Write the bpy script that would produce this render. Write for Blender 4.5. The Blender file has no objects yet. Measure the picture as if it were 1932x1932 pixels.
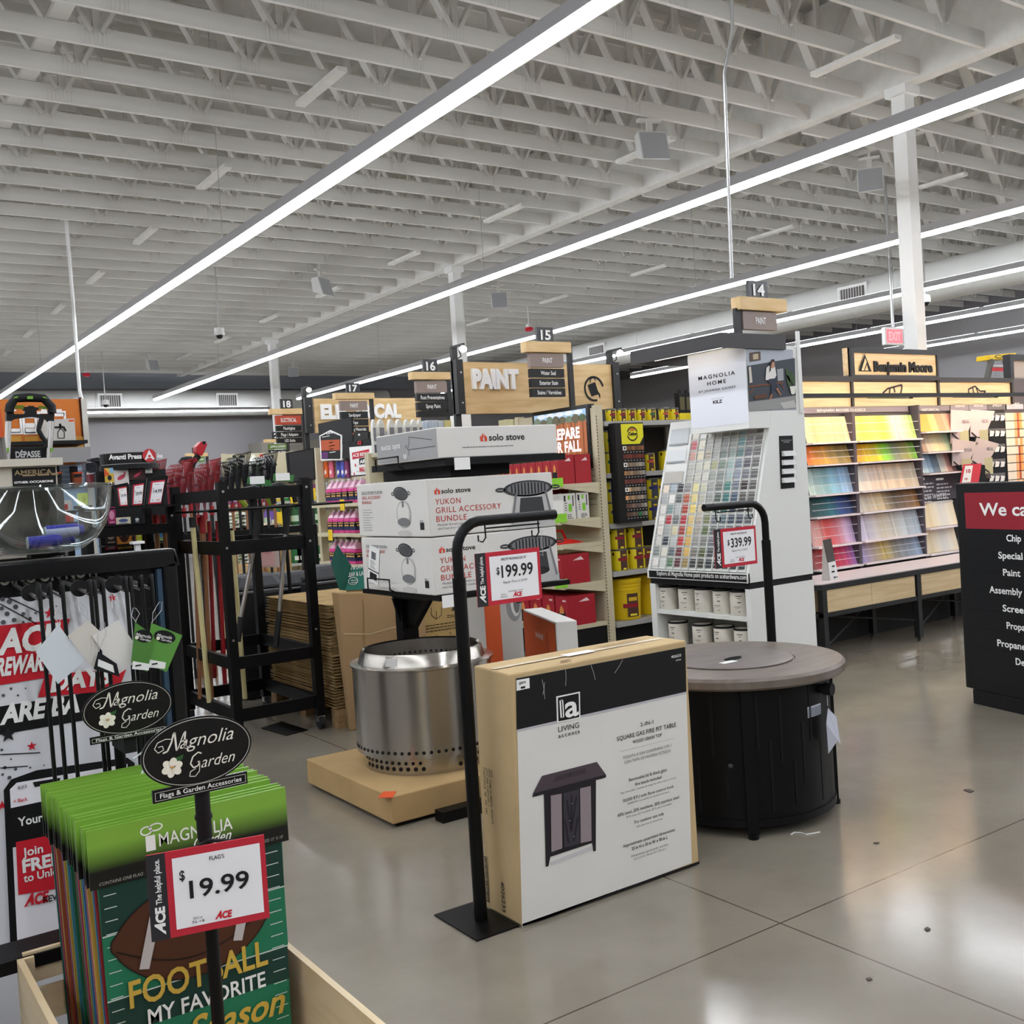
import bpy, bmesh, math, random
from mathutils import Vector, Matrix
random.seed(7)
SC = bpy.context.scene
COL = SC.collection
# ------------------------------------------------------------------ camera
FPX, YAW, PITCH, ROLL, EYE = 1969.17, .6005, -.0261, .0634, 1.5
_f = Vector((math.sin(YAW)*math.cos(PITCH), math.cos(YAW)*math.cos(PITCH), math.sin(PITCH)))
_r = Vector((math.cos(YAW), -math.sin(YAW), 0))
_d = _f.cross(_r)
CR = math.cos(ROLL)*_r + math.sin(ROLL)*_d
CD = -math.sin(ROLL)*_r + math.cos(ROLL)*_d
cam = bpy.data.objects.new('camera', bpy.data.cameras.new('camera'))
COL.objects.link(cam)
cam.data.sensor_width = 36
cam.data.lens = FPX/1932*36
cam.data.clip_start, cam.data.clip_end = .05, 200
U = -CD
cam.matrix_world = Matrix(((CR.x, U.x, -_f.x, 0), (CR.y, U.y, -_f.y, 0), (CR.z, U.z, -_f.z, EYE), (0, 0, 0, 1)))
SC.camera = cam
# ------------------------------------------------------------------ world, exposure
W = bpy.data.worlds.new('world'); SC.world = W; W.use_nodes = True
W.node_tree.nodes['Background'].inputs[0].default_value = (.8, .85, 1, 1)
W.node_tree.nodes['Background'].inputs[1].default_value = .3
SC.view_settings.view_transform = 'Standard'
SC.view_settings.look = 'None'
SC.view_settings.gamma = 1
SC.view_settings.use_curve_mapping = False
SC.view_settings.exposure = 0.12
SC.cycles.max_bounces = 8
SC.cycles.diffuse_bounces = 5
SC.cycles.glossy_bounces = 4
SC.cycles.transmission_bounces = 6
SC.cycles.transparent_max_bounces = 8
SC.cycles.sample_clamp_indirect = 6
SC.cycles.caustics_reflective = False
SC.cycles.caustics_refractive = False
LAMP, UP = 38.0, .27   # emission of the ceiling tubes, share for the strips added to brighten the roof
# ------------------------------------------------------------------ survey: a point of the photograph on a known plane of the store
CROP = {'A':(0,680,3.864),'B':(0,1000,3.45),'C':(0,1432,2.927),'D':(480,620,4.6),'E':(300,860,3.579),'F':(620,780,3.864),'G':(580,1080,3.579),
 'H':(840,1180,3.22),'I':(1180,520,5.367),'J':(1200,760,4.025),'K':(1480,600,4.274),'L':(1480,940,4.274),'M':(980,740,4.2),'N':(750,560,4.293),
 'O':(1260,1160,4.025),'Q':(0,730,8.782),'R':(200,820,8.782),'S':(400,880,7.431),'T':(590,860,8.05),'V':(0,0,1),'X':(1500,480,4.472),'a':(640,560,7.431),'b':(1080,760,8.782),'c':(1080,980,8.782),'e':(0,880,8.05),'h':(1772,700,7.43)}
def px(c, x, y): o = CROP[c]; return (o[0]+x/o[2], o[1]+y/o[2])
def ray(p): return _f + CR*((p[0]-966)/FPX) + CD*((p[1]-966)/FPX)
E0 = Vector((0, 0, EYE))
def on_z(p, z=0.): d = ray(p); return E0 + d*((z-EYE)/d.z)
def on_y(p, y): d = ray(p); return E0 + d*(y/d.y)
def on_x(p, x): d = ray(p); return E0 + d*(x/d.x)
def on_plane(p, o, n): d = ray(p); return E0 + d*((o-E0).dot(n)/d.dot(n))
# ------------------------------------------------------------------ materials
def lin(c):
    if isinstance(c, str): c = tuple(int(c[i:i+2], 16) for i in (0, 2, 4))
    return tuple(((v/255)/12.92 if v/255 <= .04045 else ((v/255+.055)/1.055)**2.4) for v in c)
_mats = {}
def mat(name, col, rough=.5, metal=0., spec=.5, emit=0., alpha=1., trans=0., noise=0., nscale=8., bump=0., stretch=None):
    if name in _mats: return _mats[name]
    m = bpy.data.materials.new(name); m.use_nodes = True
    nt = m.node_tree; b = nt.nodes['Principled BSDF']
    c = lin(col)+(1,)
    b.inputs['Base Color'].default_value = c
    b.inputs['Roughness'].default_value = rough
    b.inputs['Metallic'].default_value = metal
    b.inputs['Specular IOR Level'].default_value = spec
    if emit:
        b.inputs['Emission Color'].default_value = c; b.inputs['Emission Strength'].default_value = emit
    if trans: b.inputs['Transmission Weight'].default_value = trans
    if alpha < 1: b.inputs['Alpha'].default_value = alpha
    if noise or bump:
        tc = nt.nodes.new('ShaderNodeTexCoord'); mp = nt.nodes.new('ShaderNodeMapping'); nz = nt.nodes.new('ShaderNodeTexNoise')
        nt.links.new(tc.outputs['Object'], mp.inputs[0]); nt.links.new(mp.outputs[0], nz.inputs['Vector'])
        if stretch: mp.inputs['Scale'].default_value = stretch
        nz.inputs['Scale'].default_value = nscale; nz.inputs['Detail'].default_value = 5
        if noise:
            mx = nt.nodes.new('ShaderNodeMix'); mx.data_type = 'RGBA'; mx.blend_type = 'MULTIPLY'
            rp = nt.nodes.new('ShaderNodeMapRange')
            rp.inputs['From Min'].default_value = .3; rp.inputs['From Max'].default_value = .7
            rp.inputs['To Min'].default_value = 1-noise; rp.inputs['To Max'].default_value = 1.
            nt.links.new(nz.outputs[0], rp.inputs[0])
            mx.inputs[0].default_value = 1
            mx.inputs[6].default_value = c
            nt.links.new(rp.outputs[0], mx.inputs[7])
            nt.links.new(mx.outputs[2], b.inputs['Base Color'])
        if bump:
            bp = nt.nodes.new('ShaderNodeBump'); bp.inputs['Strength'].default_value = bump; bp.inputs['Distance'].default_value = .01
            nt.links.new(nz.outputs[0], bp.inputs['Height']); nt.links.new(bp.outputs[0], b.inputs['Normal'])
    _mats[name] = m
    return m
def flat(col, rough=.55, spec=.3):                                   # a plain printed or painted colour, by its hex code
    return mat('paint '+col, col, rough, spec=spec)
def wood(name, c1, c2, scale=3., stretch=(1, 12, 12), rough=.5):
    if name in _mats: return _mats[name]
    m = mat(name, c1, rough); nt = m.node_tree; b = nt.nodes['Principled BSDF']
    tc = nt.nodes.new('ShaderNodeTexCoord'); mp = nt.nodes.new('ShaderNodeMapping'); nz = nt.nodes.new('ShaderNodeTexNoise'); cr = nt.nodes.new('ShaderNodeValToRGB')
    mp.inputs['Scale'].default_value = stretch
    nz.inputs['Scale'].default_value = scale; nz.inputs['Detail'].default_value = 6; nz.inputs['Distortion'].default_value = .6
    nt.links.new(tc.outputs['Object'], mp.inputs[0]); nt.links.new(mp.outputs[0], nz.inputs['Vector']); nt.links.new(nz.outputs[0], cr.inputs[0])
    cr.color_ramp.elements[0].position = .32; cr.color_ramp.elements[0].color = lin(c2)+(1,)
    cr.color_ramp.elements[1].position = .62; cr.color_ramp.elements[1].color = lin(c1)+(1,)
    nt.links.new(cr.outputs[0], b.inputs['Base Color'])
    return m
def objcolor(name, rough=.5):                                        # colour taken from each card's own colour slot
    m = mat(name, 'ffffff', rough); nt = m.node_tree
    oi = nt.nodes.new('ShaderNodeObjectInfo'); nt.links.new(oi.outputs['Color'], nt.nodes['Principled BSDF'].inputs['Base Color'])
    return m
def clear(name, tint='f6f9f9', f=.22):                               # thin clear plastic: see-through with a gloss at grazing angles
    m = bpy.data.materials.new(name); m.use_nodes = True; nt = m.node_tree; nt.nodes.remove(nt.nodes['Principled BSDF'])
    a = nt.nodes.new('ShaderNodeBsdfTransparent'); a.inputs[0].default_value = lin(tint)+(1,); b = nt.nodes.new('ShaderNodeBsdfGlossy'); b.inputs['Roughness'].default_value = .05
    w0 = nt.nodes.new('ShaderNodeLayerWeight'); w0.inputs[0].default_value = f; w = nt.nodes.new('ShaderNodeMapRange'); w.inputs['To Min'].default_value = .04; w.inputs['To Max'].default_value = .5; nt.links.new(w0.outputs['Facing'], w.inputs[0]); x = nt.nodes.new('ShaderNodeMixShader')
    nt.links.new(w.outputs[0], x.inputs[0]); nt.links.new(a.outputs[0], x.inputs[1]); nt.links.new(b.outputs[0], x.inputs[2]); nt.links.new(x.outputs[0], nt.nodes['Material Output'].inputs['Surface'])
    return m
def lamp(name, col, s):
    return mat(name, col, .4, emit=s)
BLACK = mat('black powder coat', '060607', .45, spec=.22)
BLK = flat('0d0d0f'); MATTE = mat('matte black plastic', '101011', .6, spec=.3)
GLOSSY = mat('gloss black', '08080a', .25, spec=.5)
WHITE = flat('ecebe8'); PAPER = mat('white card', 'efefec', .6, spec=.3); INK = flat('1b1b1d'); GREYINK = flat('6d6d70'); LIGHTINK = flat('a8a8a8')
RED = flat('bb2433'); ACERED = flat('c8202f')
STEEL = mat('brushed stainless', 'b9b4ac', .24, 1., noise=.06, nscale=3, stretch=(1, 1, 60))
STEEL.node_tree.nodes['Principled BSDF'].inputs['Anisotropic Rotation'].default_value = .25
STEEL.node_tree.nodes['Principled BSDF'].inputs['Anisotropic'].default_value = .75
CHROME = mat('bright steel', 'cfcfcd', .2, 1.)
ALU = mat('satin aluminium', 'b9b6b2', .35, 1.)
KRAFT = mat('kraft cardboard', 'c2a97f', .8, spec=.2, noise=.12, nscale=4)
KRAFTD = mat('brown cardboard', 'b89a6c', .85, spec=.2, noise=.14, nscale=5)
TAN = mat('almond shelf enamel', 'c7bea2', .5, spec=.35)
WHITEBOX = mat('white carton board', 'dcdad5', .6, spec=.3, noise=.04, nscale=5)
ROOFPAINT = mat('painted timber', 'cdcbc5', .75, spec=.2, noise=.1, nscale=3, stretch=(.3, 3, 3))
PINE = wood('pale pine', 'dcc296', 'c9a878', 2, (2, 14, 14))
CEDAR = wood('knotty sign timber', 'dfc08d', 'c9a56d', 1.6, (1.2, 10, 10))
OAK = wood('pale oak laminate', 'd6bf97', 'c6ab80', 2.2, (1, 10, 16))
# ------------------------------------------------------------------ mesh builder
class MB:
    def __init__(s): s.v = []; s.f = []
    def add(s, vs, fs):
        n = len(s.v); s.v += [Vector(v) for v in vs]; s.f += [tuple(i+n for i in f) for f in fs]; return s
    def box(s, x0, y0, z0, x1, y1, z1):
        if x0 > x1: x0, x1 = x1, x0
        if y0 > y1: y0, y1 = y1, y0
        if z0 > z1: z0, z1 = z1, z0
        return s.add([(x0,y0,z0),(x1,y0,z0),(x1,y1,z0),(x0,y1,z0),(x0,y0,z1),(x1,y0,z1),(x1,y1,z1),(x0,y1,z1)],
                     [(0,3,2,1),(4,5,6,7),(0,1,5,4),(1,2,6,5),(2,3,7,6),(3,0,4,7)])
    def hexa(s, b, t):                                               # four bottom points, four top points (same order)
        return s.add(list(b)+list(t), [(0,3,2,1),(4,5,6,7),(0,1,5,4),(1,2,6,5),(2,3,7,6),(3,0,4,7)])
    def bar(s, p, q, w, h, up=(0, 0, 1)):
        p, q, up = Vector(p), Vector(q), Vector(up); d = (q-p).normalized()
        if abs(d.dot(up)) > .98: up = Vector((0, 1, 0)) if abs(d.y) < .9 else Vector((1, 0, 0))
        a = d.cross(up).normalized()*(w/2); b = a.cross(d).normalized()*(h/2)
        return s.hexa([p-a-b, p+a-b, p+a+b, p-a+b], [q-a-b, q+a-b, q+a+b, q-a+b])
    def cyl(s, p, q, r0, r1=None, n=20, caps=True):
        p, q = Vector(p), Vector(q); r1 = r0 if r1 is None else r1
        d = (q-p).normalized(); a = d.orthogonal().normalized(); b = d.cross(a)
        vs = []
        for c, r in ((p, r0), (q, r1)):
            for i in range(n):
                t = 2*math.pi*i/n; vs.append(c + a*(r*math.cos(t)) + b*(r*math.sin(t)))
        fs = [(i, (i+1) % n, n+(i+1) % n, n+i) for i in range(n)]
        if caps: fs += [tuple(reversed(range(n))), tuple(range(n, 2*n))]
        return s.add(vs, fs)
    def tube(s, pts, r, n=8, closed=False):
        pts = [Vector(p) for p in pts]; m = len(pts); vs = []; a = None
        for i, p in enumerate(pts):
            if closed: d = pts[(i+1) % m]-pts[i-1]
            else: d = pts[min(i+1, m-1)]-pts[max(i-1, 0)]
            d.normalize()
            if a is None: a = d.orthogonal().normalized()
            a = (a-d*a.dot(d)).normalized(); b = d.cross(a)
            for k in range(n):
                t = 2*math.pi*k/n; vs.append(p + a*(r*math.cos(t)) + b*(r*math.sin(t)))
        fs = []
        for i in range(m if closed else m-1):
            j = (i+1) % m
            fs += [(i*n+k, i*n+(k+1) % n, j*n+(k+1) % n, j*n+k) for k in range(n)]
        if not closed: fs += [tuple(reversed(range(n))), tuple(range((m-1)*n, m*n))]
        return s.add(vs, fs)
    def lathe(s, prof, c=(0, 0, 0), n=32, caps=True):                # (radius, height) profile about a vertical axis
        c = Vector(c); vs = []; m = len(prof)
        for r, z in prof:
            for i in range(n):
                t = 2*math.pi*i/n; vs.append(c+Vector((r*math.cos(t), r*math.sin(t), z)))
        fs = []
        for j in range(m-1):
            fs += [(j*n+i, j*n+(i+1) % n, (j+1)*n+(i+1) % n, (j+1)*n+i) for i in range(n)]
        if caps: fs += [tuple(reversed(range(n))), tuple(range((m-1)*n, m*n))]
        return s.add(vs, fs)
    def poly(s, pts): return s.add(pts, [tuple(range(len(pts)))])
    def prism(s, pts, off):
        pts = [Vector(p) for p in pts]; off = Vector(off); n = len(pts)
        return s.add(pts+[p+off for p in pts], [tuple(reversed(range(n))), tuple(range(n, 2*n))]+[(i, (i+1) % n, n+(i+1) % n, n+i) for i in range(n)])
    def ball(s, c, rx, ry=None, rz=None, n=16, m=10):
        ry = ry or rx; rz = rz or rx; c = Vector(c); vs = []; fs = []
        for j in range(m+1):
            a = math.pi*j/m
            for i in range(n):
                t = 2*math.pi*i/n; vs.append(c+Vector((rx*math.sin(a)*math.cos(t), ry*math.sin(a)*math.sin(t), -rz*math.cos(a))))
        for j in range(m): fs += [(j*n+i, j*n+(i+1) % n, (j+1)*n+(i+1) % n, (j+1)*n+i) for i in range(n)]
        return s.add(vs, fs)
    def turn(s, m, start=0):
        for i in range(start, len(s.v)): s.v[i] = m @ s.v[i]
        return s
    def obj(s, name, m, parent=None, at=None, bevel=0., smooth=False, local=False):
        """ONE mesh object. Points are world points; under a parent (or with at=) they are stored relative to its base."""
        base = Vector((0, 0, 0))
        if not local:
            if parent is not None: base = world_base(parent)
            elif at is not None: base = Vector(at)
        me = bpy.data.meshes.new(name)
        me.from_pydata([v-base for v in s.v], [], s.f); me.update()
        bm = bmesh.new(); bm.from_mesh(me); bmesh.ops.remove_doubles(bm, verts=bm.verts, dist=1e-6)
        bmesh.ops.recalc_face_normals(bm, faces=bm.faces); bm.to_mesh(me); bm.free()
        me.materials.append(m)
        o = bpy.data.objects.new(name, me); COL.objects.link(o)
        if parent is not None: o.parent = parent
        elif at is not None: o.location = at
        if smooth:
            for p in me.polygons: p.use_smooth = True
            try: me.set_sharp_from_angle(angle=math.radians(38))
            except Exception: pass
        if bevel:
            md = o.modifiers.new('soft edge', 'BEVEL'); md.width = bevel; md.segments = 2; md.limit_method = 'ANGLE'
        return o
def world_base(o):
    b = Vector((0, 0, 0))
    while o is not None: b += Vector(o.location); o = o.parent
    return b
_labels = {}
def tag(o, label, cat, group=None, kind=None):
    o['label'] = label; o['category'] = cat
    if group: o['group'] = group
    if kind: o['kind'] = kind
    return o
def thing(name, label, cat, at=(0, 0, 0), rz=0., group=None):
    o = bpy.data.objects.new(name, None); COL.objects.link(o); o.empty_display_size = .1
    o.location = at; o.rotation_euler = (0, 0, rz)
    return tag(o, label, cat, group)
def struct(o, label=None):
    o['kind'] = 'structure'
    if label: o['label'] = label
    return o
def dup(root, loc, rz=None, label=None, group=None, color=None):
    r = root.copy(); COL.objects.link(r); r.location = loc
    if rz is not None: r.rotation_euler = (0, 0, rz)
    if label: r['label'] = label
    if group: r['group'] = group
    if color: r.color = color
    for ch in list(root.children):
        c = ch.copy(); COL.objects.link(c); c.parent = r
        if color: c.color = color
        for g in list(ch.children):
            d = g.copy(); COL.objects.link(d); d.parent = c
    return r
def relabel(o, label): o['label'] = label; return o
# ------------------------------------------------------------------ flat printed matter on a plane
_text = []
class Gfx:
    """Print, lettering and labels on one face of a thing. o = a point of the face, u = its reading direction, v = up."""
    def __init__(s, parent, o, u, v=(0, 0, 1), lift=.0015):
        s.p = parent; s.o = Vector(o); s.u = Vector(u).normalized(); s.v = Vector(v).normalized(); s.n = s.u.cross(s.v); s.l = lift; s.acc = {}
        s.k = 0
    def uv(s, p):
        q = on_plane(p, s.o, s.n)-s.o; return (q.dot(s.u), q.dot(s.v))
    def w(s, a, b, lift=None): return s.o + s.u*a + s.v*b + s.n*(s.l if lift is None else lift)
    def _m(s, name, m): return s.acc.setdefault((name, m.name), (MB(), m))[0]
    def poly(s, name, m, pts, k=1): s._m(name, m).poly([s.w(a, b, s.l*k) for a, b in pts]); return s
    def rect(s, name, m, a0, b0, a1, b1, k=1): return s.poly(name, m, [(a0, b0), (a1, b0), (a1, b1), (a0, b1)], k)
    def frame(s, name, m, a0, b0, a1, b1, t, k=1):
        s.rect(name, m, a0, b0, a1, b0+t, k); s.rect(name, m, a0, b1-t, a1, b1, k)
        s.rect(name, m, a0, b0+t, a0+t, b1-t, k); return s.rect(name, m, a1-t, b0+t, a1, b1-t, k)
    def ell(s, name, m, a, b, ra, rb, k=1, n=28, rot=0.):
        c, q = math.cos(rot), math.sin(rot); pts = []
        for i in range(n):
            t = 2*math.pi*i/n; x, y = ra*math.cos(t), rb*math.sin(t); pts.append((a+x*c-y*q, b+x*q+y*c))
        return s.poly(name, m, pts, k)
    def line(s, name, m, pts, t, k=1):
        for (a, b), (c, d) in zip(pts, pts[1:]):
            L = math.hypot(c-a, d-b) or 1; nx, ny = -(d-b)/L*t/2, (c-a)/L*t/2
            s.poly(name, m, [(a-nx, b-ny), (c-nx, d-ny), (c+nx, d+ny), (a+nx, b+ny)], k)
        return s
    def ring(s, name, m, a, b, ra, rb, t, k=1, n=36, t0=0., t1=6.2832):
        mb = s._m(name, m)
        for i in range(n):
            p, q = t0+(t1-t0)*i/n, t0+(t1-t0)*(i+1)/n
            mb.poly([s.w(a+x*math.cos(y), b+z*math.sin(y), s.l*k) for x, z, y in ((ra, rb, p), (ra, rb, q), (ra-t, rb-t, q), (ra-t, rb-t, p))])
        return s
    def pp(s, name, m, pts, k=1): return s.poly(name, m, [s.uv(p) for p in pts], k)
    def pr(s, name, m, p0, p1, k=1):                                 # rectangle from two opposite photo points
        (a0, b0), (a1, b1) = s.uv(p0), s.uv(p1)
        return s.rect(name, m, min(a0, a1), min(b0, b1), max(a0, a1), max(b0, b1), k)
    def text(s, m, t, a0, b0, width, cap, bold=0., shear=0., k=2, name='lettering', rot=0., depth=0., mid=False, sp=1.):
        _text.append((s, m, t, a0, b0, width, cap, bold, shear, k, name, rot, depth, mid, sp)); return s
    def tp(s, m, t, p0, p1, hpx, bold=0., shear=0., k=2, name='lettering', depth=0., sp=1.):
        (a0, b0), (a1, b1) = s.uv(p0), s.uv(p1); (c0, d0) = s.uv((p0[0], p0[1]-hpx))
        return s.text(m, t, a0, b0, abs(a1-a0), abs(d0-b0), bold, shear, k, name, math.atan2(b1-b0, a1-a0) if abs(b1-b0) > .15*abs(a1-a0) else 0., depth, False, sp)
    def fine(s, m, a0, b0, width, cap, lines, gap, k=2, name='small_print', seed=1, mid=False):
        rnd = random.Random(seed)                                    # rows of unreadably small print
        for i in range(lines):
            y = b0-i*gap; L = width*(.6+.4*rnd.random()); x = a0+(width-L)/2 if mid else a0; e = x+L
            while x < e-1e-6:
                wd = min(cap*(1.5+3*rnd.random()), e-x); s.rect(name, m, x, y, x+wd, y+cap*.75, k); x += wd+cap*.6
        return s
    def done(s):
        for (name, _), (mb, m) in s.acc.items(): mb.obj(name, m, s.p)
        s.acc = {}
_gfx = []
def G(parent, o, u, v=(0, 0, 1), lift=.0015):
    g = Gfx(parent, o, u, v, lift); _gfx.append(g); return g
def finish_print():
    cache = {}
    for r in _text:
        key = (r[2], r[7], r[14])
        if key not in cache:
            cu = bpy.data.curves.new('t', 'FONT'); cu.body = r[2]; cu.size = 1; cu.offset = r[7]; cu.resolution_u = 3; cu.space_character = r[14]
            ob = bpy.data.objects.new('t', cu); COL.objects.link(ob); cache[key] = ob
    cu = bpy.data.curves.new('t', 'FONT'); cu.body = 'H'; cu.size = 1; hob = bpy.data.objects.new('t', cu); COL.objects.link(hob)
    bpy.context.view_layer.update(); dg = bpy.context.evaluated_depsgraph_get()
    def mesh(ob):
        me = bpy.data.meshes.new_from_object(ob.evaluated_get(dg)); vs = [v.co.copy() for v in me.vertices]; fs = [tuple(p.vertices) for p in me.polygons]
        bpy.data.meshes.remove(me); return vs, fs
    H = max(v.y for v in mesh(hob)[0])
    geo = {k: mesh(o) for k, o in cache.items()}
    for g, m, t, a0, b0, width, cap, bold, shear, k, name, rot, depth, mid, sp in _text:
        vs, fs = geo[(t, bold, sp)]
        if not vs: continue
        x0 = min(v.x for v in vs); x1 = max(v.x for v in vs); sy = cap/H; sx = (width/(x1-x0)) if width else sy
        if mid: a0 = a0-sx*(x1-x0)/2
        c, q = math.cos(rot), math.sin(rot)
        def tr(v, lift):
            X = (v.x-x0)*sx+shear*v.y*sy; Y = v.y*sy
            return g.w(a0+X*c-Y*q, b0+X*q+Y*c, lift)
        mb = g._m(name, m)
        if depth:
            n = len(vs); ed = {}
            for f in fs:
                for a, b in zip(f, f[1:]+f[:1]): ed[(a, b)] = 1
            mb.add([tr(v, depth) for v in vs]+[tr(v, 0) for v in vs], list(fs)+[(a, n+a, n+b, b) for (a, b) in ed if (b, a) not in ed])
        else: mb.add([tr(v, g.l*k) for v in vs], fs)
    for o in list(cache.values())+[hob]:
        c = o.data; bpy.data.objects.remove(o); bpy.data.curves.remove(c)
    for g in _gfx: g.done()
# ================================================================== the room
def floor_mat():
    m = mat('polished concrete', '9c978c', .22, spec=.62); nt = m.node_tree; N = nt.nodes; L = nt.links; b = N['Principled BSDF']
    tc = N.new('ShaderNodeTexCoord'); sp = N.new('ShaderNodeSeparateXYZ'); L.new(tc.outputs['Object'], sp.inputs[0])
    def near(out, off, period):
        a = N.new('ShaderNodeMath'); a.operation = 'ADD'; a.inputs[1].default_value = -off+period/2+period*20; L.new(out, a.inputs[0])
        q = N.new('ShaderNodeMath'); q.operation = 'MODULO'; q.inputs[1].default_value = period; L.new(a.outputs[0], q.inputs[0])
        c = N.new('ShaderNodeMath'); c.operation = 'SUBTRACT'; c.inputs[1].default_value = period/2; L.new(q.outputs[0], c.inputs[0])
        d = N.new('ShaderNodeMath'); d.operation = 'ABSOLUTE'; L.new(c.outputs[0], d.inputs[0]); return d
    dm = N.new('ShaderNodeMath'); dm.operation = 'MINIMUM'
    L.new(near(sp.outputs['X'], 2.583, 4.6).outputs[0], dm.inputs[0]); L.new(near(sp.outputs['Y'], 2.36, 4.6).outputs[0], dm.inputs[1])
    lt = N.new('ShaderNodeMath'); lt.operation = 'LESS_THAN'; lt.inputs[1].default_value = .0032; L.new(dm.outputs[0], lt.inputs[0])
    n1 = N.new('ShaderNodeTexNoise'); n1.inputs['Scale'].default_value = 1.1; n1.inputs['Detail'].default_value = 7; n1.inputs['Roughness'].default_value = .65
    L.new(tc.outputs['Object'], n1.inputs['Vector'])
    cr = N.new('ShaderNodeValToRGB'); L.new(n1.outputs[0], cr.inputs[0])
    cr.color_ramp.elements[0].position = .3; cr.color_ramp.elements[0].color = lin('7a7367')+(1,)
    cr.color_ramp.elements[1].position = .7; cr.color_ramp.elements[1].color = lin('8f887a')+(1,)
    mx = N.new('ShaderNodeMix'); mx.data_type = 'RGBA'; L.new(lt.outputs[0], mx.inputs[0]); L.new(cr.outputs[0], mx.inputs[6]); mx.inputs[7].default_value = lin('4f463e')+(1,)
    L.new(mx.outputs[2], b.inputs['Base Color'])
    n2 = N.new('ShaderNodeTexNoise'); n2.inputs['Scale'].default_value = 2.3; n2.inputs['Detail'].default_value = 4; L.new(tc.outputs['Object'], n2.inputs['Vector'])
    mr = N.new('ShaderNodeMapRange'); mr.inputs['To Min'].default_value = .1; mr.inputs['To Max'].default_value = .21; L.new(n2.outputs[0], mr.inputs[0]); L.new(mr.outputs[0], b.inputs['Roughness'])
    return m
WALLGREY = mat('grey wall paint', 'a9a7a9', .8, spec=.2, noise=.04, nscale=.7)
WALLDARK = mat('dark grey upper wall', '716f72', .8, spec=.2, noise=.04, nscale=.7)
X0, X1, Y0, Y1, ZT = -14., 24., -12., 30., 6.27
struct(MB().box(X0, Y0, -.1, X1, Y1, 0).obj('floor', floor_mat()))
struct(MB().box(X0, Y0, ZT, X1, Y1, ZT+.1).obj('ceiling', mat('white roof deck', 'bdbbb6', .85, spec=.1, noise=.12, nscale=1.5)))
struct(MB().box(X0, Y1, 0, X1, Y1+.1, ZT).obj('wall_back', WALLGREY))
struct(MB().box(X1, Y0, 0, X1+.1, Y1, ZT).obj('wall_right', WALLGREY))
struct(MB().box(X0-.1, Y0, 0, X0, Y1, ZT).obj('wall_left', WALLGREY))
struct(MB().box(X0, Y0-.1, 0, X1, Y0, ZT).obj('wall_front', WALLGREY))
struct(MB().box(X1-.04, Y0, 4.9, X1, Y1, ZT).box(X0, Y1-.04, 4.9, X1-.05, Y1, ZT).obj('trim_1', WALLDARK))  # darker grey along the top of the right and back walls
struct(MB().box(11.2, 28.9, 0, 15.5, Y1-.05, 3.2).obj('wall_block', mat('beige partition', '9a958c', .8)))
# girder on its columns
ZC = 5.116
struct(MB().box(9.0, Y0+.1, 5.09, 9.149, Y1-.1, 6.2).obj('trim_girder', ROOFPAINT))
COLM = mat('white steel column', 'd9d9d6', .45, noise=.03, nscale=2)
for i, y in enumerate((-2.0, 6.06, 14.4, 22.3)):
    c = MB().box(9.0, y, 0, 9.148, y+.148, 5.089)
    if i: c.box(8.96, y-.04, 5.0, 9.19, y+.19, 5.088)
    if y > 10: c.tube([(9.175, y+.03, 0.02), (9.175, y+.03, 5.07)], .012, 8)
    struct(c.obj('column', COLM))
def truss(xa, xb):
    b = MB(); t = .038
    b.box(xa, 0, 0, xb, t, .145); b.box(xa, 0, 1.0, xb, t, 1.1)
    n = max(1, round((xb-xa)/.62)); w = (xb-xa)/n
    for i in range(n):
        x = xa+w*i
        b.bar((x+.04, t/2, .1), (x+w-.04, t/2, 1.04), .03, .09, (0, 1, 0)) if i % 2 == 0 else b.bar((x+.04, t/2, 1.04), (x+w-.04, t/2, .1), .03, .09, (0, 1, 0))
        if i % 2 == 0: b.box(x+w*.02-.03, .003, .08, x+w*.02+.03, t-.003, 1.02)
        if i % 2 == 0 and i:                                         # ridged nail plates
            for k in range(7): b.box(x-.11+k*.032, -.003, -.002, x-.098+k*.032, .002, .16)
    return b
ta = truss(X0+.05, 8.998); tb = truss(9.29, X1-.3)
tm = ta.obj('roof_truss', ROOFPAINT); struct(tm); tm.location = (0, 1.1, ZC)
tn = tb.obj('roof_truss', ROOFPAINT); struct(tn); tn.location = (0, .9, ZC)
k = 0
for i in range(-4, 45):
    ya = 5.23+.65*(i-6); yb = ya+.32
    for src, y in ((tm, ya), (tn, yb)):
        if y < -.5 or y > 29.7: continue
        if i == -4: continue
        o = src.copy(); COL.objects.link(o); o.location = (0, y, ZC); k += 1
bpy.data.objects.remove(tm); bpy.data.objects.remove(tn)
for X, ys in ((3.8, (2.7, 5.35, 7.95, 10.6, 13.2, 15.8, 18.4, 21., 23.6)), (7.5, (2.9, 5.5, 8.1, 10.7, 13.3, 15.9, 18.5, 21.1, 23.7)), (.6, (8.1, 10.7, 13.3, 15.9, 18.5, 21.1)),
              (11.8, (2.4, 5., 7.6, 10.2, 12.8, 15.4, 18.)), (14.2, (4.4, 7., 9.6, 12.2, 14.8)), (19.5, (8., 10.6, 13.2, 15.8))):
    X *= 1.065
    for y in ys:
        y *= 1.065
        struct(MB().box(X-.045, y-.45, ZC-.045, X+.045, y+.45, ZC-.005).obj('roof_brace', ROOFPAINT))
for X in (1.9, 5.6, 11., 16.5, 20.8):
    struct(MB().box(X-.07, Y0+.2, ZC+.15, X+.07, Y1-.2, ZC+.19).obj('roof_runner', ROOFPAINT))
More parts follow.
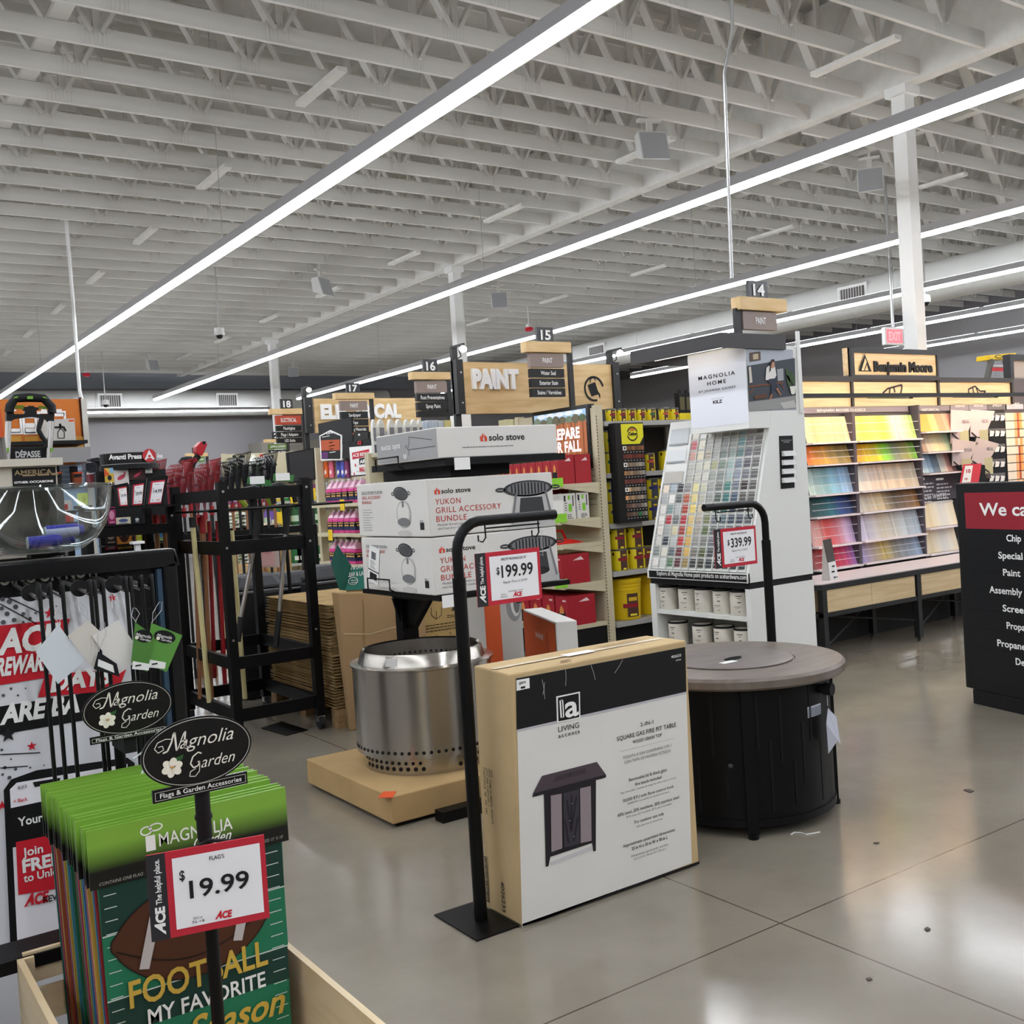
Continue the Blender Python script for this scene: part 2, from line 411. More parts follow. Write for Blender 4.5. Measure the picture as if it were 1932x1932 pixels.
# round air ducts
DUCT = mat('white painted duct', 'd6d6d2', .55, noise=.04, nscale=1.2)
d = MB().cyl((15.95, 3, 4.45), (15.95, 27.6, 4.45), .335, n=36)
for y in (5., 8.1, 11.9, 14.6, 17.5, 20.6): d.cyl((15.95, y, 4.45), (15.95, y+.05, 4.45), .341, n=36)
tduct = thing('air_duct', 'long round white air duct hung under the roof at the right side', 'duct', (15.95, 3, 4.45))
d.obj('duct_pipe', DUCT, tduct, smooth=True)
GR = mat('vent shadow', '55534f', .7); VF = mat('vent frame', 'dcdcd8', .5)
def vent(par, o, u, v, w, h):
    g = G(par, o, u, v, .004); g.rect('vent_frame', VF, -w/2, -h/2, w/2, h/2); g.rect('vent_opening', GR, -w/2+.05, -h/2+.05, w/2-.05, h/2-.05, 2)
    for i in range(9): g.rect('vent_slat', VF, -w/2+.06+i*(w-.12)/9, -h/2+.05, -w/2+.072+i*(w-.12)/9, h/2-.05, 3)
for y in (11.75, 18.9): vent(tduct, (15.61, y, 4.47), (0, -1, 0), (0, 0, 1), .62, .34)
bd = MB().cyl((-6, 28.9, 4.32), (15.3, 28.9, 4.32), .36, n=36)
for x in (-2, 2.5, 6.1, 9.8, 13): bd.cyl((x, 28.9, 4.32), (x+.05, 28.9, 4.32), .365, n=36)
tb2 = thing('air_duct', 'round white air duct running across in front of the far grey wall', 'duct', (0, 28.9, 4.32))
bd.obj('duct_pipe', DUCT, tb2, smooth=True)
for x in (7.0, 10.15): vent(tb2, (x, 28.53, 4.36), (1, 0, 0), (0, 0, 1), .62, .4)
struct(MB().box(X0+.1, 29.2, 4.75, X1-.2, 29.25, 5.55).obj('trim_2', mat('dull blue grey metal', '7d8087', .6)))
# ------------------------------------------------------------------ linear ceiling lamps
HOUS = mat('lamp housing', 'b9b9bd', .4); TUBE = lamp('lamp diffuser', 'f4f8ff', LAMP)
def lamp_run(p, q, label, group='long ceiling lamps running down the store'):
    p, q = Vector(p), Vector(q); d = (q-p).normalized(); n = max(1, round((q-p).length/2.4)); s = d.cross(Vector((0, 0, 1)))
    t = thing('linear_lamp', label, 'ceiling lamp', p, group=group)
    h = MB(); f = MB(); u = MB()
    h.bar(p+Vector((0, 0, .06)), q+Vector((0, 0, .06)), .1, .085)
    for i in range(n):
        a = p+(q-p)*(i/n); b = p+(q-p)*((i+1)/n)
        f.bar(a+d*.002, b-d*.002, .084, .035)
        u.bar(a+d*.05+Vector((0, 0, .106)), b-d*.05+Vector((0, 0, .106)), .04, .006)
        if i % 4 == 0: MB().cyl(a+d*.3+Vector((0, 0, .1)), Vector((a.x+d.x*.3, a.y+d.y*.3, ZT)), .003, n=5).obj('hanging_wire', mat('lamp cable', '8a8a8a', .5), t)
    h.obj('housing', HOUS, t); f.obj('diffuser', TUBE, t); u.obj('added_glow_strip', lamp('added roof glow', 'f4f8ff', LAMP*UP), t)  # upward glowing strip is added on the housing to brighten the roof
    return t
ZL = 4.02
lamp_run((3.71, -9, ZL), (3.71, 26.5, ZL), 'nearest white linear ceiling lamp crossing the picture from top centre to the left edge')
lamp_run((7.12, -9, ZL), (7.12, 24.9, ZL), 'white linear ceiling lamp passing in front of the tall column beside the wire')
lamp_run((10.7, -9, ZL), (10.7, 24.9, ZL), 'white linear ceiling lamp just above the aisle sign 14 and behind the right column')
lamp_run((14.12, -9, ZL), (14.12, 23.5, ZL), 'white linear ceiling lamp hung along the side of the round duct')
lamp_run((17.62, -6, ZL), (17.62, 20, ZL), 'white linear ceiling lamp just above the red exit sign')
lamp_run((21.2, -6, ZL), (21.2, 15.2, ZL), 'lowest white linear ceiling lamp near the right wall above the yellow ladder')
lamp_run((6.2, 28.0, ZL), (11.15, 28.0, ZL), 'short horizontal linear lamp across the far grey wall under the duct')
lamp_run((.2, -9, ZL), (.2, 26, ZL), 'white linear ceiling lamp out over the left aisle', )
lamp_run((-3.3, -9, ZL), (-3.3, 26, ZL), 'white linear ceiling lamp farthest out over the left aisle')
lamp_run((-6.8, -9, ZL), (-6.8, 26, ZL), 'white linear ceiling lamp along the left wall')
# ------------------------------------------------------------------ things under the roof
WIRE = mat('galvanised wire', 'b5b5b3', .35, .8)
c = tag(MB().tube([(5., 4.47, ZT), (5., 4.54, 4.24), (5., 4.63, 4.0), (5., 4.665, 2.72)], .011, 8).obj('drop_conduit', WIRE, at=(5., 4.63, 2.72), smooth=True), 'bent steel conduit dropping from the roof to the aisle sign 14', 'conduit')
tag(MB().tube([Vector((on_y((137, 560), 14.).x-.02, 14., ZT))]+[on_y(px('V', x, y), 14.) for x, y in ((137, 560), (143, 640), (150, 735), (155, 757), (163, 835))], .022, 8).obj('drop_conduit', mat('white conduit', 'dcdcda', .5), at=(2.2, 14., 2.9), smooth=True), 'white conduit dropping past the orange header board on the left', 'conduit')
def speaker(p, z, label, tilt, s=1.):
    b = on_z(p, z); t = thing('ceiling_speaker', label, 'loudspeaker', b, tilt, 'white loudspeakers under the roof')
    MB().hexa([(-.15*s, -.14*s, -.34*s), (.15*s, -.14*s, -.34*s), (.12*s, .08*s, -.26*s), (-.12*s, .08*s, -.26*s)], [(-.15*s, -.06*s, -.04*s), (.15*s, -.06*s, -.04*s), (.12*s, .1*s, -.04*s), (-.12*s, .1*s, -.04*s)]).obj('speaker_box', mat('white speaker box', 'd0d0cd', .5), t, bevel=.012, local=True)
    MB().hexa([(-.135*s, -.15*s, -.33*s), (.135*s, -.15*s, -.33*s), (.135*s, -.138*s, -.33*s), (-.135*s, -.138*s, -.33*s)], [(-.135*s, -.075*s, -.06*s), (.135*s, -.075*s, -.06*s), (.135*s, -.06*s, -.06*s), (-.135*s, -.06*s, -.06*s)]).obj('speaker_grille', mat('speaker grille', '9fa0a2', .6), t, local=True)
    MB().box(-.03, -.02, -.1*s, .03, .02, ZC-z).box(-.12*s, -.03, ZC-z-.03, .12*s, .03, ZC-z).box(-.015, -.015, ZC-z, .015, .015, ZT-z).obj('bracket', ROOFPAINT, t, local=True)
speaker((1225, 243), 5.02, 'big white loudspeaker angled down between the two nearest ceiling lamps', -.35, 1.05)
speaker((1640, 312), 5.02, 'white loudspeaker left of the tall right column', -.9, 1.)
speaker((604, 520), 5.02, 'white loudspeaker under the roof above the sign reading electrical', .5)
speaker((940, 548), 5.02, 'white loudspeaker right of the middle column', -.5)
speaker((285, 676), 5.02, 'white loudspeaker far back left of the end of the second lamp', .3, .9)
speaker((553, 690), 5.02, 'white loudspeaker far back above the aisle sign 18', -.4, .9)
def dome(p, z, label, drop):
    b = on_z(p, z); t = thing('security_camera', label, 'camera', b, group='white dome cameras under the roof')
    MB().lathe([(.02, .1), (.075, .09), (.08, .0), (.072, -.02)], b, 20).obj('camera_body', mat('camera white', 'dededc', .4), t, smooth=True)
    MB().ball(b+Vector((0, 0, -.02)), .06, .06, .06).obj('camera_lens', GLOSSY, t, smooth=True)
    MB().cyl(b+Vector((0, 0, .09)), b+Vector((0, 0, drop)), .012, n=8).obj('camera_pole', WIRE, t)
dome((414, 630), 4.15, 'white dome camera on a thin pole below the roof, near the second lamp', ZT-4.15)
dome((199, 762), 3.92, 'white dome camera on a thin pole in front of the far duct', ZT-3.92)
dome((1746, 568), 3.9, 'white dome camera right of the tall right column below the fourth lamp', ZT-3.9)
def strobe(p, z, label):
    b = on_z(p, z); t = thing('fire_alarm', label, 'alarm', b, group='small red alarms under the roof')
    MB().lathe([(.08, 0), (.09, -.05), (.06, -.08)], b, 18).obj('alarm_body', RED, t, smooth=True)
    MB().lathe([(.06, .06), (.06, .0)], b, 14).cyl(b+Vector((0, 0, .05)), (b.x, b.y, ZT), .012, n=6).obj('alarm_base', mat('alarm base', 'c9c9c6', .5), t)
strobe((998, 618), 4.75, 'small red and white fire alarm left of the aisle sign 15')
strobe((163, 704), 4.75, 'small red fire alarm hanging from the roof at the far left')
# exit sign
e = on_x((1668, 634), 12.2); t = thing('exit_sign', 'red lit exit sign on a short pole left of the right column', 'sign', e)
MB().box(e.x, e.y-.02, e.z-.12, e.x+.4, e.y+.04, e.z+.12).obj('sign_case', mat('exit case', 'dfdfdb', .5), t, bevel=.01)
MB().cyl(e+Vector((.2, 0, .12)), (e.x+.2, e.y, ZT), .02, n=8).obj('pole', WIRE, t)
g = G(t, (e.x, e.y-.022, e.z), (1, 0, 0)); g.rect('lit_face', lamp('exit red', 'f0505a', 1.3), .03, -.09, .37, .09)
g.text(mat('exit letters', 'ffd9d9', .5), 'EXIT', .07, -.055, .26, .11, .03)
# ================================================================== the promotions in the main aisle
EX, EY, EZ = Vector((1, 0, 0)), Vector((0, 1, 0)), Vector((0, 0, 1))
STRIP = flat('2c2b2e'); CARDRED = flat('bf2a3a'); CARDW = mat('price card white', 'f1f0f2', .35, spec=.4)
def ace(g, m, a, b, w, h, shear=.15, k=3, bold=.05):                    # the slanted three-letter shop mark with its tall pointed A
    g.poly('lettering', m, [(a, b), (a+w*.36, b+h*1.25), (a+w*.42, b+h*1.25), (a+w*.42, b), (a+w*.3, b), (a+w*.3, b+h*.35), (a+w*.2, b+h*.35), (a+w*.12, b)], k)
    g.text(m, 'CE', a+w*.42, b, w*.58, h, bold, shear, k)
def acev(g, m, a, b, w, h, k=3):                                        # the same mark set to run upwards: reading direction +v, letters growing to -u
    pts = [(0, 0), (.36, 1.25), (.42, 1.25), (.42, 0), (.3, 0), (.3, .35), (.2, .35), (.12, 0)]
    g.poly('lettering', m, [(a-h*y, b+w*x) for x, y in pts], k)
    g.text(m, 'CE', a, b+w*.44, w*.56, h, .05, 0, k, rot=math.pi/2)
def price_card(o, u, wd, hg, label, title, price, reg, sku, dol, size=1., n=None, v=EZ, landscape=True, sale=True):
    """A stiff price card: dark strip on the left, red border, white field. o = lower left corner."""
    u = Vector(u).normalized(); v = Vector(v).normalized(); o = Vector(o); nn = u.cross(v)
    t = thing('price_card', label, 'price sign', o)
    MB().hexa([o-nn*.003, o+u*wd-nn*.003, o+u*wd, o], [o+v*hg-nn*.003, o+u*wd+v*hg-nn*.003, o+u*wd+v*hg, o+v*hg]).obj('card', CARDRED, t)
    g = G(t.children[0], o, u, v, .0006*max(1, size)); s = wd*.155
    g.rect('dark_strip', STRIP, 0, 0, s, hg); g.rect('white_field', CARDW, s+wd*.055, hg*.085, wd*.955, hg*.915)
    acev(g, PAPER, s*.78, hg*.06, hg*.33, s*.46); g.text(PAPER, 'The helpful place.', s*.68, hg*.42, hg*.52, s*.3, .02, 0, 3, rot=math.pi/2)
    L, R = s+wd*.055, wd*.955; c = (L+R)/2; fw = R-L
    g.text(INK, title, c, hg*.82, fw*(.52 if sale else .17), hg*.045, .01, mid=True, k=3)
    if sale:
        g.text(INK, price, L+fw*.23, hg*.5, fw*.66, hg*.225, .015, k=3); g.text(INK, '$', L+fw*.13, hg*.57, fw*.06, hg*.13, .02, k=3)
        g.text(GREYINK, reg, c, hg*.385, fw*.5, hg*.045, 0, .2, mid=True, k=3); g.text(GREYINK, 'SAVINGS: $ 50.00', c, hg*.21, fw*.3, hg*.028, mid=True, k=3)
    else:
        g.text(INK, price, L+fw*.17, hg*.42, fw*.68, hg*.2, .015, k=3); g.text(INK, '$', L+fw*.07, hg*.65, fw*.06, hg*.11, .015, k=3)
    g.text(GREYINK, 'SKU #', L+fw*.19, hg*.165, fw*.1, hg*.03, k=3); g.text(GREYINK, sku, L+fw*.17, hg*.12, fw*.15, hg*.03, k=3)
    ace(g, ACERED, L+fw*.43, hg*.115, fw*.19, hg*.075)
    return t
def stand(x, y, zarm, arm, label, plate):
    """Black tube sign stand: foot plate, upright bent over at the top, two wire hooks."""
    t = thing('sign_stand', label, 'sign stand', (x, y, 0)); r = .1
    sgn = 1 if arm > 0 else -1
    pts = [(x, y, .006), (x, y, zarm-r)]+[(x+sgn*r*(1-math.cos(a)), y, zarm-r+r*math.sin(a)) for a in (.3, .6, .9, 1.2, 1.5)]+[(x+arm, y, zarm)]
    MB().tube(pts, .0185, 10).obj('upright', BLACK, t, smooth=True)
    MB().cyl((x, y, .006), (x, y, zarm-.19), .023, n=14).obj('sleeve', BLACK, t, smooth=True)
    if plate: MB().box(x-.1, y-.13, .0, x+.07, y+.15, .006).obj('foot_plate', BLACK, t)
    for f in (.28, .82):
        hx = x+arm*f
        MB().tube([(hx, y, zarm-.018), (hx, y-.001, zarm-.06), (hx-sgn*.012, y, zarm-.075), (hx-sgn*.03, y, zarm-.07), (hx-sgn*.03, y, zarm-.05)], .003, 6).obj('hook', BLACK, t)
    MB().tube([(x+arm*.28, y-.008, zarm-.028), (x+arm*.82, y-.008, zarm-.028)], .003, 6).obj('hook_rail', BLACK, t)
    return t
stand(1.858, 3.06, 1.382, .425, 'black tube sign stand on a foot plate left of the tall fire pit carton', True)
MB_ = MB()
price_card(on_y(px('F', 1090, 1415), 3.05), EX, .276, .186, 'red bordered price card reading 199.99 hung over the fire pit table carton', 'FIRE PIT PROPANE SQR 30"', '199.99', 'Regular Price: $ 249.99', '4026233', None)
for f in (.02, .25): pass
tag(MB().box(1.945, 3.052, 1.235, 1.947, 3.053, 1.33).box(2.213, 3.052, 1.235, 2.215, 3.053, 1.33).box(1.945, 3.052, 1.24, 2.215, 3.0525, 1.242).obj('clear_strip', mat('clear plastic strip', 'e4e4e4', .3, alpha=.3), at=(1.94, 3.052, 1.24)), 'clear plastic hanger strip between the black stand and the 199.99 price card', 'hanger')
# ---- fire pit table carton
cx0, cx1, cy0, cy1, cz = 1.932, 2.762, 2.916, 3.14, .862
t = thing('fire_pit_carton', 'tall flat kraft carton with black and white print, stood on edge on the floor', 'carton', (cx0, cy0, 0))
b = MB().hexa([(cx0, cy0, .004), (cx1, cy0, .004), (cx1, cy1, .004), (cx0, cy1, .004)], [(cx0+.012, cy0, cz), (cx1, cy0, cz+.004), (cx1, cy1, cz+.004), (cx0+.012, cy1, cz+.006)])
CB = b.obj('carton', KRAFT, t, bevel=.006)
g = G(CB, (cx0, cy0, 0), EX, EZ, .001)
h = lambda x, y: px('H', x, y)
ht = lambda m, s, a, c, q, *r, **k: g.tp(m, s, a, c, q/3.22, *r, **k)
g.pp('white_print', WHITEBOX, [h(428, 322), h(1456, 130), h(1497, 1441), h(466, 1834)])
g.pp('black_band', BLK, [h(428, 322), h(1456, 130), h(1463, 402), h(432, 634)], 2)
g.rect('gap_shade', BLK, .0, .004, cx1-cx0, .014)  # shade of the gap under the carton, put on as a black strip
g.pp('grey_rule', flat('b9b7bd'), [h(432, 634), h(1463, 402), h(1463.4, 416), h(432.3, 648)], 2)
g.pp('price_label', PAPER, [h(430, 332), h(508, 318), h(510, 380), h(431, 397)], 3)
ht(INK, '$249.99', h(446, 358), h(486, 350), 14, .02, k=4); g.pp('barcode', INK, [h(455, 372), h(482, 367), h(482, 380), h(455, 385)], 4)
g.pp('logo_frame', PAPER, [h(671, 431), h(815, 401), h(818, 563), h(676, 592)], 3); g.pp('logo_field', BLK, [h(680, 438), h(807, 411), h(810, 556), h(684, 582)], 4)
ht(PAPER, 'I', h(695, 560), h(718, 555), 105, .0, k=5); ht(PAPER, 'a', h(724, 558), h(806, 541), 128, .02, k=6)
ht(PAPER, 'l', h(704, 556), h(711, 555), 104, .03, k=5)
ht(INK, 'LIVING', h(685, 648), h(812, 622), 32, 0, k=3); ht(INK, 'accents', h(685, 684), h(815, 659), 24, .01, k=3, sp=1.25)
ht(INK, '2-IN-1', h(1184, 613), h(1262, 596), 22, .01, k=3, sp=1.1); ht(INK, 'SQUARE GAS FIRE PIT TABLE', h(1042, 702), h(1399, 617), 26, .012, k=3, sp=1.1)
ht(INK, 'WOOD GRAIN TOP', h(1137, 718), h(1313, 676), 20, .01, k=3, sp=1.1); g.line('grey_rule', LIGHTINK, [g.uv(h(1060, 766)), g.uv(h(1390, 684))], .0012, 3)
ht(GREYINK, 'FOGATA A GAS CUADRADA 2 EN 1', h(1080, 812), h(1372, 738), 18, 0, k=3, sp=1.05); ht(GREYINK, 'CON TAPA DE MADERA VETEADA', h(1085, 842), h(1368, 768), 18, 0, k=3, sp=1.05)
for s, a, c, q, m, bo in (('Removable lid & black glass', (1114, 948), (1345, 886), 19, INK, .004), ('fire beads included', (1152, 973), (1311, 928), 19, INK, .004), ('Tapa removable y cuentas de fuego de vidrio negras incluidas', (1058, 1026), (1400, 930), 11, GREYINK, 0),
    ('50,000 BTU with flame control knob', (1078, 1074), (1384, 988), 18, INK, .004), ('50,000 BTU con perilla de control de la llama', (1107, 1088), (1358, 1015), 11, GREYINK, 0), ('60% steel, 20% textilene, 20% stainless steel', (1046, 1162), (1418, 1054), 19, INK, .004),
    ('60 % acero, 20 % textilene, 20 % acero inoxidable', (1098, 1170), (1372, 1086), 11, GREYINK, 0), ('For outdoor use only', (1148, 1204), (1326, 1152), 19, INK, .004), ('Solo para uso en exteriores', (1160, 1226), (1316, 1178), 11, GREYINK, 0),
    ('Approximate assembled dimensions:', (1077, 1350), (1395, 1254), 19, INK, .004), ('25 in H x 30 in W x 30 in L', (1130, 1366), (1349, 1300), 19, INK, .014), ('Dimensiones aproximada reunidos:', (1128, 1408), (1354, 1334), 13, GREYINK, 0), ('63.5 cm H x 76 cm W x 76 cm L', (1143, 1426), (1340, 1362), 13, GREYINK, 0)):
    ht(m, s, h(*a), h(*c), q, bo, k=3)
ht(PAPER, '4026233', h(1370, 199), h(1430, 188), 15, .01, k=3); ht(PAPER, '02Y05A', h(1398, 217), h(1430, 211), 9, 0, k=3)
# printed picture of the table on the carton
D1, D2, D3 = flat('4a3f46'), flat('211d22'), flat('8f8287')
g.pp('picture', flat('c3c0c2'), [h(630, 1440), h(905, 1330), h(900, 1362), h(640, 1458)], 2)
g.pp('picture', D1, [h(585, 913), h(918, 828), h(973, 905), h(530, 1020)], 3); g.pp('picture', D2, [h(530, 1020), h(973, 905), h(973, 922), h(527, 1042)], 4)
g.pp('picture', flat('3c3439'), [h(668, 916), h(845, 866), h(858, 894), h(650, 950)], 4); g.ell('picture', D2, *g.uv(h(755, 903)), .006, .003, 5)
g.pp('picture', D2, [h(597, 1022), h(913, 938), h(912, 1368), h(897, 1372), h(890, 1320), h(636, 1405), h(624, 1462), h(608, 1465)], 3)
g.pp('picture', D3, [h(636, 1032), h(702, 1020), h(706, 1352), h(640, 1375)], 5); g.pp('picture', D3, [h(814, 988), h(879, 974), h(884, 1306), h(818, 1320)], 5)
g.pp('picture', flat('39343c'), [h(712, 1018), h(808, 992), h(812, 1322), h(716, 1350)], 5)
for a, c in (((760, 1250), (735, 1060)), ((760, 1240), (792, 1040)), ((762, 1200), (762, 1030)), ((745, 1320), (722, 1180)), ((775, 1310), (802, 1160))): g.line('picture', D2, [g.uv(h(*a)), g.uv(h(*c))], .006, 6)
for a in ((750, 1184), (775, 1280), (762, 1080)): g.ell('picture', PAPER, *g.uv(h(*a)), .0012, .0012, 7)
for p in (((586, 328), (602, 446)), ((728, 268), (728, 366)), ((882, 240), (908, 330)), ((1075, 208), (1025, 290)), ((600, 345), (590, 420))): # scuffs through the black print
    g.line('scuff', WHITEBOX, [g.uv(h(*p[0])), g.uv(h((p[0][0]+p[1][0])/2+3, (p[0][1]+p[1][1])/2)), g.uv(h(*p[1]))], .0012, 3)
gs = G(CB, (cx0+.006, cy0, 0), -EY, EZ, .0075)
for s, a, c in (('AHL', (297, 880), (297, 925)), ('AHC ITEM NUMBER: 4026233', (283, 870), (290, 1200)), ('QTY PER CARTON: 1', (266, 866), (270, 1090)), ('CARTON #:  48   OF  580', (250, 862), (258, 1140))): # print turned on its side
    (a0, b0), (a1, b1) = gs.uv(h(*a)), gs.uv(h(*c)); gs.text(INK, s, a0-.011, b0, b0-b1, .011, .008, 0, 1, rot=-math.pi/2)
(a0, b0), (a1, b1) = gs.uv(h(355, 1552)), gs.uv(h(368, 1738)); gs.text(INK, '4026233', a0-.008, b0, b0-b1, .02, .008, 0, 1, rot=-math.pi/2)
(a0, b0), (a1, b1) = gs.uv(h(240, 1395)), gs.uv(h(280, 1680)); gs.frame('barcode', INK, a0, b1, a1, b0, .004)
rnd = random.Random(3); y = b1+.006
while y < b0-.008:
    q = rnd.choice((.001, .002, .003)); gs.rect('barcode', INK, a0+.006, y, a1-.006, min(y+q, b0-.006)); y += q+rnd.choice((.001, .002, .0025))
gt = G(CB, (cx0, cy0, cz+.004), EX, EY, .0015)
gt.rect('tape', mat('clear tape', 'e3d4b6', .25), .02, .1, .81, .13); gt.rect('paper_label', PAPER, .33, .085, .46, .135, 2); gt.fine(flat('8b734e'), .52, .17, .25, .006, 5, .012, seed=5)
gt.poly('tear', flat('6f4e2b'), [(.24, .012), (.3, .022), (.29, .034), (.25, .03)], 2)
# ---- round fire pit table
tx, ty, tz, tr = 3.385, 3.295, .665, .488
t = thing('fire_pit_table', 'round fire pit table with grey brown wood grain top on a black drum base', 'fire pit', (tx, ty, 0))
MB().lathe([(.0, tz-.05), (tr-.012, tz-.05), (tr, tz-.04), (tr, tz-.012), (tr-.012, tz), (.28, tz), (.275, tz-.004), (.0, tz-.004)], (tx, ty, 0), 72, caps=False).obj('table_top', wood('grey wood grain', '71665d', '60564e', 2, (3, 10, 3), .38), t, smooth=True)
MB().lathe([(0, tz-.003), (.268, tz-.003), (.27, tz+.004), (.262, tz+.007), (0, tz+.007)], (tx, ty, 0), 60, caps=False).obj('lid', wood('grey wood lid', '6c6460', '605854', 2, (3, 10, 3), .42), t, smooth=True)
MB().box(tx-.14, ty-.1, tz+.0075, tx-.06, ty-.065, tz+.009).obj('label', PAPER, t)
MB().tube([(tx-.03+.05*math.cos(a), ty-.045+.016*math.sin(a), tz+.011) for a in (0, .9, 1.8, 2.7, 3.6, 4.5, 5.4)], .0035, 6, True).obj('lid_handle', BLK, t)
base = MB()
NB = 72; R = .415
prof = []
DRUM = mat('black drum steel', '040406', .45, spec=.22)
bm_ = MB().lathe([(R-.01, .05), (R, .055), (R, tz-.055), (R-.01, tz-.05)], (tx, ty, 0), NB); bm_.obj('drum', DRUM, t, smooth=True)
SLOT = flat('020203')
a0 = math.atan2(-ty, -tx)
for i, (da, z0, z1) in enumerate(((-.75, .42, .6), (-.62, .12, .36), (-.5, .36, .62), (-.38, .1, .3), (-.22, .33, .6), (-.1, .16, .26), (.22, .36, .6), (.34, .1, .4), (.46, .3, .58), (.6, .12, .3), (.72, .2, .45), (.84, .36, .6), (-.9, .1, .4), (1.0, .1, .35))):
    a = a0+da; c, s = math.cos(a), math.sin(a); x, y = tx+(R+.0008)*c, ty+(R+.0008)*s
    MB().bar((x, y, z0), (x, y, z1), .012, .0016, (c, s, 0)).obj('slot', SLOT, t)
for i, da in enumerate((.12, 1.69, 3.26, -1.45)):
    a = a0+da; c, s = math.cos(a), math.sin(a); x, y = tx+(R+.008)*c, ty+(R+.008)*s
    MB().bar((x, y, .02), (x, y, tz-.055), .045, .022, (c, s, 0)).cyl((x, y, 0), (x, y, .02), .022, n=12).obj('leg', DRUM, t)
MB().lathe([(R+.006, .045), (R+.006, .075)], (tx, ty, 0), NB).obj('lower_band', DRUM, t, smooth=True)
a = a0-.06; MB().ball((tx+(R+.008)*math.cos(a), ty+(R+.008)*math.sin(a), .3), .011).obj('door_knob', flat('3c3c3e', .3), t)
kp = on_plane(px('O', 1100, 630), Vector((tx, ty, 0))+Vector((.36, -.2, 0)), Vector((math.cos(a0), math.sin(a0), 0))); kd = Vector((math.cos(a0+1.05), math.sin(a0+1.05), 0))
kq = Vector((tx, ty, .565))+kd*R
MB().cyl(kq, kq+kd*.02, .02, n=18).cyl(kq+kd*.02, kq+kd*.055, .026, n=20).obj('control_knob', MATTE, t, smooth=True)
MB().lathe([(R+.0012, .455), (R+.0012, .5)], (tx, ty, 0), NB, caps=False)
lb = MB(); ang = [a0+.8+.03*i for i in range(9)]
for p, q in zip(ang, ang[1:]): lb.poly([Vector((tx+(R+.001)*math.cos(w), ty+(R+.001)*math.sin(w), z)) for w, z in ((p, .46), (q, .46), (q, .505), (p, .505))])
lb.obj('data_label', flat('b8bcc6'), t)
lb = MB()
for k in range(6):
    for p, q in zip(ang[:-1], ang[1:]): lb.poly([Vector((tx+(R+.002)*math.cos(w), ty+(R+.002)*math.sin(w), z)) for w, z in ((p, .464+k*.006), (q, .464+k*.006), (q, .467+k*.006), (p, .467+k*.006))])
lb.obj('small_print', flat('4d515e'), t)
q0 = kq+kd*.03+Vector((0, 0, -.05)); sd = Vector((-kd.y, kd.x, 0))
hb = MB().tube([kq+kd*.03-EZ*.02, q0, q0-EZ*.02], .0015, 5)
hb.obj('tag_string', flat('c9c9cc'), t)
TAGM = mat('translucent paper tag', 'b9bcc8', .5)
top = q0-EZ*.03
p = [top, top-sd*.045-EZ*.055+kd*.01, top-sd*.03-EZ*.185+kd*.005, top+sd*.012-EZ*.135+kd*.03]
MB().prism([Vector(w) for w in p], kd*.0008).prism([top, top+sd*.045-EZ*.045+kd*.015, top+sd*.06-EZ*.17+kd*.02, top+sd*.012-EZ*.135+kd*.03], kd*.0008).obj('paper_tag', TAGM, t)
for x0_, y0_, L in ((3.46, 2.72, .07), (3.5, 2.66, .03), (3.44, 2.6, .035)): pass
t2 = tag(MB().tube([on_z(px('O', x, y), .003) for x, y in ((935, 1668), (960, 1652), (1010, 1655), (1050, 1668), (1100, 1660), (1155, 1650))], .003, 5).obj('plastic_strip', mat('white scrap', 'd9d7d2', .5), at=on_z(px('O', 1045, 1660))), 'thin white plastic scrap on the floor in front of the fire pit table', 'scrap')
for nm, c, lab in (('leaf_scrap', ((1560, 1735), (1590, 1726), (1607, 1732), (1595, 1742)), 'small dark leaf scrap on the floor right of the fire pit table'), ):
    tag(MB().prism([on_z(px('O', x, y), .001) for x, y in c], (0, 0, .003)).obj(nm, flat('4d443c'), at=on_z(px('O', *c[0]))), lab, 'scrap')
for c, lab in ((((1818, 1491), (1828, 1489), (1838, 1493), (1830, 1496)), 'dark scrap on the floor between the fire pit table and the black services board'), (((1744, 1753), (1750, 1750), (1756, 1754), (1749, 1757)), 'dark scrap on the floor beside the lamp reflection'), (((1634, 1847), (1642, 1845), (1646, 1849), (1638, 1851)), 'dark scrap on the floor nearest the bottom edge of the picture')):
    tag(MB().prism([on_z(p, .001) for p in c], (0, 0, .003)).obj('leaf_scrap', flat('4d443c'), at=on_z(c[0])), lab, 'scrap')
stand(4.018, 3.62, 1.33, -.42, 'black tube sign stand behind the round fire pit table', True)
price_card(on_y(px('J', 606, 1262), 3.61), EX, .292, .19, 'red bordered price card reading 339.99 above the round fire pit table', 'FIRE PIT GAS RND 38"', '339.99', 'Regular Price: $ 399.99', '4026235', None)
# ---- fire pit on its carton, black display stand
bz = .125
ca = on_z((740, 1565), 0); cl = on_z((597, 1480), 0)
t = thing('pedestal_carton', 'low square brown carton under the stainless fire pit', 'carton', (2.1, 4.16, 0))
MB().box(2.1, 4.16, .02, 3.02, 5.1, .145).obj('carton', KRAFTD, t, bevel=.005)
MB().box(2.13, 4.19, 0, 3., 5.08, .02).obj('skid', BLK, t)
cx, cy, pz, pr = 2.555, 4.62, .145, .35
t = thing('steel_fire_pit', 'large round brushed stainless fire pit with air holes, on a brown carton', 'fire pit', (cx, cy, pz))
MB().lathe([(pr-.035, pz), (pr-.035, pz+.075), (pr, pz+.085), (pr, pz+.5), (pr+.012, pz+.505), (pr+.012, pz+.512), (pr-.03, pz+.515), (pr-.045, pz+.565), (pr-.052, pz+.575), (pr-.062, pz+.568), (pr-.06, pz+.2), (0, pz+.18)], (cx, cy, 0), 96, caps=False).obj('drum', STEEL, t, smooth=True)
HOLE = flat('060607'); hm = MB()
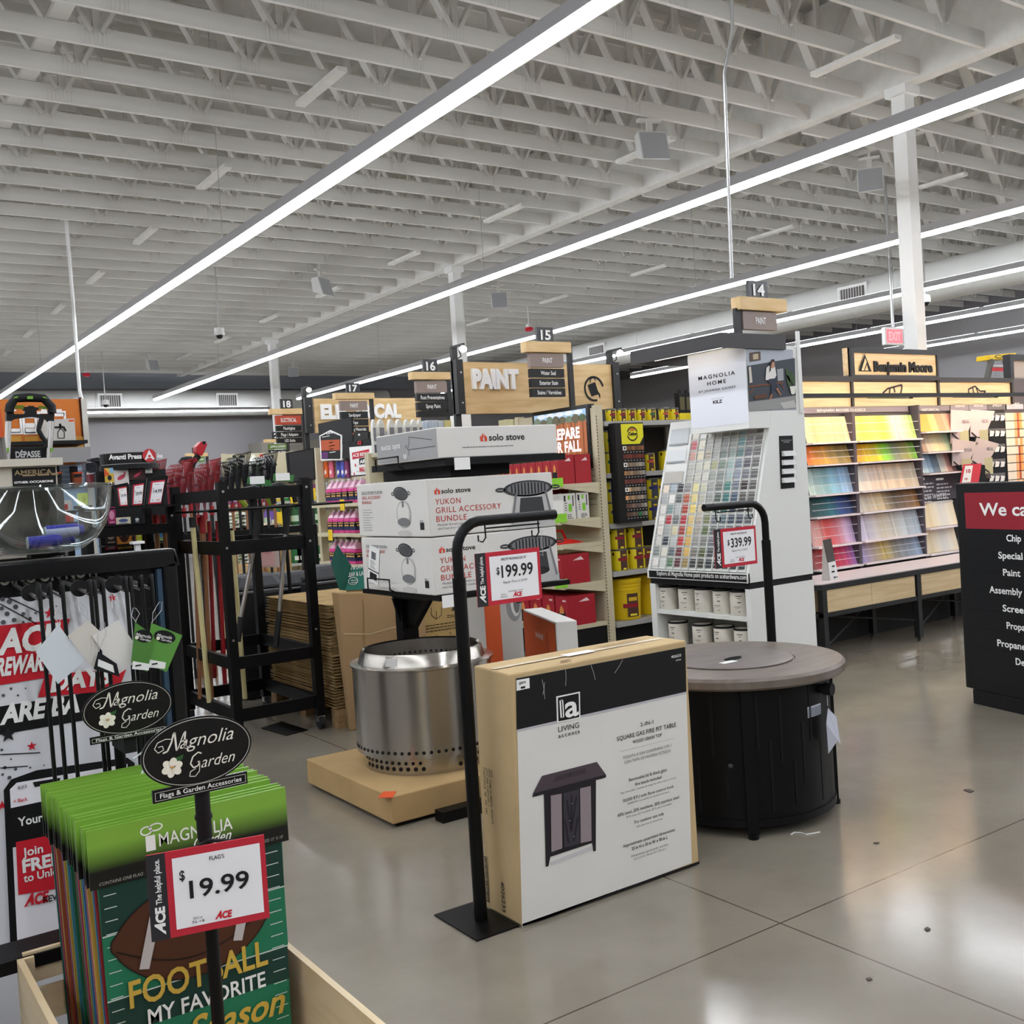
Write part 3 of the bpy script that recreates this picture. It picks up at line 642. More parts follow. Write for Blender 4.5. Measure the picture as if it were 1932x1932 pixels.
def holes(r, z, n, rad, a0=0, a1=6.2832, nrm=1):
    for i in range(n):
        a = a0+(a1-a0)*i/n; c, s = math.cos(a), math.sin(a); p = Vector((cx+r*c, cy+r*s, z)); hm.cyl(p, p+Vector((c, s, 0))*.0015*nrm, rad, n=10)
holes(pr+.0003, pz+.115, 62, .0085); holes(pr-.0345, pz+.058, 11, .0085, 2.95, 4.2); holes(pr-.0345, pz+.03, 10, .0105, 3.05, 4.25)
holes(pr-.0345, pz+.058, 8, .0085, 4.8, 5.65); holes(pr-.0345, pz+.03, 8, .0105, 4.72, 5.6)
holes(pr-.0605, pz+.5, 64, .007, 0, 6.2832, -1)
hm.obj('air_holes', HOLE, t)
sk = MB(); a = 3.62
for k in range(4):
    w0, w1 = a+.05*k, a+.05*(k+1)
    sk.poly([Vector((cx+r*math.cos(w), cy+r*math.sin(w), z)) for w, r, z in ((w0, pr-.031, pz+.5175), (w1, pr-.031, pz+.5175), (w1, pr-.043, pz+.562), (w0, pr-.043, pz+.562))])
sk.obj('sticker', flat('c9c7c4'), t)
tag(MB().prism([on_z(px('G', x, y), .1462) for x, y in ((476, 1523), (512, 1482), (600, 1480), (575, 1522))], (0, 0, .002)).obj('hang_tag', flat('d8552b'), at=on_z(px('G', 530, 1500), .146)), 'small orange and white tag lying on the brown carton below the steel fire pit', 'tag')
# black display stand behind
sx, sy = 2.84, 5.28
t = thing('display_stand', 'black steel display stand with two shelves holding the white cartons behind the fire pit', 'display stand', (sx, sy, 0))
MB().box(sx-.05, sy-.04, .05, sx+.05, sy+.04, 1.66).obj('post', BLACK, t)
MB().box(2.3, 4.06, .0, 3.06, 4.13, .05).box(2.98, 4.13, 0, 3.06, 4.159, .05).obj('foot', BLACK, t)
MB().box(sx-.32, sy-.05, 0, sx+.42, sy+.05, .05).obj('foot', BLACK, t)
BX0, BX1, BY0, BY1 = 2.53, 3.29, 4.41, 5.18
MB().box(BX0+.02, BY0-.02, .955, BX1+.06, BY1+.05, .98).hexa([(sx-.08, sy-.3, .9), (sx+.18, sy-.3, .9), (sx+.18, BY1+.1, .9), (sx-.08, BY1+.1, .9)], [(sx-.12, BY0+.2, .955), (sx+.25, BY0+.2, .955), (sx+.25, BY1+.1, .955), (sx-.12, BY1+.1, .955)]).obj('shelf', BLACK, t)
MB().box(BX0+.1, BY0-.02, 1.615, BX1+.08, BY1, 1.65).box(BX0+.2, BY0+.1, 1.56, BX1-.2, BY1+.06, 1.615).obj('shelf', BLACK, t)
MB().prism([(sx-.02, sy-.04, .9), (sx-.02, sy-.25, .9), (sx-.02, sy-.04, .72)], (.04, 0, 0)).obj('bracket', BLACK, t)
MB().prism([(sx-.05, sy-.02, .9), (sx-.09, sy-.02, .9), (sx-.05, sy-.02, .76)], (0, .02, 0)).prism([(sx+.05, sy-.02, .9), (sx+.2, sy-.02, .9), (sx+.05, sy-.02, .7)], (0, .02, 0)).obj('bracket', BLACK, t)
for z in (1.0, 1.63):
    y = BY1-.13 if z < 1.2 else BY1-.2; x = BX0-.02 if z < 1.2 else BX0+.04
    MB().tube([(x+.02, y-.25, z-.02), (x-.015, y-.25, z+.0), (x-.015, y-.25, z+.05), (x-.015, y, z+.05), (x-.015, y, z-.01)], .0045, 8).obj('label_loop', BLACK, t)
for o_, z in ((BX0+.03, .952), (BX0+.15, 1.62)):
    MB().box(o_, BY0-.026, z-.03, o_+.09, BY0-.0225, z+.03).obj('shelf_label', PAPER, t)
WB = WHITEBOX
def flame(g, a, b, s, m):
    g.poly('flame_mark', m, [(a, b), (a+s*.35, b), (a+s*.3, b+s*.35), (a+s*.45, b+s*.55), (a+s*.42, b+s*1.1), (a+s*.12, b+s*.62), (a-s*.04, b+s*.7), (a-s*.06, b+s*.3)], 3)
    g.poly('flame_mark', m, [(a+s*.6, b), (a+s*.92, b), (a+s*.98, b+s*.4), (a+s*.8, b+s*.75), (a+s*.7, b+s*.6), (a+s*.66, b+s*1.0), (a+s*.52, b+s*.62), (a+s*.62, b+s*.3)], 3)
FL = flat('d4472f'); REDT = flat('b8453a')
GR1, GR2, GR3, GR4 = flat('3b3c3e'), flat('77787a'), flat('b9b9b8'), flat('222326')
def grate(g, a, b, ra, rb, tilt=0.):                                   # printed cast grill plate
    g.ell('picture', GR1, a, b, ra, rb, 3, rot=tilt); g.ell('picture', GR2, a, b, ra*.86, rb*.8, 4, rot=tilt)
    for i in range(-5, 6):
        x = i*ra*.135; y = rb*.74*math.sqrt(max(0, 1-(x/(ra*.86))**2)); g.rect('picture', GR4, a+x-ra*.03, b-y, a+x+ra*.03, b+y, 5)
    g.ring('picture', GR1, a-ra*1.12, b, ra*.2, rb*.28, ra*.06, 3, 16); g.ring('picture', GR1, a+ra*1.12, b, ra*.2, rb*.28, ra*.06, 3, 16)
def hub(g, a, b, w, h):                                                # printed steel hub under the grate
    g.poly('picture', GR3, [(a-w*.62, b), (a+w*.62, b), (a+w*.42, b+h), (a-w*.42, b+h)], 3); g.poly('picture', GR1, [(a-w*.36, b+h*.2), (a+w*.36, b+h*.2), (a+w*.3, b+h*.8), (a-w*.3, b+h*.8)], 4)
    g.ell('picture', GR4, a, b+h*.2, w*.36, h*.14, 5); g.line('picture', GR2, [(a-w*.56, b), (a-w*.4, b+h)], w*.05, 5); g.line('picture', GR2, [(a+w*.56, b), (a+w*.4, b+h)], w*.05, 5)
for zz, lab, slip in ((1.271, 'white grill bundle carton on top of its twin on the black display stand', False), (.983, 'white grill bundle carton on the lower shelf with a shipping label on its side', True)):
    t = thing('grill_carton', lab, 'carton', (BX0, BY0, zz), group='white grill bundle cartons')
    e = .006 if slip else 0
    CB = MB().box(BX0+e, BY0, zz, BX1+e, BY1, zz+.283).obj('carton', WB, t, bevel=.006)
    g = G(CB, (BX0+e, BY0, zz), EX, EZ, .0008)
    flame(g, .04, .205, .032, FL); g.text(INK, 'solo stove', .078, .208, .17, .023, .02)
    for i, s in enumerate(('YUKON', 'GRILL ACCESSORY', 'BUNDLE')): g.text(REDT, s, .04, .155-i*.042, (.145, .385, .175)[i], .027, .004, sp=1.12)
    g.text(GREYINK, 'Modular fire pit system includes Hub', .045, .05, .27, .011, 0, .2); g.text(GREYINK, 'and Cast Iron Grill cooking surface', .045, .032, .26, .011, 0, .2)
    hub(g, .615, .03, .23, .16); grate(g, .6, .205, .155, .042); g.poly('picture', GR3, [(.42, .0), (.76, .0), (.76, .04), (.5, .03)], 2)
    s_ = G(CB, (BX0+e, BY1, zz), -EY, EZ, .0008)
    s_.text(GREYINK, 'SOLO STOVE YUKON', .06, .225, .24, .016, .008, k=2); s_.text(REDT, 'GRILL ACCESSORY', .06, .2, .22, .016, .004); s_.text(REDT, 'BUNDLE', .06, .175, .11, .016, .004)
    s_.fine(LIGHTINK, .06, .14, .13, .005, 9, .0135, seed=int(zz*10))
    grate(s_, .5, .22, .075, .034, -.1); s_.ell('picture', GR3, .52, .115, .075, .07, 3); s_.ell('picture', WB, .52, .12, .062, .055, 4); s_.ell('picture', GR2, .52, .075, .065, .022, 5); s_.rect('picture', GR2, .51, .15, .53, .18, 5)
    s_.ell('picture', flat('c6c4c0'), .52, .018, .075, .016, 3); s_.rect('barcode', INK, .68, .035, .72, .07); s_.fine(GREYINK, .68, .078, .05, .004, 2, .007)
    if slip:
        c, q = math.cos(-.22), math.sin(-.22); R_ = lambda x, y: (.06+x*c-y*q, .05+x*q+y*c)
        s_.poly('shipping_label', PAPER, [R_(0, 0), R_(.12, 0), R_(.12, .2), R_(0, .2)], 4)
        s_.poly('barcode', INK, [R_(.02, .02), R_(.1, .02), R_(.1, .055), R_(.02, .055)], 5); s_.poly('barcode', GREYINK, [R_(.03, .13), R_(.08, .13), R_(.08, .17), R_(.03, .17)], 5); s_.poly('barcode', INK, [R_(.0, .064), R_(.12, .064), R_(.12, .07), R_(0, .07)], 5)
        for k in range(5): s_.poly('small_print', GREYINK, [R_(.02, .08+k*.009), R_(.08-.01*(k % 3), .08+k*.009), R_(.08-.01*(k % 3), .083+k*.009), R_(.02, .083+k*.009)], 5)
TX0, TX1, TY0, TY1 = 2.6, 3.33, 4.4, 5.05
t = thing('stove_carton', 'flat white and grey carton alone on the upper shelf of the black display stand', 'carton', (TX0, TY0, 1.651))
CB = MB().box(TX0, TY0, 1.651, TX1, TY1, 1.803).obj('carton', WB, t, bevel=.005)
g = G(CB, (TX0, TY0, 1.651), EX, EZ, .0008)
flame(g, .25, .075, .04, FL); g.text(INK, 'solo stove', .3, .078, .22, .032, .02); g.fine(GREYINK, .14, .047, .47, .005, 1, .01)
s_ = G(CB, (TX0, TY1, 1.651), -EY, EZ, .0008)
s_.rect('grey_print', flat('a3a3a3'), .006, .005, .645, .147)
s_.text(PAPER, 'solo stove', .27, .095, .21, .03, .015, k=3, rot=math.pi); flame(s_, .33, .04, -.03, PAPER)
for pts in (((.36, .03), (.36, .06), (.63, .062)), ((.32, .07), (.34, .085), (.35, .06), (.37, .1), (.37, .125), (.6, .095))): s_.line('outline_drawing', flat('4f4f4f'), pts, .003, 3)
# orange carton and photo carton behind the tall carton
P = Vector((3.311, 4.489, 0)); a_ = Vector((.354, .935, 0)); b_ = Vector((.935, -.354, 0))
t = thing('orange_carton', 'white topped orange carton standing on the floor behind the tall kraft carton', 'carton', P)
MB().hexa([P, P+b_*.12, P+b_*.12+a_*.7, P+a_*.7], [P+EZ*.75, P+b_*.12+EZ*.75, P+b_*.12+a_*.7+EZ*.75, P+a_*.7+EZ*.75]).obj('carton', WB, t, bevel=.006)
g = G(t, P+a_*.7, -a_, EZ, .003); ORG = flat('cf5a2b'); g.rect('orange_side', ORG, 0, 0, .69, .74); g.text(PAPER, 'SHARE', .28, .62, .17, .03, .01, sp=1.1); g.line('drawing', flat('8a3a18'), [(.53, .68), (.52, .6), (.54, .55)], .008, 2)
t = thing('photo_carton', 'narrow carton with an orange stripe and a printed steel ring, left of the orange carton', 'carton', (3.3, 5.36, 0))
q0_, q1_ = on_y((919, 1236), 5.36).x, on_y((989, 1236), 5.36).x; x0_ = q0_
MB().box(q0_, 5.36, 0, q1_, 5.56, .96).obj('carton', WB, t, bevel=.005)
g = G(t, (q0_, 5.36, 0), EX, EZ, .0015); wq = q1_-q0_
g.rect('orange_stripe', ORG, 0, 0, wq*.42, .955); g.rect('picture', flat('bab8b4'), wq*.42, 0, wq, .955); g.ell('picture', flat('8f8f8f'), wq*.8, .78, wq*.22, .13, 2); g.ell('picture', flat('d5d4d2'), wq*.84, .78, wq*.14, .1, 3); g.ell('picture', flat('6e6e6e'), wq*.87, .77, wq*.09, .07, 4)
g.rect('picture', INK, wq*.86, .76, wq*1., .79, 5)
# ---- leaf bags on a pallet
PX0, PX1, PY0, PY1 = 2.79, 3.98, 6.2, 7.35
t = thing('pallet', 'rough wooden pallet under the stacks of flat brown leaf bags', 'pallet', (PX0, PY0, 0))
PAL = wood('weathered pallet wood', 'a98a61', '83653f', 3, (2, 12, 12), .8)
for x in (PX0, (PX0+PX1)/2-.05, PX1-.1):
    for y in (PY0, (PY0+PY1)/2-.05, PY1-.1): MB().box(x, y, .02, x+.1, y+.1, .1).obj('block', PAL, t)
for i in range(6): MB().box(PX0, PY0+i*.21, .1, PX1, PY0+.1+i*.21, .12).obj('deck_board', PAL, t)
for y in (PY0, (PY0+PY1)/2-.05, PY1-.1): MB().box(PX0, y, 0, PX1, y+.1, .02).obj('bottom_board', PAL, t)
BAG = mat('flat kraft bag bundle', 'b79a6a', .85, spec=.15, noise=.35, nscale=7, stretch=(1, 1, 40))
def bundle(w, d, h, seed=4):
    b = MB(); n = 3; rnd_ = random.Random(seed)
    for i in range(n):
        e, q_ = rnd_.uniform(-.022, .022), rnd_.uniform(-.02, .02); z0, z1 = h*i/n+.0004, h*(i+1)/n-.0022; dz = h*rnd_.uniform(-.05, .05)
        b.hexa([(e, q_, z0), (w+e, q_, z0), (w+e, d+q_, z0), (e, d+q_, z0)], [(e, q_, z1), (w+e, q_, z1), (w+e, d+q_, z1), (e, d+q_, z1)])
    return b
bz0 = .121; nb = 34; hh = (.8-bz0)/nb
src = None; rnd = random.Random(11)
for st, (x0_, w_) in enumerate(((PX0+.0, .58), (PX0+.6, .57))):
    for i in range(nb):
        p = (x0_+rnd.uniform(0, .012), PY0+.01+rnd.uniform(0, .02), bz0+i*hh)
        lab = ('flat brown leaf bag bundle in the left stack behind the black tool rack', 'flat brown leaf bag bundle in the right stack, under the printed instruction sheet')[st]
        if src is None or i % 6 == 0:
            src = tag(bundle(.575, 1.1, hh*.98, i+st*50).obj('leaf_bag_bundle', BAG, at=p, local=True), lab, 'leaf bags', 'stacked leaf bag bundles'); src.location = p
        else: dup(src, p, 0, lab)
t = thing('kraft_leaf_bag', 'tall open brown paper leaf bag with a red shop mark', 'paper bag', (2.84, 6.08, 0))
bx0_, bx1_ = on_y((643, 1200), 6.08).x, on_y((804, 1200), 6.08).x
MB().hexa([(bx0_+.02, 6.08, .0), (bx1_, 6.08, 0), (bx1_-.02, 6.17, 0), (bx0_+.05, 6.17, 0)], [(bx0_-.01, 6.06, .89), (bx1_-.01, 6.06, .83), (bx1_-.01, 6.16, .83), (bx0_-.01, 6.16, .89)]).obj('bag', mat('brown paper', 'b0916a', .8, spec=.2, noise=.14, nscale=3, bump=.5), t, bevel=.01)
g = G(t, (bx0_, 6.08, 0), EX, Vector((0, -.022, 1)), .004)
g.line('fold_line', flat('d0b98f'), [(.01, .625), (.2, .6), (.45, .63), (bx1_-bx0_-.02, .655)], .008); g.line('fold_line', flat('977846'), [(.15, .3), (.16, .83)], .006)
(a0, b0) = g.uv((720, 1254)); ace(g, flat('b5362c'), a0, b0, .3, .115, .1, 1)
t = thing('instruction_sheet', 'brown bag bundle front with line drawings, right of the tall paper leaf bag', 'printed bag', (3.4, 6.15, .12))
sx0, sx1 = on_y((797, 1190), 6.15).x, on_y((872, 1190), 6.15).x
MB().box(sx0, 6.16, .121, sx1+.03, 6.19, .83).obj('sheet', mat('printed kraft', 'b89a62', .8, noise=.08), t)
g = G(t, (sx0, 6.159, 0), EX, EZ, .002); bk = flat('3a2f20')
F_ = lambda x, y: g.uv(px('F', x, y))
for pts in (((748, 1415), (748, 1470), (785, 1500), (822, 1470), (822, 1410)), ((785, 1500), (785, 1440)), ((705, 1665), (748, 1650), (748, 1790)), ((778, 1790), (778, 1690), (790, 1650), (845, 1640), (848, 1680), (812, 1790)), ((790, 1650), (800, 1700), (800, 1790)), ((812, 1700), (870, 1690)), ((880, 1790), (875, 1650), (915, 1620), (950, 1660), (905, 1680), (920, 1790))):
    g.line('line_drawing', bk, [F_(*q) for q in pts], .004)
g.text(bk, '1.', *F_(785, 1645), .02, .03); g.text(bk, '2.', *F_(880, 1628), .02, .03)
(a0, b0) = F_(705, 1555); g.fine(bk, a0, b0, .33, .008, 3, .02, seed=2)
(a0, b0) = F_(895, 1440); g.poly('recycle_mark', bk, [(a0, b0), (a0+.02, b0+.04), (a0+.045, b0)]); g.fine(bk, a0-.04, b0-.03, .12, .006, 2, .012)
t = thing('teal_display_header', 'teal folded cardboard header with white lettering above the brown leaf bag', 'display header', (2.82, 6.15, .89))
TEAL = flat('2f7c6e'); TEALD = TEAL
h0, h1, h2_, h3 = on_y((693, 1112), 6.155), on_y((651, 1113), 6.155), on_y((668, 1070), 6.155), on_y((637, 1028), 6.155)
f0 = on_y((640, 1113), 6.3); 
MB().prism([on_y(p, 6.16) for p in ((650, 1114), (760, 1108), (748, 1062), (664, 1071))], (0, .006, 0)).obj('front_panel', TEAL, t)
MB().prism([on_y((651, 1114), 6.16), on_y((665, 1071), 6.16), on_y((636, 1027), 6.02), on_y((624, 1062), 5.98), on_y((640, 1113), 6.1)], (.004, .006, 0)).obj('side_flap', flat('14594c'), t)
g = G(t, on_y((650, 1114), 6.158), EX, EZ, .003)
g.tp(PAPER, 'Leaf & LAWN', px('T', 512, 1735), px('T', 800, 1690), 50/8.05, .01); g.tp(PAPER, 'LEAF & LAWN', px('T', 525, 1838), px('T', 860, 1800), 62/8.05, .02)
g.ring('bag_mark', PAPER, *g.uv(px('T', 610, 1900)), .035, .025, .004); g.fine(PAPER, *g.uv(px('T', 575, 1900)), .07, .006, 2, .014)
MB().box(h1.x+.02, 6.17, .6, h1.x+.3, 6.185, 1.0).obj('backing', KRAFTD, t)
# ================================================================== paint department on the right
def word_colour(c):
    import colorsys
    r, g_, b = [int(c[i:i+2], 16)/255 for i in (0, 2, 4)]; hh, s, v = colorsys.rgb_to_hsv(r, g_, b); hd = hh*360
    tone = 'pale ' if v > .78 and s < .45 else 'deep ' if v < .45 else ''
    if s < .1: return 'white' if v > .87 else 'light grey' if v > .7 else 'mid grey' if v > .42 else 'near black'
    for lim, n in ((14, 'red'), (40, 'brown' if v < .62 or s < .35 else 'orange'), (65, 'yellow'), (95, 'lime'), (160, 'green'), (195, 'teal'), (250, 'blue'), (290, 'violet'), (338, 'pink'), (361, 'red')):
        if hd < lim: return tone+n
ORD = ['', 'first', 'second', 'third', 'fourth', 'fifth', 'sixth', 'seventh', 'eighth', 'ninth', 'tenth', 'eleventh', 'twelfth', 'thirteenth', 'fourteenth', 'fifteenth', 'sixteenth', 'seventeenth', 'eighteenth', 'nineteenth', 'twentieth']
def nth(i): return ORD[i] if i <= 20 else ('%dst' % i if i % 10 == 1 else '%dnd' % i if i % 10 == 2 else '%drd' % i if i % 10 == 3 else '%dth' % i)
CHIP = objcolor('printed colour chip', .5)
# ---- white colour kiosk at the aisle end
KW = mat('kiosk white', 'dfe0dc', .4, spec=.4); KY = 5.0
K0 = on_y(px('J', 862, 1290), KY); KT = on_y(px('J', 1030, 58), KY); KB = on_y(px('J', 1240, 45), KY).x
xf, zt, zb = K0.x, KT.z, .8; YL = on_x(px('J', 97, 1230), xf).y; ZG = K0.z
t = thing('colour_kiosk', 'white paint colour kiosk with a sloping wall of chip pockets behind the fire pit table', 'display kiosk', (xf, KY, 0))
zband1 = on_y(px('J', 1050, 1345), KY).z+.004; zband0 = zband1-.045
side = lambda y: [(xf-.015, y, zband1), (KB+.05, y, zband1), (KB+.05, y, zt), (KT.x, y, zt), (xf-.015, y, ZG-.02)]
MB().prism(side(KY), (0, .02, 0)).obj('side_panel', KW, t)
zl = on_x(px('J', 170, 610), (xf+KT.x)/2).z
MB().prism(side(YL-.02), (0, .02, 0)).obj('side_panel', KW, t)
sl = Vector((KT.x-xf, 0, zt-ZG)).normalized()                          # up the sloping board
nb_ = Vector((0, -1, 0)).cross(sl)
L_ = (Vector((KT.x, 0, zt))-Vector((xf, 0, ZG))).length
MB().hexa([(xf, KY+.02, ZG), (xf+.02, KY+.02, ZG-.012), (xf+.02, YL-.02, ZG-.012), (xf, YL-.02, ZG)], [(KT.x, KY+.02, zt), (KT.x+.02, KY+.02, zt-.012), (KT.x+.02, YL-.02, zt-.012), (KT.x, YL-.02, zt)]).obj('sloping_board', KW, t)
MB().box(xf-.02, KY, zband1, xf, YL, ZG-.005).obj('front_rail', KW, t)
MB().box(xf, KY+.01, zband0, KB+.05, YL-.01, zband1).obj('black_band', BLK, t)
MB().box(xf, KY, 0, KB+.05, KY+.05, zband0).obj('base_side', KW, t); MB().box(xf, YL-.06, 0, KB+.05, YL, zband0).obj('base_side', KW, t)
zs1 = on_x(px('J', 500, 1600), xf).z; zs2 = zs1-.27
for z in (zs1, zs2, .06): MB().box(xf+.005, KY+.05, z-.03, KB, YL-.06, z).obj('base_shelf', KW, t)
MB().box(KB-.0, KY+.05, 0, KB+.05, YL-.06, zband0).obj('back_panel', KW, t)
MB().box(xf+.03, KY+.05, 0, xf+.05, YL-.06, .03).obj('kick', BLK, t)
g = G(t, (xf-.02, YL, 0), -EY, EZ, .001)
g.rect('caption_band', BLK, .02, zband1+.006, YL-KY-.01, ZG-.014); g.text(PAPER, 'Explore all Magnolia Home paint products on acehardware.com', .11, zband1+.025, .9*(YL-KY)-.02, .032, .012)
# upright tower with the two posters and the dark canopy
tX = on_y((1409, 720), KY).x; tL = on_x((1300, 720), tX).y; zc0 = on_y(px('I', 1220, 727), KY).z
MB().box(tX, KY+.001, zt-.12, KB+.04, tL, zc0+.02).obj('tower', KW, t)
MB().box(KB+.0, KY-.012, zt-.02, KB+.035, KY, on_y((1496, 625), KY).z).obj('tower_edge', KW, t)
g = G(t, (tX, tL, 0), -EY, EZ, .0015)
g.rect('poster', flat('dfe2ea'), .0, zt-.08, tL-KY, zc0)
i_ = lambda x, y: px('I', x, y)
for s, a, c, q, m, bo, sp in (('MAGNOLIA', (742, 1062), (1113, 1005), 38, INK, .015, 1.35), ('HOME', (832, 1115), (1022, 1088), 38, INK, .015, 1.35), ('BY JOANNA GAINES', (748, 1190), (1118, 1135), 21, INK, .015, 1.3), ('CRAFTED WITH', (873, 1256), (996, 1240), 10, GREYINK, 0, 1.2), ('KILZ', (890, 1298), (985, 1285), 30, INK, .04, 1)):
    g.tp(m, s, i_(*a), i_(*c), q/5.367, bo, sp=sp)
g = G(t, (tX, KY, 0), EX, EZ, .0015)
pa0, pb1 = g.uv(i_(1218, 735)); pa1, pb0 = g.uv(i_(1728, 1358)); pb0 = zt+.0
pu = lambda x, y: g.uv(i_(x, y))
g.rect('poster_wall', flat('aab0ba'), pa0, pb0, pa1, pb1)
def pq(nm, m, pts, k): g.pp(nm, m, [i_(*p) for p in pts], k)
pq('poster_dado', flat('3e434b'), ((1228, 915), (1712, 835), (1722, 1215), (1247, 1280)), 2); pq('poster_floor', flat('8f8f8e'), ((1247, 1282), (1722, 1215), (1725, 1345), (1250, 1372)), 3)
pq('poster_rug', flat('b4b4b0'), ((1560, 1290), (1700, 1262), (1722, 1335), (1600, 1350)), 4); pq('poster_picture', flat('5a4a42'), ((1250, 782), (1362, 768), (1365, 858), (1254, 872)), 3); pq('poster_picture', flat('b8a98c'), ((1284, 798), (1338, 790), (1340, 845), (1286, 852)), 4)
pq('poster_bench', flat('70442f'), ((1240, 1118), (1590, 1075), (1592, 1090), (1240, 1136)), 5)
for a, c in (((1300, 1130), (1250, 1200)), ((1560, 1090), (1600, 1150))): g.line('poster_bench', flat('70442f'), [pu(*a), pu(*c)], .008, 5)
pq('poster_figure', flat('d9d6d2'), ((1418, 935), (1440, 915), (1505, 925), (1520, 1010), (1500, 1045), (1440, 1060), (1408, 1058)), 6); pq('poster_figure', flat('2b3142'), ((1440, 1050), (1510, 1040), (1530, 1130), (1480, 1200), (1462, 1200), (1470, 1110), (1440, 1090)), 7)
pq('poster_figure', flat('9b6248'), ((1520, 1120), (1570, 1210), (1555, 1215), (1515, 1150)), 7); pq('poster_figure', flat('9b6248'), ((1468, 1195), (1478, 1195), (1470, 1245), (1440, 1255)), 7); g.ell('poster_figure', flat('b98a6c'), *pu(1478, 895), .022, .032, 7); pq('poster_figure', flat('2c1d18'), ((1455, 880), (1470, 848), (1495, 852), (1500, 880), (1478, 872), (1465, 900), (1460, 960), (1442, 985)), 8)
pq('poster_bag', flat('9a9ca0'), ((1525, 950), (1590, 940), (1595, 1060), (1535, 1070)), 5); pq('poster_coat', flat('c4bdb0'), ((1240, 930), (1262, 920), (1278, 1080), (1250, 1090)), 5)
for a, w in (((1650, 1090), .06), ((1680, 1040), .05), ((1640, 1010), .05)): g.ell('poster_plant', flat('38512c'), *pu(*a), .018, w, 6, rot=.3)
pq('poster_pot', flat('d6d4cc'), ((1652, 1125), (1712, 1118), (1708, 1190), (1690, 1205), (1668, 1200)), 7); pq('poster_basket', flat('5b3a26'), ((1295, 1215), (1425, 1195), (1430, 1235), (1300, 1255)), 5)
CANO = mat('dark canopy', '2f2d2e', .5); cX0 = on_y(i_(965, 650), KY-.02).x; cX1 = on_y(i_(1622, 650), KY-.02).x; cz1 = on_y(i_(965, 574), KY-.02).z; cz0 = on_y(i_(965, 726), KY-.02).z
cYL = on_x(i_(50, 840), cX0).y
MB().box(cX0, KY-.02, cz0, cX1, KY, cz1).box(cX0, KY, cz0, cX0+.02, cYL, cz1).box(cX0+.02, cYL-.02, cz0, cX1, cYL, cz1).box(cX0+.02, KY, cz1-.02, cX1, cYL-.02, cz1).obj('canopy', CANO, t)
MB().box(cX0+.1, KY+.1, cz0+.02, cX0+.16, cYL-.1, cz0+.04).obj('canopy_lamp', lamp('canopy lamp', 'fff6ea', 5), t)
# chip pockets
rows_hi = [['e6e0cc','f2f1ee','c9c6bd','e9e9f0','d8dde0','c3ccd2','9dbccb','c0bfd2','a9a5a3'],['e2ded0','f2f1ee','c9c9c8','e4e4ec','c1c7c6','b3b8b3','a3c3cf','c4bccb','8f8b89'],['c4696e','efeadb','c9c9c5','cfcfcd','a9adae','b0b6b2','8db6ba','9a9796','87827f'],
 ['c89a8c','efe5c8','bdb5a5','c4c6c2','96a09d','a9b8b0','7f9f9f','83838c','858180'],['b7b5ac','c9c7ba','d5d2bd','aaab83','79897b','9db5af','7a8592','5f5a62','6f6c6b'],['b5b5a9','c7c5b7','d2d0c4','9fa298','8b928d','a3b8b5','8a91a0','74757d','676565']]
rows_lo = [['ead8c4','a9b6be','25282e','8f8c8a','ddd49a','c6c3a9','a2a49d','6f7570','3f7d73','6f7684','2a1416','595654'],['a9adae','efeee8','565b5a','b4552f','e3d184','b8b6a4','9b9e97','4b5a50','2f6d6c','3d4f66','58544f','5a5753'],['e6e3dc','76908f','b8bdbd','ab3c28','e9cf6d','d0c3a5','8f9276','5a6e5d','2f6a5f','31455a','4c4b4d','55524f'],
 ['e8e3dd','b52434','6d7070','b51f2d','dcc078','b9ad9b','7a7f52','6a6f74','54666b','3b4757','444a55','5b6064'],['e6ded2','a7acab','d8cfa8','a3362b','e0ba55','a59f93','5f7040','5f6b66','646b6e','4f565f','53585c','606468'],['d8d6cd','1c2b3c','b9bfbb','b71c27','d9ac4e','94928b','7d7f78','6c7179','6b7074','565a63','5a5e63','66686a'],
 ['7c8784','e6e3d2','5d686d','6a1c25','d9b156','79746a','4e5a2b','44494a','4d5255','3a3f46','3c4046','43464a'],['eceae4','d5d6d1','567c5a','571a20','94793f','262a25','2f2d22','2d3236','303438','2b2f35','2e3238','33373b']]
WR = YL-KY-.06; cw = WR/12; rh = L_/14.15
src = None; rails = MB(); lips = MB(); fins = MB()
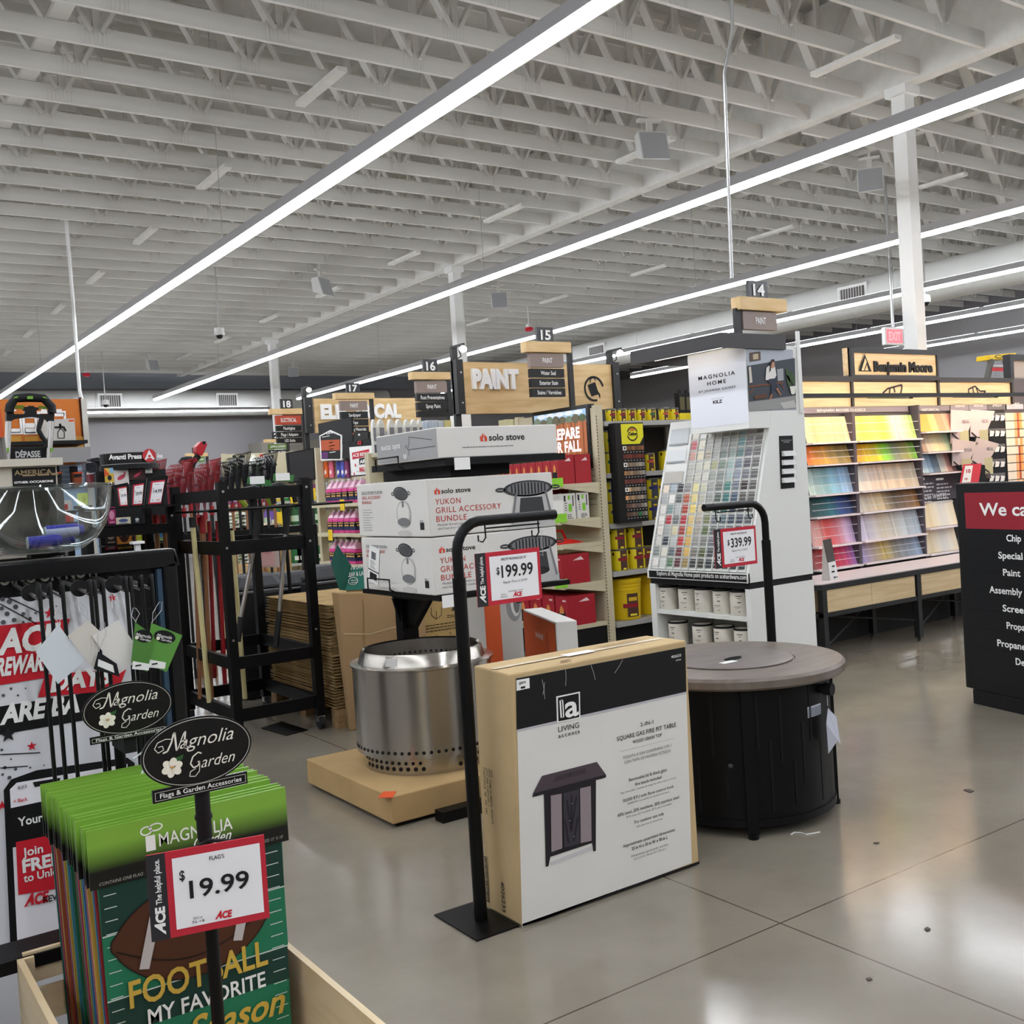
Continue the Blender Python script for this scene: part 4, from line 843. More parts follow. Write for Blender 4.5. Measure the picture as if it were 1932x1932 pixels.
for r in range(14):
    cols = rows_hi[r] if r < 6 else rows_lo[r-6]; off = 12-len(cols)
    d0 = L_-rh*(r+1)+.004
    base = Vector((xf, 0, ZG))+sl*d0
    yA = YL-.03-cw*off
    for f, hgt in ((.3, .0), (.62, .0)):
        p = base+sl*rh*f+nb_*.02; rails.tube([(p.x, yA, p.z), (p.x, KY+.022, p.z)], .0016, 4)
    q0, q1 = base+sl*rh*.84+nb_*.004, base+sl*rh*1.0+nb_*.012
    lips.hexa([(q0.x, yA, q0.z), (q0.x, KY+.03, q0.z), (q0.x+.004, KY+.03, q0.z), (q0.x+.004, yA, q0.z)], [(q1.x, yA, q1.z), (q1.x, KY+.03, q1.z), (q1.x+.004, KY+.03, q1.z), (q1.x+.004, yA, q1.z)])
    for c, col in enumerate(cols):
        cc = c+off; y = YL-.03-cw*(cc+.5)
        pos = base+sl*(rh*.04)+nb_*.008+Vector((0, y, 0))
        lab = '%s paint chip card, %s pocket row down, %s from the kiosk\'s left edge' % (word_colour(col), nth(r+1), nth(cc+1))
        if src is None:
            w2 = cw*.37
            src = MB().hexa([Vector((0, w2, 0)), Vector((0, -w2, 0)), Vector((0, -w2, 0))-nb_*.002, Vector((0, w2, 0))-nb_*.002], [Vector((0, w2, 0))+sl*rh*.76, Vector((0, -w2, 0))+sl*rh*.76, Vector((0, -w2, 0))+sl*rh*.76-nb_*.002, Vector((0, w2, 0))+sl*rh*.76-nb_*.002]).obj('paint_chip', CHIP, at=pos, local=True)
            src.location = pos; tag(src, lab, 'paint chip', 'paint chip cards in the white kiosk'); src.color = lin(col)+(1,)
        else: dup(src, pos, None, lab, None, lin(col)+(1,))
for c in range(13):
    y = YL-.03-cw*c; r_ = 14 if c >= 3 else 8
    a = Vector((xf, y, ZG))+nb_*.001; b = a+sl*rh*r_
    fins.hexa([a-EY*.003, a+EY*.003, a+EY*.003+nb_*.016, a-EY*.003+nb_*.016], [b-EY*.003, b+EY*.003, b+EY*.003+nb_*.016, b-EY*.003+nb_*.016])
rails.obj('wire_rails', mat('white wire', 'e8e8e6', .4), t); lips.obj('pocket_strips', KW, t); fins.obj('pocket_dividers', KW, t)
gl = G(t, Vector((xf, YL, ZG)), -EY, sl, .006)                        # grey sheen panels at the upper left of the board
for y0_, y1_, c in ((L_-.19, L_-.06, 'c4c8ca'), (L_-.33, L_-.23, 'd6d9da'), (L_-.5, L_-.4, 'b7b3ab')): gl.rect('sheen_panel', flat(c), .03, y0_, cw*3-.01, y1_); gl.rect('panel_lip', flat('9ea3a6'), .03, y0_, cw*3-.01, y0_+.012, 2)
# paint holders on the side panel
g = G(t, (xf, KY, 0), EX, EZ, .002); j_ = lambda x, y: px('J', x, y)
g.pp('brush_card', BLK, [j_(1083, 252), (j_(1188, 248)), j_(1203, 645), j_(1098, 655)]); g.text(LIGHTINK, 'MAGNOLIA', *g.uv(j_(1102, 292)), .105, .01, .01, sp=1.2); g.text(LIGHTINK, 'HOME', *g.uv(j_(1118, 305)), .06, .01, .01, sp=1.2)
for k, y in enumerate((385, 453, 520, 587)):
    a, b = g.uv(j_(1105, y+22)); a1, b1 = g.uv(j_(1192, y-22)); P_ = g.w(a, b, .003)
    MB().hexa([P_, P_+EX*(a1-a), P_+EX*(a1-a)-EY*.03, P_-EY*.03], [P_+EZ*(b1-b), P_+EX*(a1-a)+EZ*(b1-b), P_+EX*(a1-a)-EY*.012+EZ*(b1-b), P_-EY*.012+EZ*(b1-b)]).obj('leaflet_pocket', flat('cfcfcd'), t)
# cans in the kiosk base
def make_can(name, label, cat, body, r, h, lidm, group, at):
    t_ = thing(name, label, cat, at, group=group)
    MB().lathe([(r*.97, 0), (r, .004), (r, h-.006), (r*.97, h-.002)], (0, 0, 0), 28).obj('can_body', body, t_, smooth=True, local=True)
    MB().lathe([(r*1.02, h-.014), (r*1.02, h), (r*.9, h), (r*.88, h-.006)], (0, 0, 0), 28).obj('lid', lidm, t_, smooth=True, local=True)
    return t_
CREAM = mat('cream can', 'd3cdc0', .5)
def arc(r, a0, a1, z0, z1, n=8):
    b = MB()
    for i in range(n):
        p, q = a0+(a1-a0)*i/n, a0+(a1-a0)*(i+1)/n
        b.poly([(r*math.cos(p), r*math.sin(p), z0), (r*math.cos(q), r*math.sin(q), z0), (r*math.cos(q), r*math.sin(q), z1), (r*math.cos(p), r*math.sin(p), z1)])
    return b
first = None
for row, (z, spots) in enumerate(((zs1, ((255, 1552), (402, 1565), (528, 1580), (667, 1597), (800, 1610))), (zs2, ((327, 1810), (510, 1830), (675, 1845), (830, 1860))))):
    for k, s in enumerate(spots):
        p = on_x(j_(s[0], s[1]-15), xf+.1); pos = (xf+.1, p.y, z+.0005)
        lab = 'cream paint can with a black lid on the %s kiosk shelf, %s from the left' % (('upper', 'lower')[row], nth(k+1))
        if first is None:
            first = make_can('paint_can', lab, 'paint can', CREAM, .075, .178, BLK, 'cream paint cans in the kiosk base', pos)
            for z0, z1, a, b in ((.135, .141, 3.0, 3.6), (.12, .124, 3.15, 3.45), (.09, .098, 3.2, 3.5), (.062, .065, 2.75, 3.5), (.054, .056, 2.9, 3.4), (.025, .031, 3.25, 3.4)): arc(.0754, a, b, z0, z1).obj('label_print', flat('58554f'), first, local=True)
        else: dup(first, pos, (0, .25, -.2, .1, .4)[k], lab)
# ---- lit colour wall
BY = 5.85
t = thing('colour_wall', 'black framed colour wall with timber panels and lit racks of paint strips', 'paint display', (6.7, BY, 0))
k_ = lambda x, y: px('K', x, y); l_ = lambda x, y: px('L', x, y)
WL = on_y(k_(60, 480), BY).x; WRx = on_y(k_(1805, 480), BY).x
z_top = on_y(k_(860, 478), BY).z; z_hdr = on_y(k_(560, 715), BY).z
zlow = on_y(l_(600, 540), BY).z-.05
WF = mat('black display frame', '161618', .45)
MB().box(WL, BY+.012, .55, WRx+.9, BY+.06, z_top).obj('back_panel', mat('dark slate panel', '4c484e', .6), t)
g = G(t, (WL, BY, 0), EX, EZ, .002); q = lambda x, y: g.uv(k_(x, y))
sa0, sb1 = q(502, 240); sa1, sb0 = q(1222, 470)
MB().box(WL+sa0, BY-.02, sb0-.0, WL+sa1, BY+.05, sb1).obj('name_board', OAK, t)
fr = MB()
for a0, b0, a1, b1 in ((sa0, sb1-.045, sa1, sb1), (sa0, sb0-.04, sa1, sb0), (sa0, sb0, sa0+.05, sb1-.045), (sa1-.025, sb0, sa1, sb1-.045), (0, z_top-.045, sa0, z_top), (sa1, z_top-.045, WRx-WL+.03, z_top), (WRx-WL, z_hdr, WRx-WL+.035, z_top-.045)): fr.box(WL+a0, BY-.035, b0, WL+a1, BY-.005, b1)
da = q(538, 600)[0]; db = q(1218, 600)[0]
fr.box(WL+da-.03, BY-.03, z_hdr, WL+da, BY-.005, sb0-.04).box(WL+db-.0, BY-.03, z_hdr, WL+db+.03, BY-.005, sb0-.04)
fr.obj('frame', WF, t)
for a0, a1 in ((0, da-.03), (da, db), (db+.03, WRx-WL)): MB().box(WL+a0, BY-.012, z_hdr, WL+a1, BY+.01, z_top-.046).obj('timber_panel', OAK, t)
gt_ = G(t, (WL, BY-.021, 0), EX, EZ, .003)
gt_.tp(BLK, 'Benjamin Moore', k_(718, 430), k_(1188, 430), 78/4.274, .035, depth=.012, k=1)
A_ = [gt_.uv(k_(*p)) for p in ((590, 430), (640, 290), (697, 432))]
gt_.poly('triangle_logo', BLK, A_, 3); gt_.poly('triangle_logo', OAK, [gt_.uv(k_(*p)) for p in ((612, 424), (642, 325), (655, 355), (632, 424))], 4); gt_.poly('triangle_logo', OAK, [gt_.uv(k_(*p)) for p in ((640, 424), (655, 378), (668, 424))], 4)
gi = G(t, (WL, BY-.013, 0), EX, EZ, .004)
for pts in (((790, 608), (830, 570), (920, 545), (945, 540), (945, 570), (935, 608)), ((850, 570), (845, 608)), ((880, 560), (890, 600)), ((1485, 608), (1480, 575), (1535, 550), (1575, 590), (1620, 590), (1605, 608)), ((1515, 560), (1525, 608)), ((1540, 555), (1560, 608))):
    gi.line('icon', BLK, [gi.uv(k_(*p)) for p in pts], .016)
# light valance in front
vY = 5.4; vz1, vz0 = on_y(k_(560, 610), vY).z, on_y(k_(560, 642), vY).z; vx0 = on_y(k_(60, 625), vY).x
MB().box(vx0, vY-.03, vz0, WRx+1., vY+.03, vz1).box(vx0, vY-.05, vz0, vx0+.05, vY+.06, vz1+.05).obj('light_valance', WF, t)
for x in (vx0+.02, 7.9, 9.2): MB().bar((x, vY, vz1-.03), (x, BY, vz1+.02), .03, .03).obj('valance_arm', WF, t)
MB().box(vx0+.1, vY+.032, vz0+.005, WRx+.8, vY+.05, vz0+.02).obj('valance_lamp', lamp('warm display lamp', 'ffdcb4', 55), t)
# headers and racks
HD = flat('8e868f')
def rack(nm, xl, xr, tiers):
    pass
bl = [g.uv(k_(118, 785))[0], g.uv(k_(472, 785))[0]]; br = [g.uv(k_(500, 785))[0], g.uv(k_(1008, 785))[0]]
hx0, hz0 = q(112, 772); hx1 = q(995, 745)[0]
g.rect('header', HD, hx0, hz0, hx1, z_hdr, 2); g.tp(PAPER, 'BENJAMIN MOORE CLASSICS', k_(258, 757), k_(648, 755), 20/4.274, .015, k=4, sp=1.05)
hs0 = q(1010, 745)[0]; hs1 = q(1330, 745)[0]; g.rect('header', HD, hs0, hz0, hs1, z_hdr, 2); g.tp(PAPER, 'HISTORICAL', k_(1103, 752), k_(1242, 748), 20/4.274, .015, k=4, sp=1.1)
MB().box(WL+br[1]+.005, BY-.09, zlow+.03, WL+hs0+.02, BY, z_hdr).box(WL+bl[1]+.004, BY-.09, zlow+.03, WL+br[0]-.004, BY, hz0).obj('rack_divider', flat('554f57'), t)
tz = [g.uv(k_(118+i*10, y))[1] for i, y in enumerate((785, 1025, 1203, 1445, 1622, 1860))]+[g.uv(l_(180, 590))[1]]
pal = {0: [['fbd9a8', 'f3c183', 'f5d7a0', 'e9cf9a', 'f0dcb4'], ['f8e48f', 'f4d24e', 'e6e26a', 'b7e04a', 'c8ccc6', 'b9bba9', 'bfe07a']], 1: [['ee6f22', 'ec9a2c', 'd9a84a', '8d7a3f', 'b79b57'], ['f19a1d', 'f6c40e', 'efd21a', '8bdc2b', '787d6c', 'a19a4b', '7ec84c']],
       2: [['c9d9cf', 'a9c9c6', '8fc3cf', '94bfe0', 'b6cdea'], ['dfe3d6', 'f1ddcb', 'ecd0b4', 'e3cdb0', 'dcc4a4', 'e7d9c2']], 3: [['27413f', '1d5a5d', '15717c', '173a86', '2b3f66'], ['e5e0d2', 'ead6b8', 'e7cf9c', '6e5a45', '84623d', 'b07c45']],
       4: [['d7a7a0', 'f0b3a9', 'ef5a55', 'f1828c', 'e9c2dd', 'cdb3df'], ['d9cfe6', 'ddd3dc', 'd9cbb0', 'd4d0c6', 'c3cbd0', 'c8d6e2']], 5: [['8d4a43', 'b5343a', 'c32036', 'd23a6a', 'a77fc9'], ['9f8fcf', 'b4a2a4', 'cbb15e', '8f8d86', '8f9aa8', '9cb4d2']]}
def mixc(lst, f, rnd, jit=.07):
    p = f*(len(lst)-1); i = min(int(p), len(lst)-2); w = p-i
    c = [int(lst[i][j:j+2], 16)*(1-w)+int(lst[i+1][j:j+2], 16)*w for j in (0, 2, 4)]; k = 1+rnd.uniform(-jit, jit)
    return '%02x%02x%02x' % tuple(max(0, min(255, int(v*k))) for v in c)
rnd = random.Random(21); strips = {}
tier_word = ['top', 'second', 'third', 'fourth', 'fifth', 'lowest']; led = MB(); wires = MB()
for ti in range(6):
    z1 = tz[ti]-.012; z0 = tz[ti+1]+.012; H_ = z1-z0
    for bi, (xa, xb, n) in enumerate(((bl[0], bl[1], 20), (br[0], br[1], 30))):
        xa, xb = WL+xa, WL+xb; w = (xb-xa)/n
        led.box(xa, BY-.13, z0-.016, xb, BY-.0, z0-.002)
        for f in (.34, .68): wires.tube([(xa, BY-.085, z0+H_*f), (xb, BY-.085, z0+H_*f)], .0025, 4)
        for c in range(n):
            col = mixc(pal[ti][bi], (c+.5)/n, rnd); key = (ti, bi)
            pos = Vector((xa+w*(c+.5), BY-.012, z0)); lab = '%s paint strip, %s tier of the %s bay, %s strip along' % (word_colour(col), tier_word[ti], ('narrow', 'wide')[bi], nth(c+1))
            if key not in strips:
                o = MB().hexa([(-w*.47, -.055, 0), (w*.47, -.055, 0), (w*.47, -.053, 0), (-w*.47, -.053, 0)], [(-w*.47, -.004, H_*.97), (w*.47, -.004, H_*.97), (w*.47, -.002, H_*.97), (-w*.47, -.002, H_*.97)]).obj('paint_strip', CHIP, at=pos, local=True)
                o.location = pos; o.color = lin(col)+(1,); strips[key] = tag(o, lab, 'paint strip', 'paint strips on the lit colour wall')
            else: dup(strips[key], pos, None, lab, None, lin(col)+(1,))
led.obj('rack_ledge', flat('e7dcdf'), t); wires.obj('rack_wires', mat('white wire', 'e8e8e6', .4), t)
st = MB(); stuff = {}
def mass(xa, xb, z0, z1, cols, n):                                     # the further racks: many more strips than the 300 built one by one
    w = (xb-xa)/n
    for c in range(n):
        m = flat(mixc(cols, (c+.5)/n, rnd, .04)[:2]*0+mixc(cols, round((c+.5)/n*9)/9, random.Random(c % 10), .0)); b = stuff.setdefault(m.name, (MB(), m))[0]
        x = xa+w*c; b.hexa([(x+w*.04, BY-.067, z0), (x+w*.96, BY-.067, z0), (x+w*.96, BY-.065, z0), (x+w*.04, BY-.065, z0)], [(x+w*.04, BY-.016, z1), (x+w*.96, BY-.016, z1), (x+w*.96, BY-.014, z1), (x+w*.04, BY-.014, z1)])
hl = lambda x, y: (lambda p: (WL+p[0], p[1]))(q(x, y))
x0h, x1h = hl(1045, 800)[0], hl(1332, 800)[0]
led2 = MB()
for (ya, yb, cols) in ((778, 932, ['efb04a', 'eaa24a', 'efc98a', 'd98d6a', 'f0b79a', 'c98f8d']), (942, 1097, ['7d5b49', 'cdb9a4', 'e2d2a6', 'cfc096', 'a9bfa0', '7ea28d']), (1108, 1268, ['c2d2cf', '8ea7bd', '3e4f63', 'd6d2c4', 'a97a72', '2c2a30'])):
    z1, z0 = hl(1045, ya)[1], hl(1045, yb)[1]; mass(x0h, x1h, z0+.012, z1, cols, 24); led2.box(x0h, BY-.13, z0-.006, x1h, BY, z0+.008)
xo0, xo1 = hl(1090, 1500)[0]-.03, hl(1340, 1500)[0]
for ya, yb in ((1490, 1705), (1712, 1915)):
    z1, z0 = hl(1085, ya)[1], hl(1085, yb)[1]; mass(xo0, xo1, z0+.012, z1, ['e8dec4', 'dccaa2', 'e6ddc8', 'd9d6d0', 'ece3cf', 'e2cfae'], 26); led2.box(xo0, BY-.12, z0-.006, xo1, BY, z0+.008)
led2.obj('rack_ledge', flat('e7dcdf'), t)
# one loose mass of strips with a colour per strip
vs = MB(); allm = []; me_f = []
for nm, (b, m) in stuff.items():
    n0 = len(vs.f); vs.add(b.v, b.f); allm.append(m); me_f += [len(allm)-1]*(len(vs.f)-n0)
me = bpy.data.meshes.new('paint_strips'); me.from_pydata([v-Vector((8.5, BY, 1)) for v in vs.v], [], vs.f)
for m in allm: me.materials.append(m)
for p, i in zip(me.polygons, me_f): p.material_index = i
o = bpy.data.objects.new('paint_strips', me); COL.objects.link(o); o.location = (8.5, BY, 1); tag(o, 'many narrow paint strips in the right bay of the lit colour wall', 'paint strips', None, 'stuff')
gp = G(t, (WL, BY-.03, 0), EX, EZ, .003); qq = lambda x, y: gp.uv(k_(x, y))
DP = flat('4b454c'); MB().box(x0h-.04, BY-.03, hl(1045, 1485)[1], x1h+.03, BY-.005, hl(1045, 1278)[1]).obj('text_panel', DP, t)
gp.text(PAPER, 'OFF WHITES', *qq(1128, 1466), .34, .045, .012, sp=1.1)
for x in (1065, 1220):
    a, b = qq(x, 1310); gp.rect('small_print', PAPER, a, b, a+.12, b+.02)
    gp.fine(flat('cfcbd0'), a, b-.045, .26, .018, 6, .034, seed=x)
# headers, brochures and sheen samples further right
gx = G(t, (WL, BY, 0), EX, EZ, .003); hq = lambda x, y: gx.uv(px('h', x, y))
for x0, x1, s, c in ((150, 405, 'INSPIRATION', '9a939c'), (412, 662, 'INSPIRATION', '9a939c'), (672, 920, 'SHEEN', '6d6a70'), (938, 1172, 'SAMPLES', 'c9c2cc')):
    a0 = hq(x0, 520)[0]; a1 = hq(x1, 520)[0]; gx.rect('header', flat(c), a0, hz0, a1, z_hdr, 2); gx.text(PAPER, s, a0+.08*(a1-a0)*3, hz0+.03, (a1-a0)*.5, .035, .012, k=4)
a0, a1 = hq(150, 900)[0], hq(925, 900)[0]; bz_ = hq(300, 1900)[1]; gx.rect('black_rack', BLK, a0, bz_-.3, a1, hz0, 1)
for r, y in enumerate((640, 860, 1080, 1290, 1490)):
    for c in range(3):
        pa, pb = hq(690+c*72, y+60); gx.poly('sheen_sample', flat('e8e6e3'), [(pa, pb), (pa+.07, pb+.004), (pa+.09, pb+.05), (pa+.02, pb+.06)], 4+c)
    pa, pb = hq(680, y+15); gx.rect('sheen_label', flat('6a686b'), pa, pb, pa+.3, pb+.045, 3)
a0 = hq(915, 700)[0]; z1 = hq(915, 590)[1]
for r in range(12):
    for c, (w0, w1, col) in enumerate(((0, .16, 'efe2cf'), (.16, .215, 'f1b27c'), (.215, .25, 'c2552e'), (.25, .3, 'f0a65e'), (.3, .36, 'e9d9c6'), (.36, .45, 'cfd8dd'), (.45, .55, 'd9d3e0'))):
        gx.rect('sample_chart', flat(col if (r+c) % 5 else 'ead9c0'), a0+w0, z1-.085*(r+1)+.008, a0+w1, z1-.085*r, 3)
t2 = None
for k, (pts, lab) in enumerate(((((170, 545), (515, 560), (380, 915), (165, 1020)), 'pink grey paint brochure, upper left of the four brochures on the colour wall'), (((450, 540), (780, 560), (640, 925), (440, 920)), 'pink grey paint brochure, upper right of the four brochures on the colour wall'),
    (((185, 945), (560, 1000), (400, 1300), (190, 1330)), 'grey paint brochure, lower left of the four brochures on the colour wall'), (((530, 935), (840, 1020), (660, 1320), (450, 1290)), 'grey paint brochure, lower right of the four brochures on the colour wall'))):
    yy = BY-.07-.02*(k // 2); pp_ = [on_y(px('h', *p), yy) for p in pts]; b_ = thing('paint_brochure', lab, 'brochure', pp_[3], group='paint brochures')
    MB().prism(pp_, (0, .008, 0)).obj('pages', flat('d9c3c4' if k < 2 else 'c2b3b0'), b_)
    gb = G(b_, pp_[3], EX, EZ, .002); u_ = [gb.uv(px('h', *p)) for p in pts]
    cx_, cy_ = (u_[0][0]+u_[1][0])/2, u_[0][1]; w_ = u_[1][0]-u_[0][0]
    gb.text(GREYINK, 'REGAL', cx_-.03*w_/.3, cy_-.13, w_*.3, .03, .01, k=3); gb.rect('printed_picture', flat('b9b48f'), cx_-w_*.22, cy_-.36, cx_+w_*.14, cy_-.2, 2); gb.line('printed_picture', BLK, [(u_[3][0]+.01, cy_-.22), (cx_-.02, cy_-.34), (cx_+.0, cy_-.4)], .016, 3)
    gb.rect('printed_picture', flat('4a3c3a'), cx_-w_*.2, cy_-.4, cx_-.03, cy_-.35, 3)
yy = BY-.16; pp_ = [on_y(px('h', *p), yy) for p in ((345, 1310), (595, 1295), (555, 1560), (295, 1575))]
b_ = thing('coupon_card', 'red and white card with a large 10 standing on the black services board\'s edge', 'card', pp_[3])
MB().prism(pp_, (0, .006, 0)).obj('card', flat('cf3a48'), b_); gb = G(b_, pp_[3], EX, EZ, .002); gb.pp('white_field', PAPER, [px('h', *p) for p in ((362, 1330), (468, 1325), (438, 1555), (315, 1565))]); gb.tp(RED, '10', px('h', 375, 1430), px('h', 437, 1428), 50/7.43, .03)
(a_0, b_0) = gb.uv(px('h', 350, 1530)); gb.text(RED, 'ACE', a_0, b_0, .05, .02, .03)
# low table under the wall
tY, tz_ = 5.2, .59
t = thing('display_table', 'long low black framed table with pale timber drawers under the colour wall', 'table', (6.36, tY, 0))
TX1 = 9.6
MB().prism([(6.36, tY, tz_-.04), (TX1, tY, tz_-.04), (TX1, BY-.15, tz_-.04), (6.05, BY-.15, tz_-.04), (6.05, tY+.35, tz_-.04)], (0, 0, .04)).obj('table_frame', WF, t)
MB().prism([(6.37, tY+.02, tz_), (TX1-.02, tY+.02, tz_), (TX1-.02, BY-.16, tz_), (6.07, BY-.16, tz_), (6.07, tY+.36, tz_)], (0, 0, .006)).obj('table_surface', flat('d8cccd', .4), t)
zd0 = .375
for x0, x1 in ((6.42, 6.96), (6.965, 7.53), (7.62, 8.3), (8.305, 8.95), (9.0, 9.55)): MB().box(x0, tY+.012, zd0, x1, tY+.4, tz_-.045).obj('drawer', OAK, t)
MB().prism([(6.34, tY+.06, zd0), (6.08, tY+.33, zd0), (6.1, tY+.35, zd0), (6.36, tY+.08, zd0)], (0, 0, .17)).obj('end_panel', OAK, t)
MB().box(6.36, tY+.005, zd0-.035, TX1, tY+.04, zd0).bar((6.34, tY+.04, zd0-.02), (6.06, tY+.35, zd0-.02), .03, .035).obj('lower_rail', WF, t)
for x, y in ((6.36, tY), (7.545, tY), (8.75, tY), (TX1-.05, tY), (6.36, BY-.2), (7.545, BY-.2), (8.75, BY-.2), (TX1-.05, BY-.2)):
    MB().box(x, y, .03, x+.05, y+.05, tz_-.04).cyl((x+.025, y+.025, 0), (x+.025, y+.025, .03), .016, n=10).obj('leg', WF, t)
for x0, x1 in ((6.385, 7.57), (7.57, 8.775), (8.775, 9.575)): MB().tube([(x0, tY+.03, .1), (x1, BY-.2, zd0-.03)], .008, 6).tube([(x1, tY+.03, .17), (x0, BY-.2, zd0-.03)], .008, 6).obj('cross_brace', WF, t)
MB().box(6.4, BY-.1, .0, TX1+.2, BY+.05, .3).obj('plinth', mat('dark plinth', '171614', .7), t)
ct = thing('tabletop_sign', 'small white and black tent card standing on the left end of the low table', 'tent card', on_y(l_(370, 675), tY+.14))
c0, c1, c2, c3 = [on_y(l_(*p), tY+.14) for p in ((375, 680), (441, 667), (375, 322), (312, 340))]
MB().prism([c0, c1, on_y(l_(410, 505), tY+.14), on_y(l_(352, 520), tY+.14)], (0, .004, 0)).obj('white_panel', PAPER, ct); MB().prism([on_y(l_(352, 520), tY+.14), on_y(l_(410, 505), tY+.14), c2, c3], (0, .004, 0)).obj('dark_panel', flat('56514f'), ct)
MB().prism([c3+EY*.005, on_y(l_(352, 520), tY+.145), c0+EY*.005, on_y(l_(305, 672), tY+.2)], (0, .003, 0)).obj('back_panel', flat('d8d4d0'), ct)
gc = G(ct, c0, EX, EZ, .002)
for p in ((382, 555), (378, 600), (395, 645)): a, b = gc.uv(l_(*p)); gc.fine(INK, a, b, .06, .016, 1, .02, seed=p[0])
# ================================================================== aisles: shelving, endcaps, aisle signs
def shelving(name, label, x0, x1, yf, yb, zt_, zs, col, endpost=True, shelfdepth=.45, back=None, nsec=None):
    """One run of store shelving facing the front: spine panel, posts, base and shelves."""
    t = thing(name, label, 'shelving', (x0, yf, 0)); yp = yf+shelfdepth
    MB().box(x0, yp, .02, x1, yp+.05, zt_).obj('back_panel', back or col, t)
    n = nsec or max(1, round((x1-x0)/1.22))
    for i in range(n+1):
        x = x0+(x1-x0)*i/n; MB().box(x-.03, yp-.03, 0, x+.03, yp+.06, zt_+.01).obj('upright', col, t)
    MB().box(x0, yf+.04, 0, x1, yp, zs[0]-.03).obj('kick_plate', BLK, t)
    for z in zs:
        MB().box(x0+.005, yf, z-.035, x1-.005, yp-.002, z).obj('shelf', col, t)
        MB().box(x0+.005, yf-.012, z-.04, x1-.005, yf-.001, z+.002).obj('price_channel', mat('price channel', 'a5a5a2', .35), t)
    return t
def peg(g, a0, b0, a1, b1, da=.05, db=.05, m=None, w=.02):
    m = m or flat('6d6450'); b = b0
    while b < b1:
        a = a0
        while a < a1: g.rect('peg_slots', m, a, b, a+w, b+.006); a += da
        b += db
GA = 7.0
SHB = mat('black shelf back', '2a2620', .7)  # black panel behind the stain cans
def MX(x, y): return px('M', x, y)
# ---- endcap with red cartons (faces the main aisle)
XU = on_y((1131, 900), GA).x; XF = on_y(MX(318, 735), GA).x; YE = GA+1.22
t = thing('endcap_shelving', 'almond endcap shelving holding red cartons beside the stacked white grill cartons', 'shelving', (XF, GA, 0))
zt_ = on_y((1128, 764), GA).z
MB().box(XU-.0, GA, 0, XU+.075, GA+.05, zt_).obj('upright', TAN, t); MB().box(XU, YE-.05, 0, XU+.075, YE, zt_).obj('upright', TAN, t)
MB().box(XU+.01, GA+.05, .05, XU+.05, YE-.05, zt_-.02).obj('back_panel', TAN, t)
zsh = [on_y(MX(q, y), GA).z for q, y in ((460, 722), (460, 1003), (470, 1200), (500, 1512), (560, 1835))]
for i, z in enumerate(zsh):
    xf_ = XF if i < 4 else XF-.06
    MB().box(xf_, GA+.01, z-.035, XU-.001, YE-.01, z).obj('shelf', TAN, t); MB().box(xf_-.012, GA+.005, z-.04, xf_-.0005, YE-.005, z+.002).obj('price_channel', TAN, t)
    if i < 4: MB().prism([(XF+.04, GA+.012, z-.036), (XU-.001, GA+.012, z-.036), (XU-.001, GA+.012, z-.1)], (0, .006, 0)).obj('shelf_bracket', TAN, t)
MB().box(XF+.0, GA+.02, 0, XU, YE-.02, zsh[4]-.04).obj('kick_plate', BLK, t)
g = G(t, (XU, YE, 0), -EY, EZ, .0015)
for z in range(12): g.rect('peg_slots', flat('6d6450'), .06, 1.28+z*.05, 1.16, 1.286+z*.05)
gs_ = G(t, (XU, GA, 0), EX, EZ, .0015)
for k in range(70): gs_.rect('slots', flat('3b3528'), -.0, .1+k*.028, .009, .116+k*.028)
REDB = mat('red carton board', 'a3202c', .5, spec=.35); DKRED = flat('7c1822')
def red_carton(pos, w, d, h, label):
    t_ = thing('red_carton', label, 'carton', pos, group='red cartons on the endcap')
    MB().box(0, 0, 0, w, d, h).obj('carton', REDB, t_, local=True)
    b = MB(); b.poly([(-.001, d*.15, 0.002), (-.001, d*.85, .002), (-.001, d*.8, h*.45), (-.001, d*.5, h*.62), (-.001, d*.2, h*.45)]); b.obj('printed_pot', BLK, t_, local=True)
    b = MB().poly([(-.0015, d*.3, h*.42), (-.0015, d*.7, h*.42), (-.0015, d*.62, h*.62), (-.0015, d*.5, h*.7), (-.0015, d*.36, h*.6)]); b.obj('printed_flames', flat('d98a4a'), t_, local=True)
    b = MB().poly([(-.001, d*.12, h*.82), (-.001, d*.4, h*.82), (-.001, d*.4, h*.88), (-.001, d*.12, h*.88)]); b.poly([(w*.4, -.001, h*.78), (w*.8, -.001, h*.78), (w*.7, -.001, h*.9)]); b.obj('printed_mark', flat('e3c9c9'), t_, local=True)
    return t_
z = zsh[0]; hC = on_y(MX(330, 497), GA).z-z; wC = (XU-XF)*.42
rc = red_carton((XF+.02, GA+.03, z+.0005), .17, .105, hC, 'red carton on the top endcap shelf, front row, first from the near end')
for i in range(1, 8): dup(rc, (XF+.02, GA+.03+.112*i, z+.0005), 0, 'red carton on the top endcap shelf, front row, %s from the near end' % nth(i+1))
for i in range(4): dup(rc, (XF+.2, GA+.03+.112*i, z+.0005), 0, 'red carton on the top endcap shelf, back row, %s from the near end' % nth(i+1))
rb = red_carton((XF+.02, GA+.02, zsh[4]+.0005), .3, .17, on_y(MX(380, 1625), GA).z-zsh[4], 'tall red carton on the lowest endcap shelf, nearest the tall kraft carton')
for i in range(1, 4): dup(rb, (XF+.02, GA+.02+.19*i, zsh[4]+.0005), 0, 'tall red carton on the lowest endcap shelf, %s from the near end' % nth(i+1))
p_ = on_y(MX(365, 1515), GA+.02); rb2 = dup(rb, (p_.x-.03, GA+.02, zsh[3]+.0005), 0, 'red carton with a lime tag alone on the fourth endcap shelf')
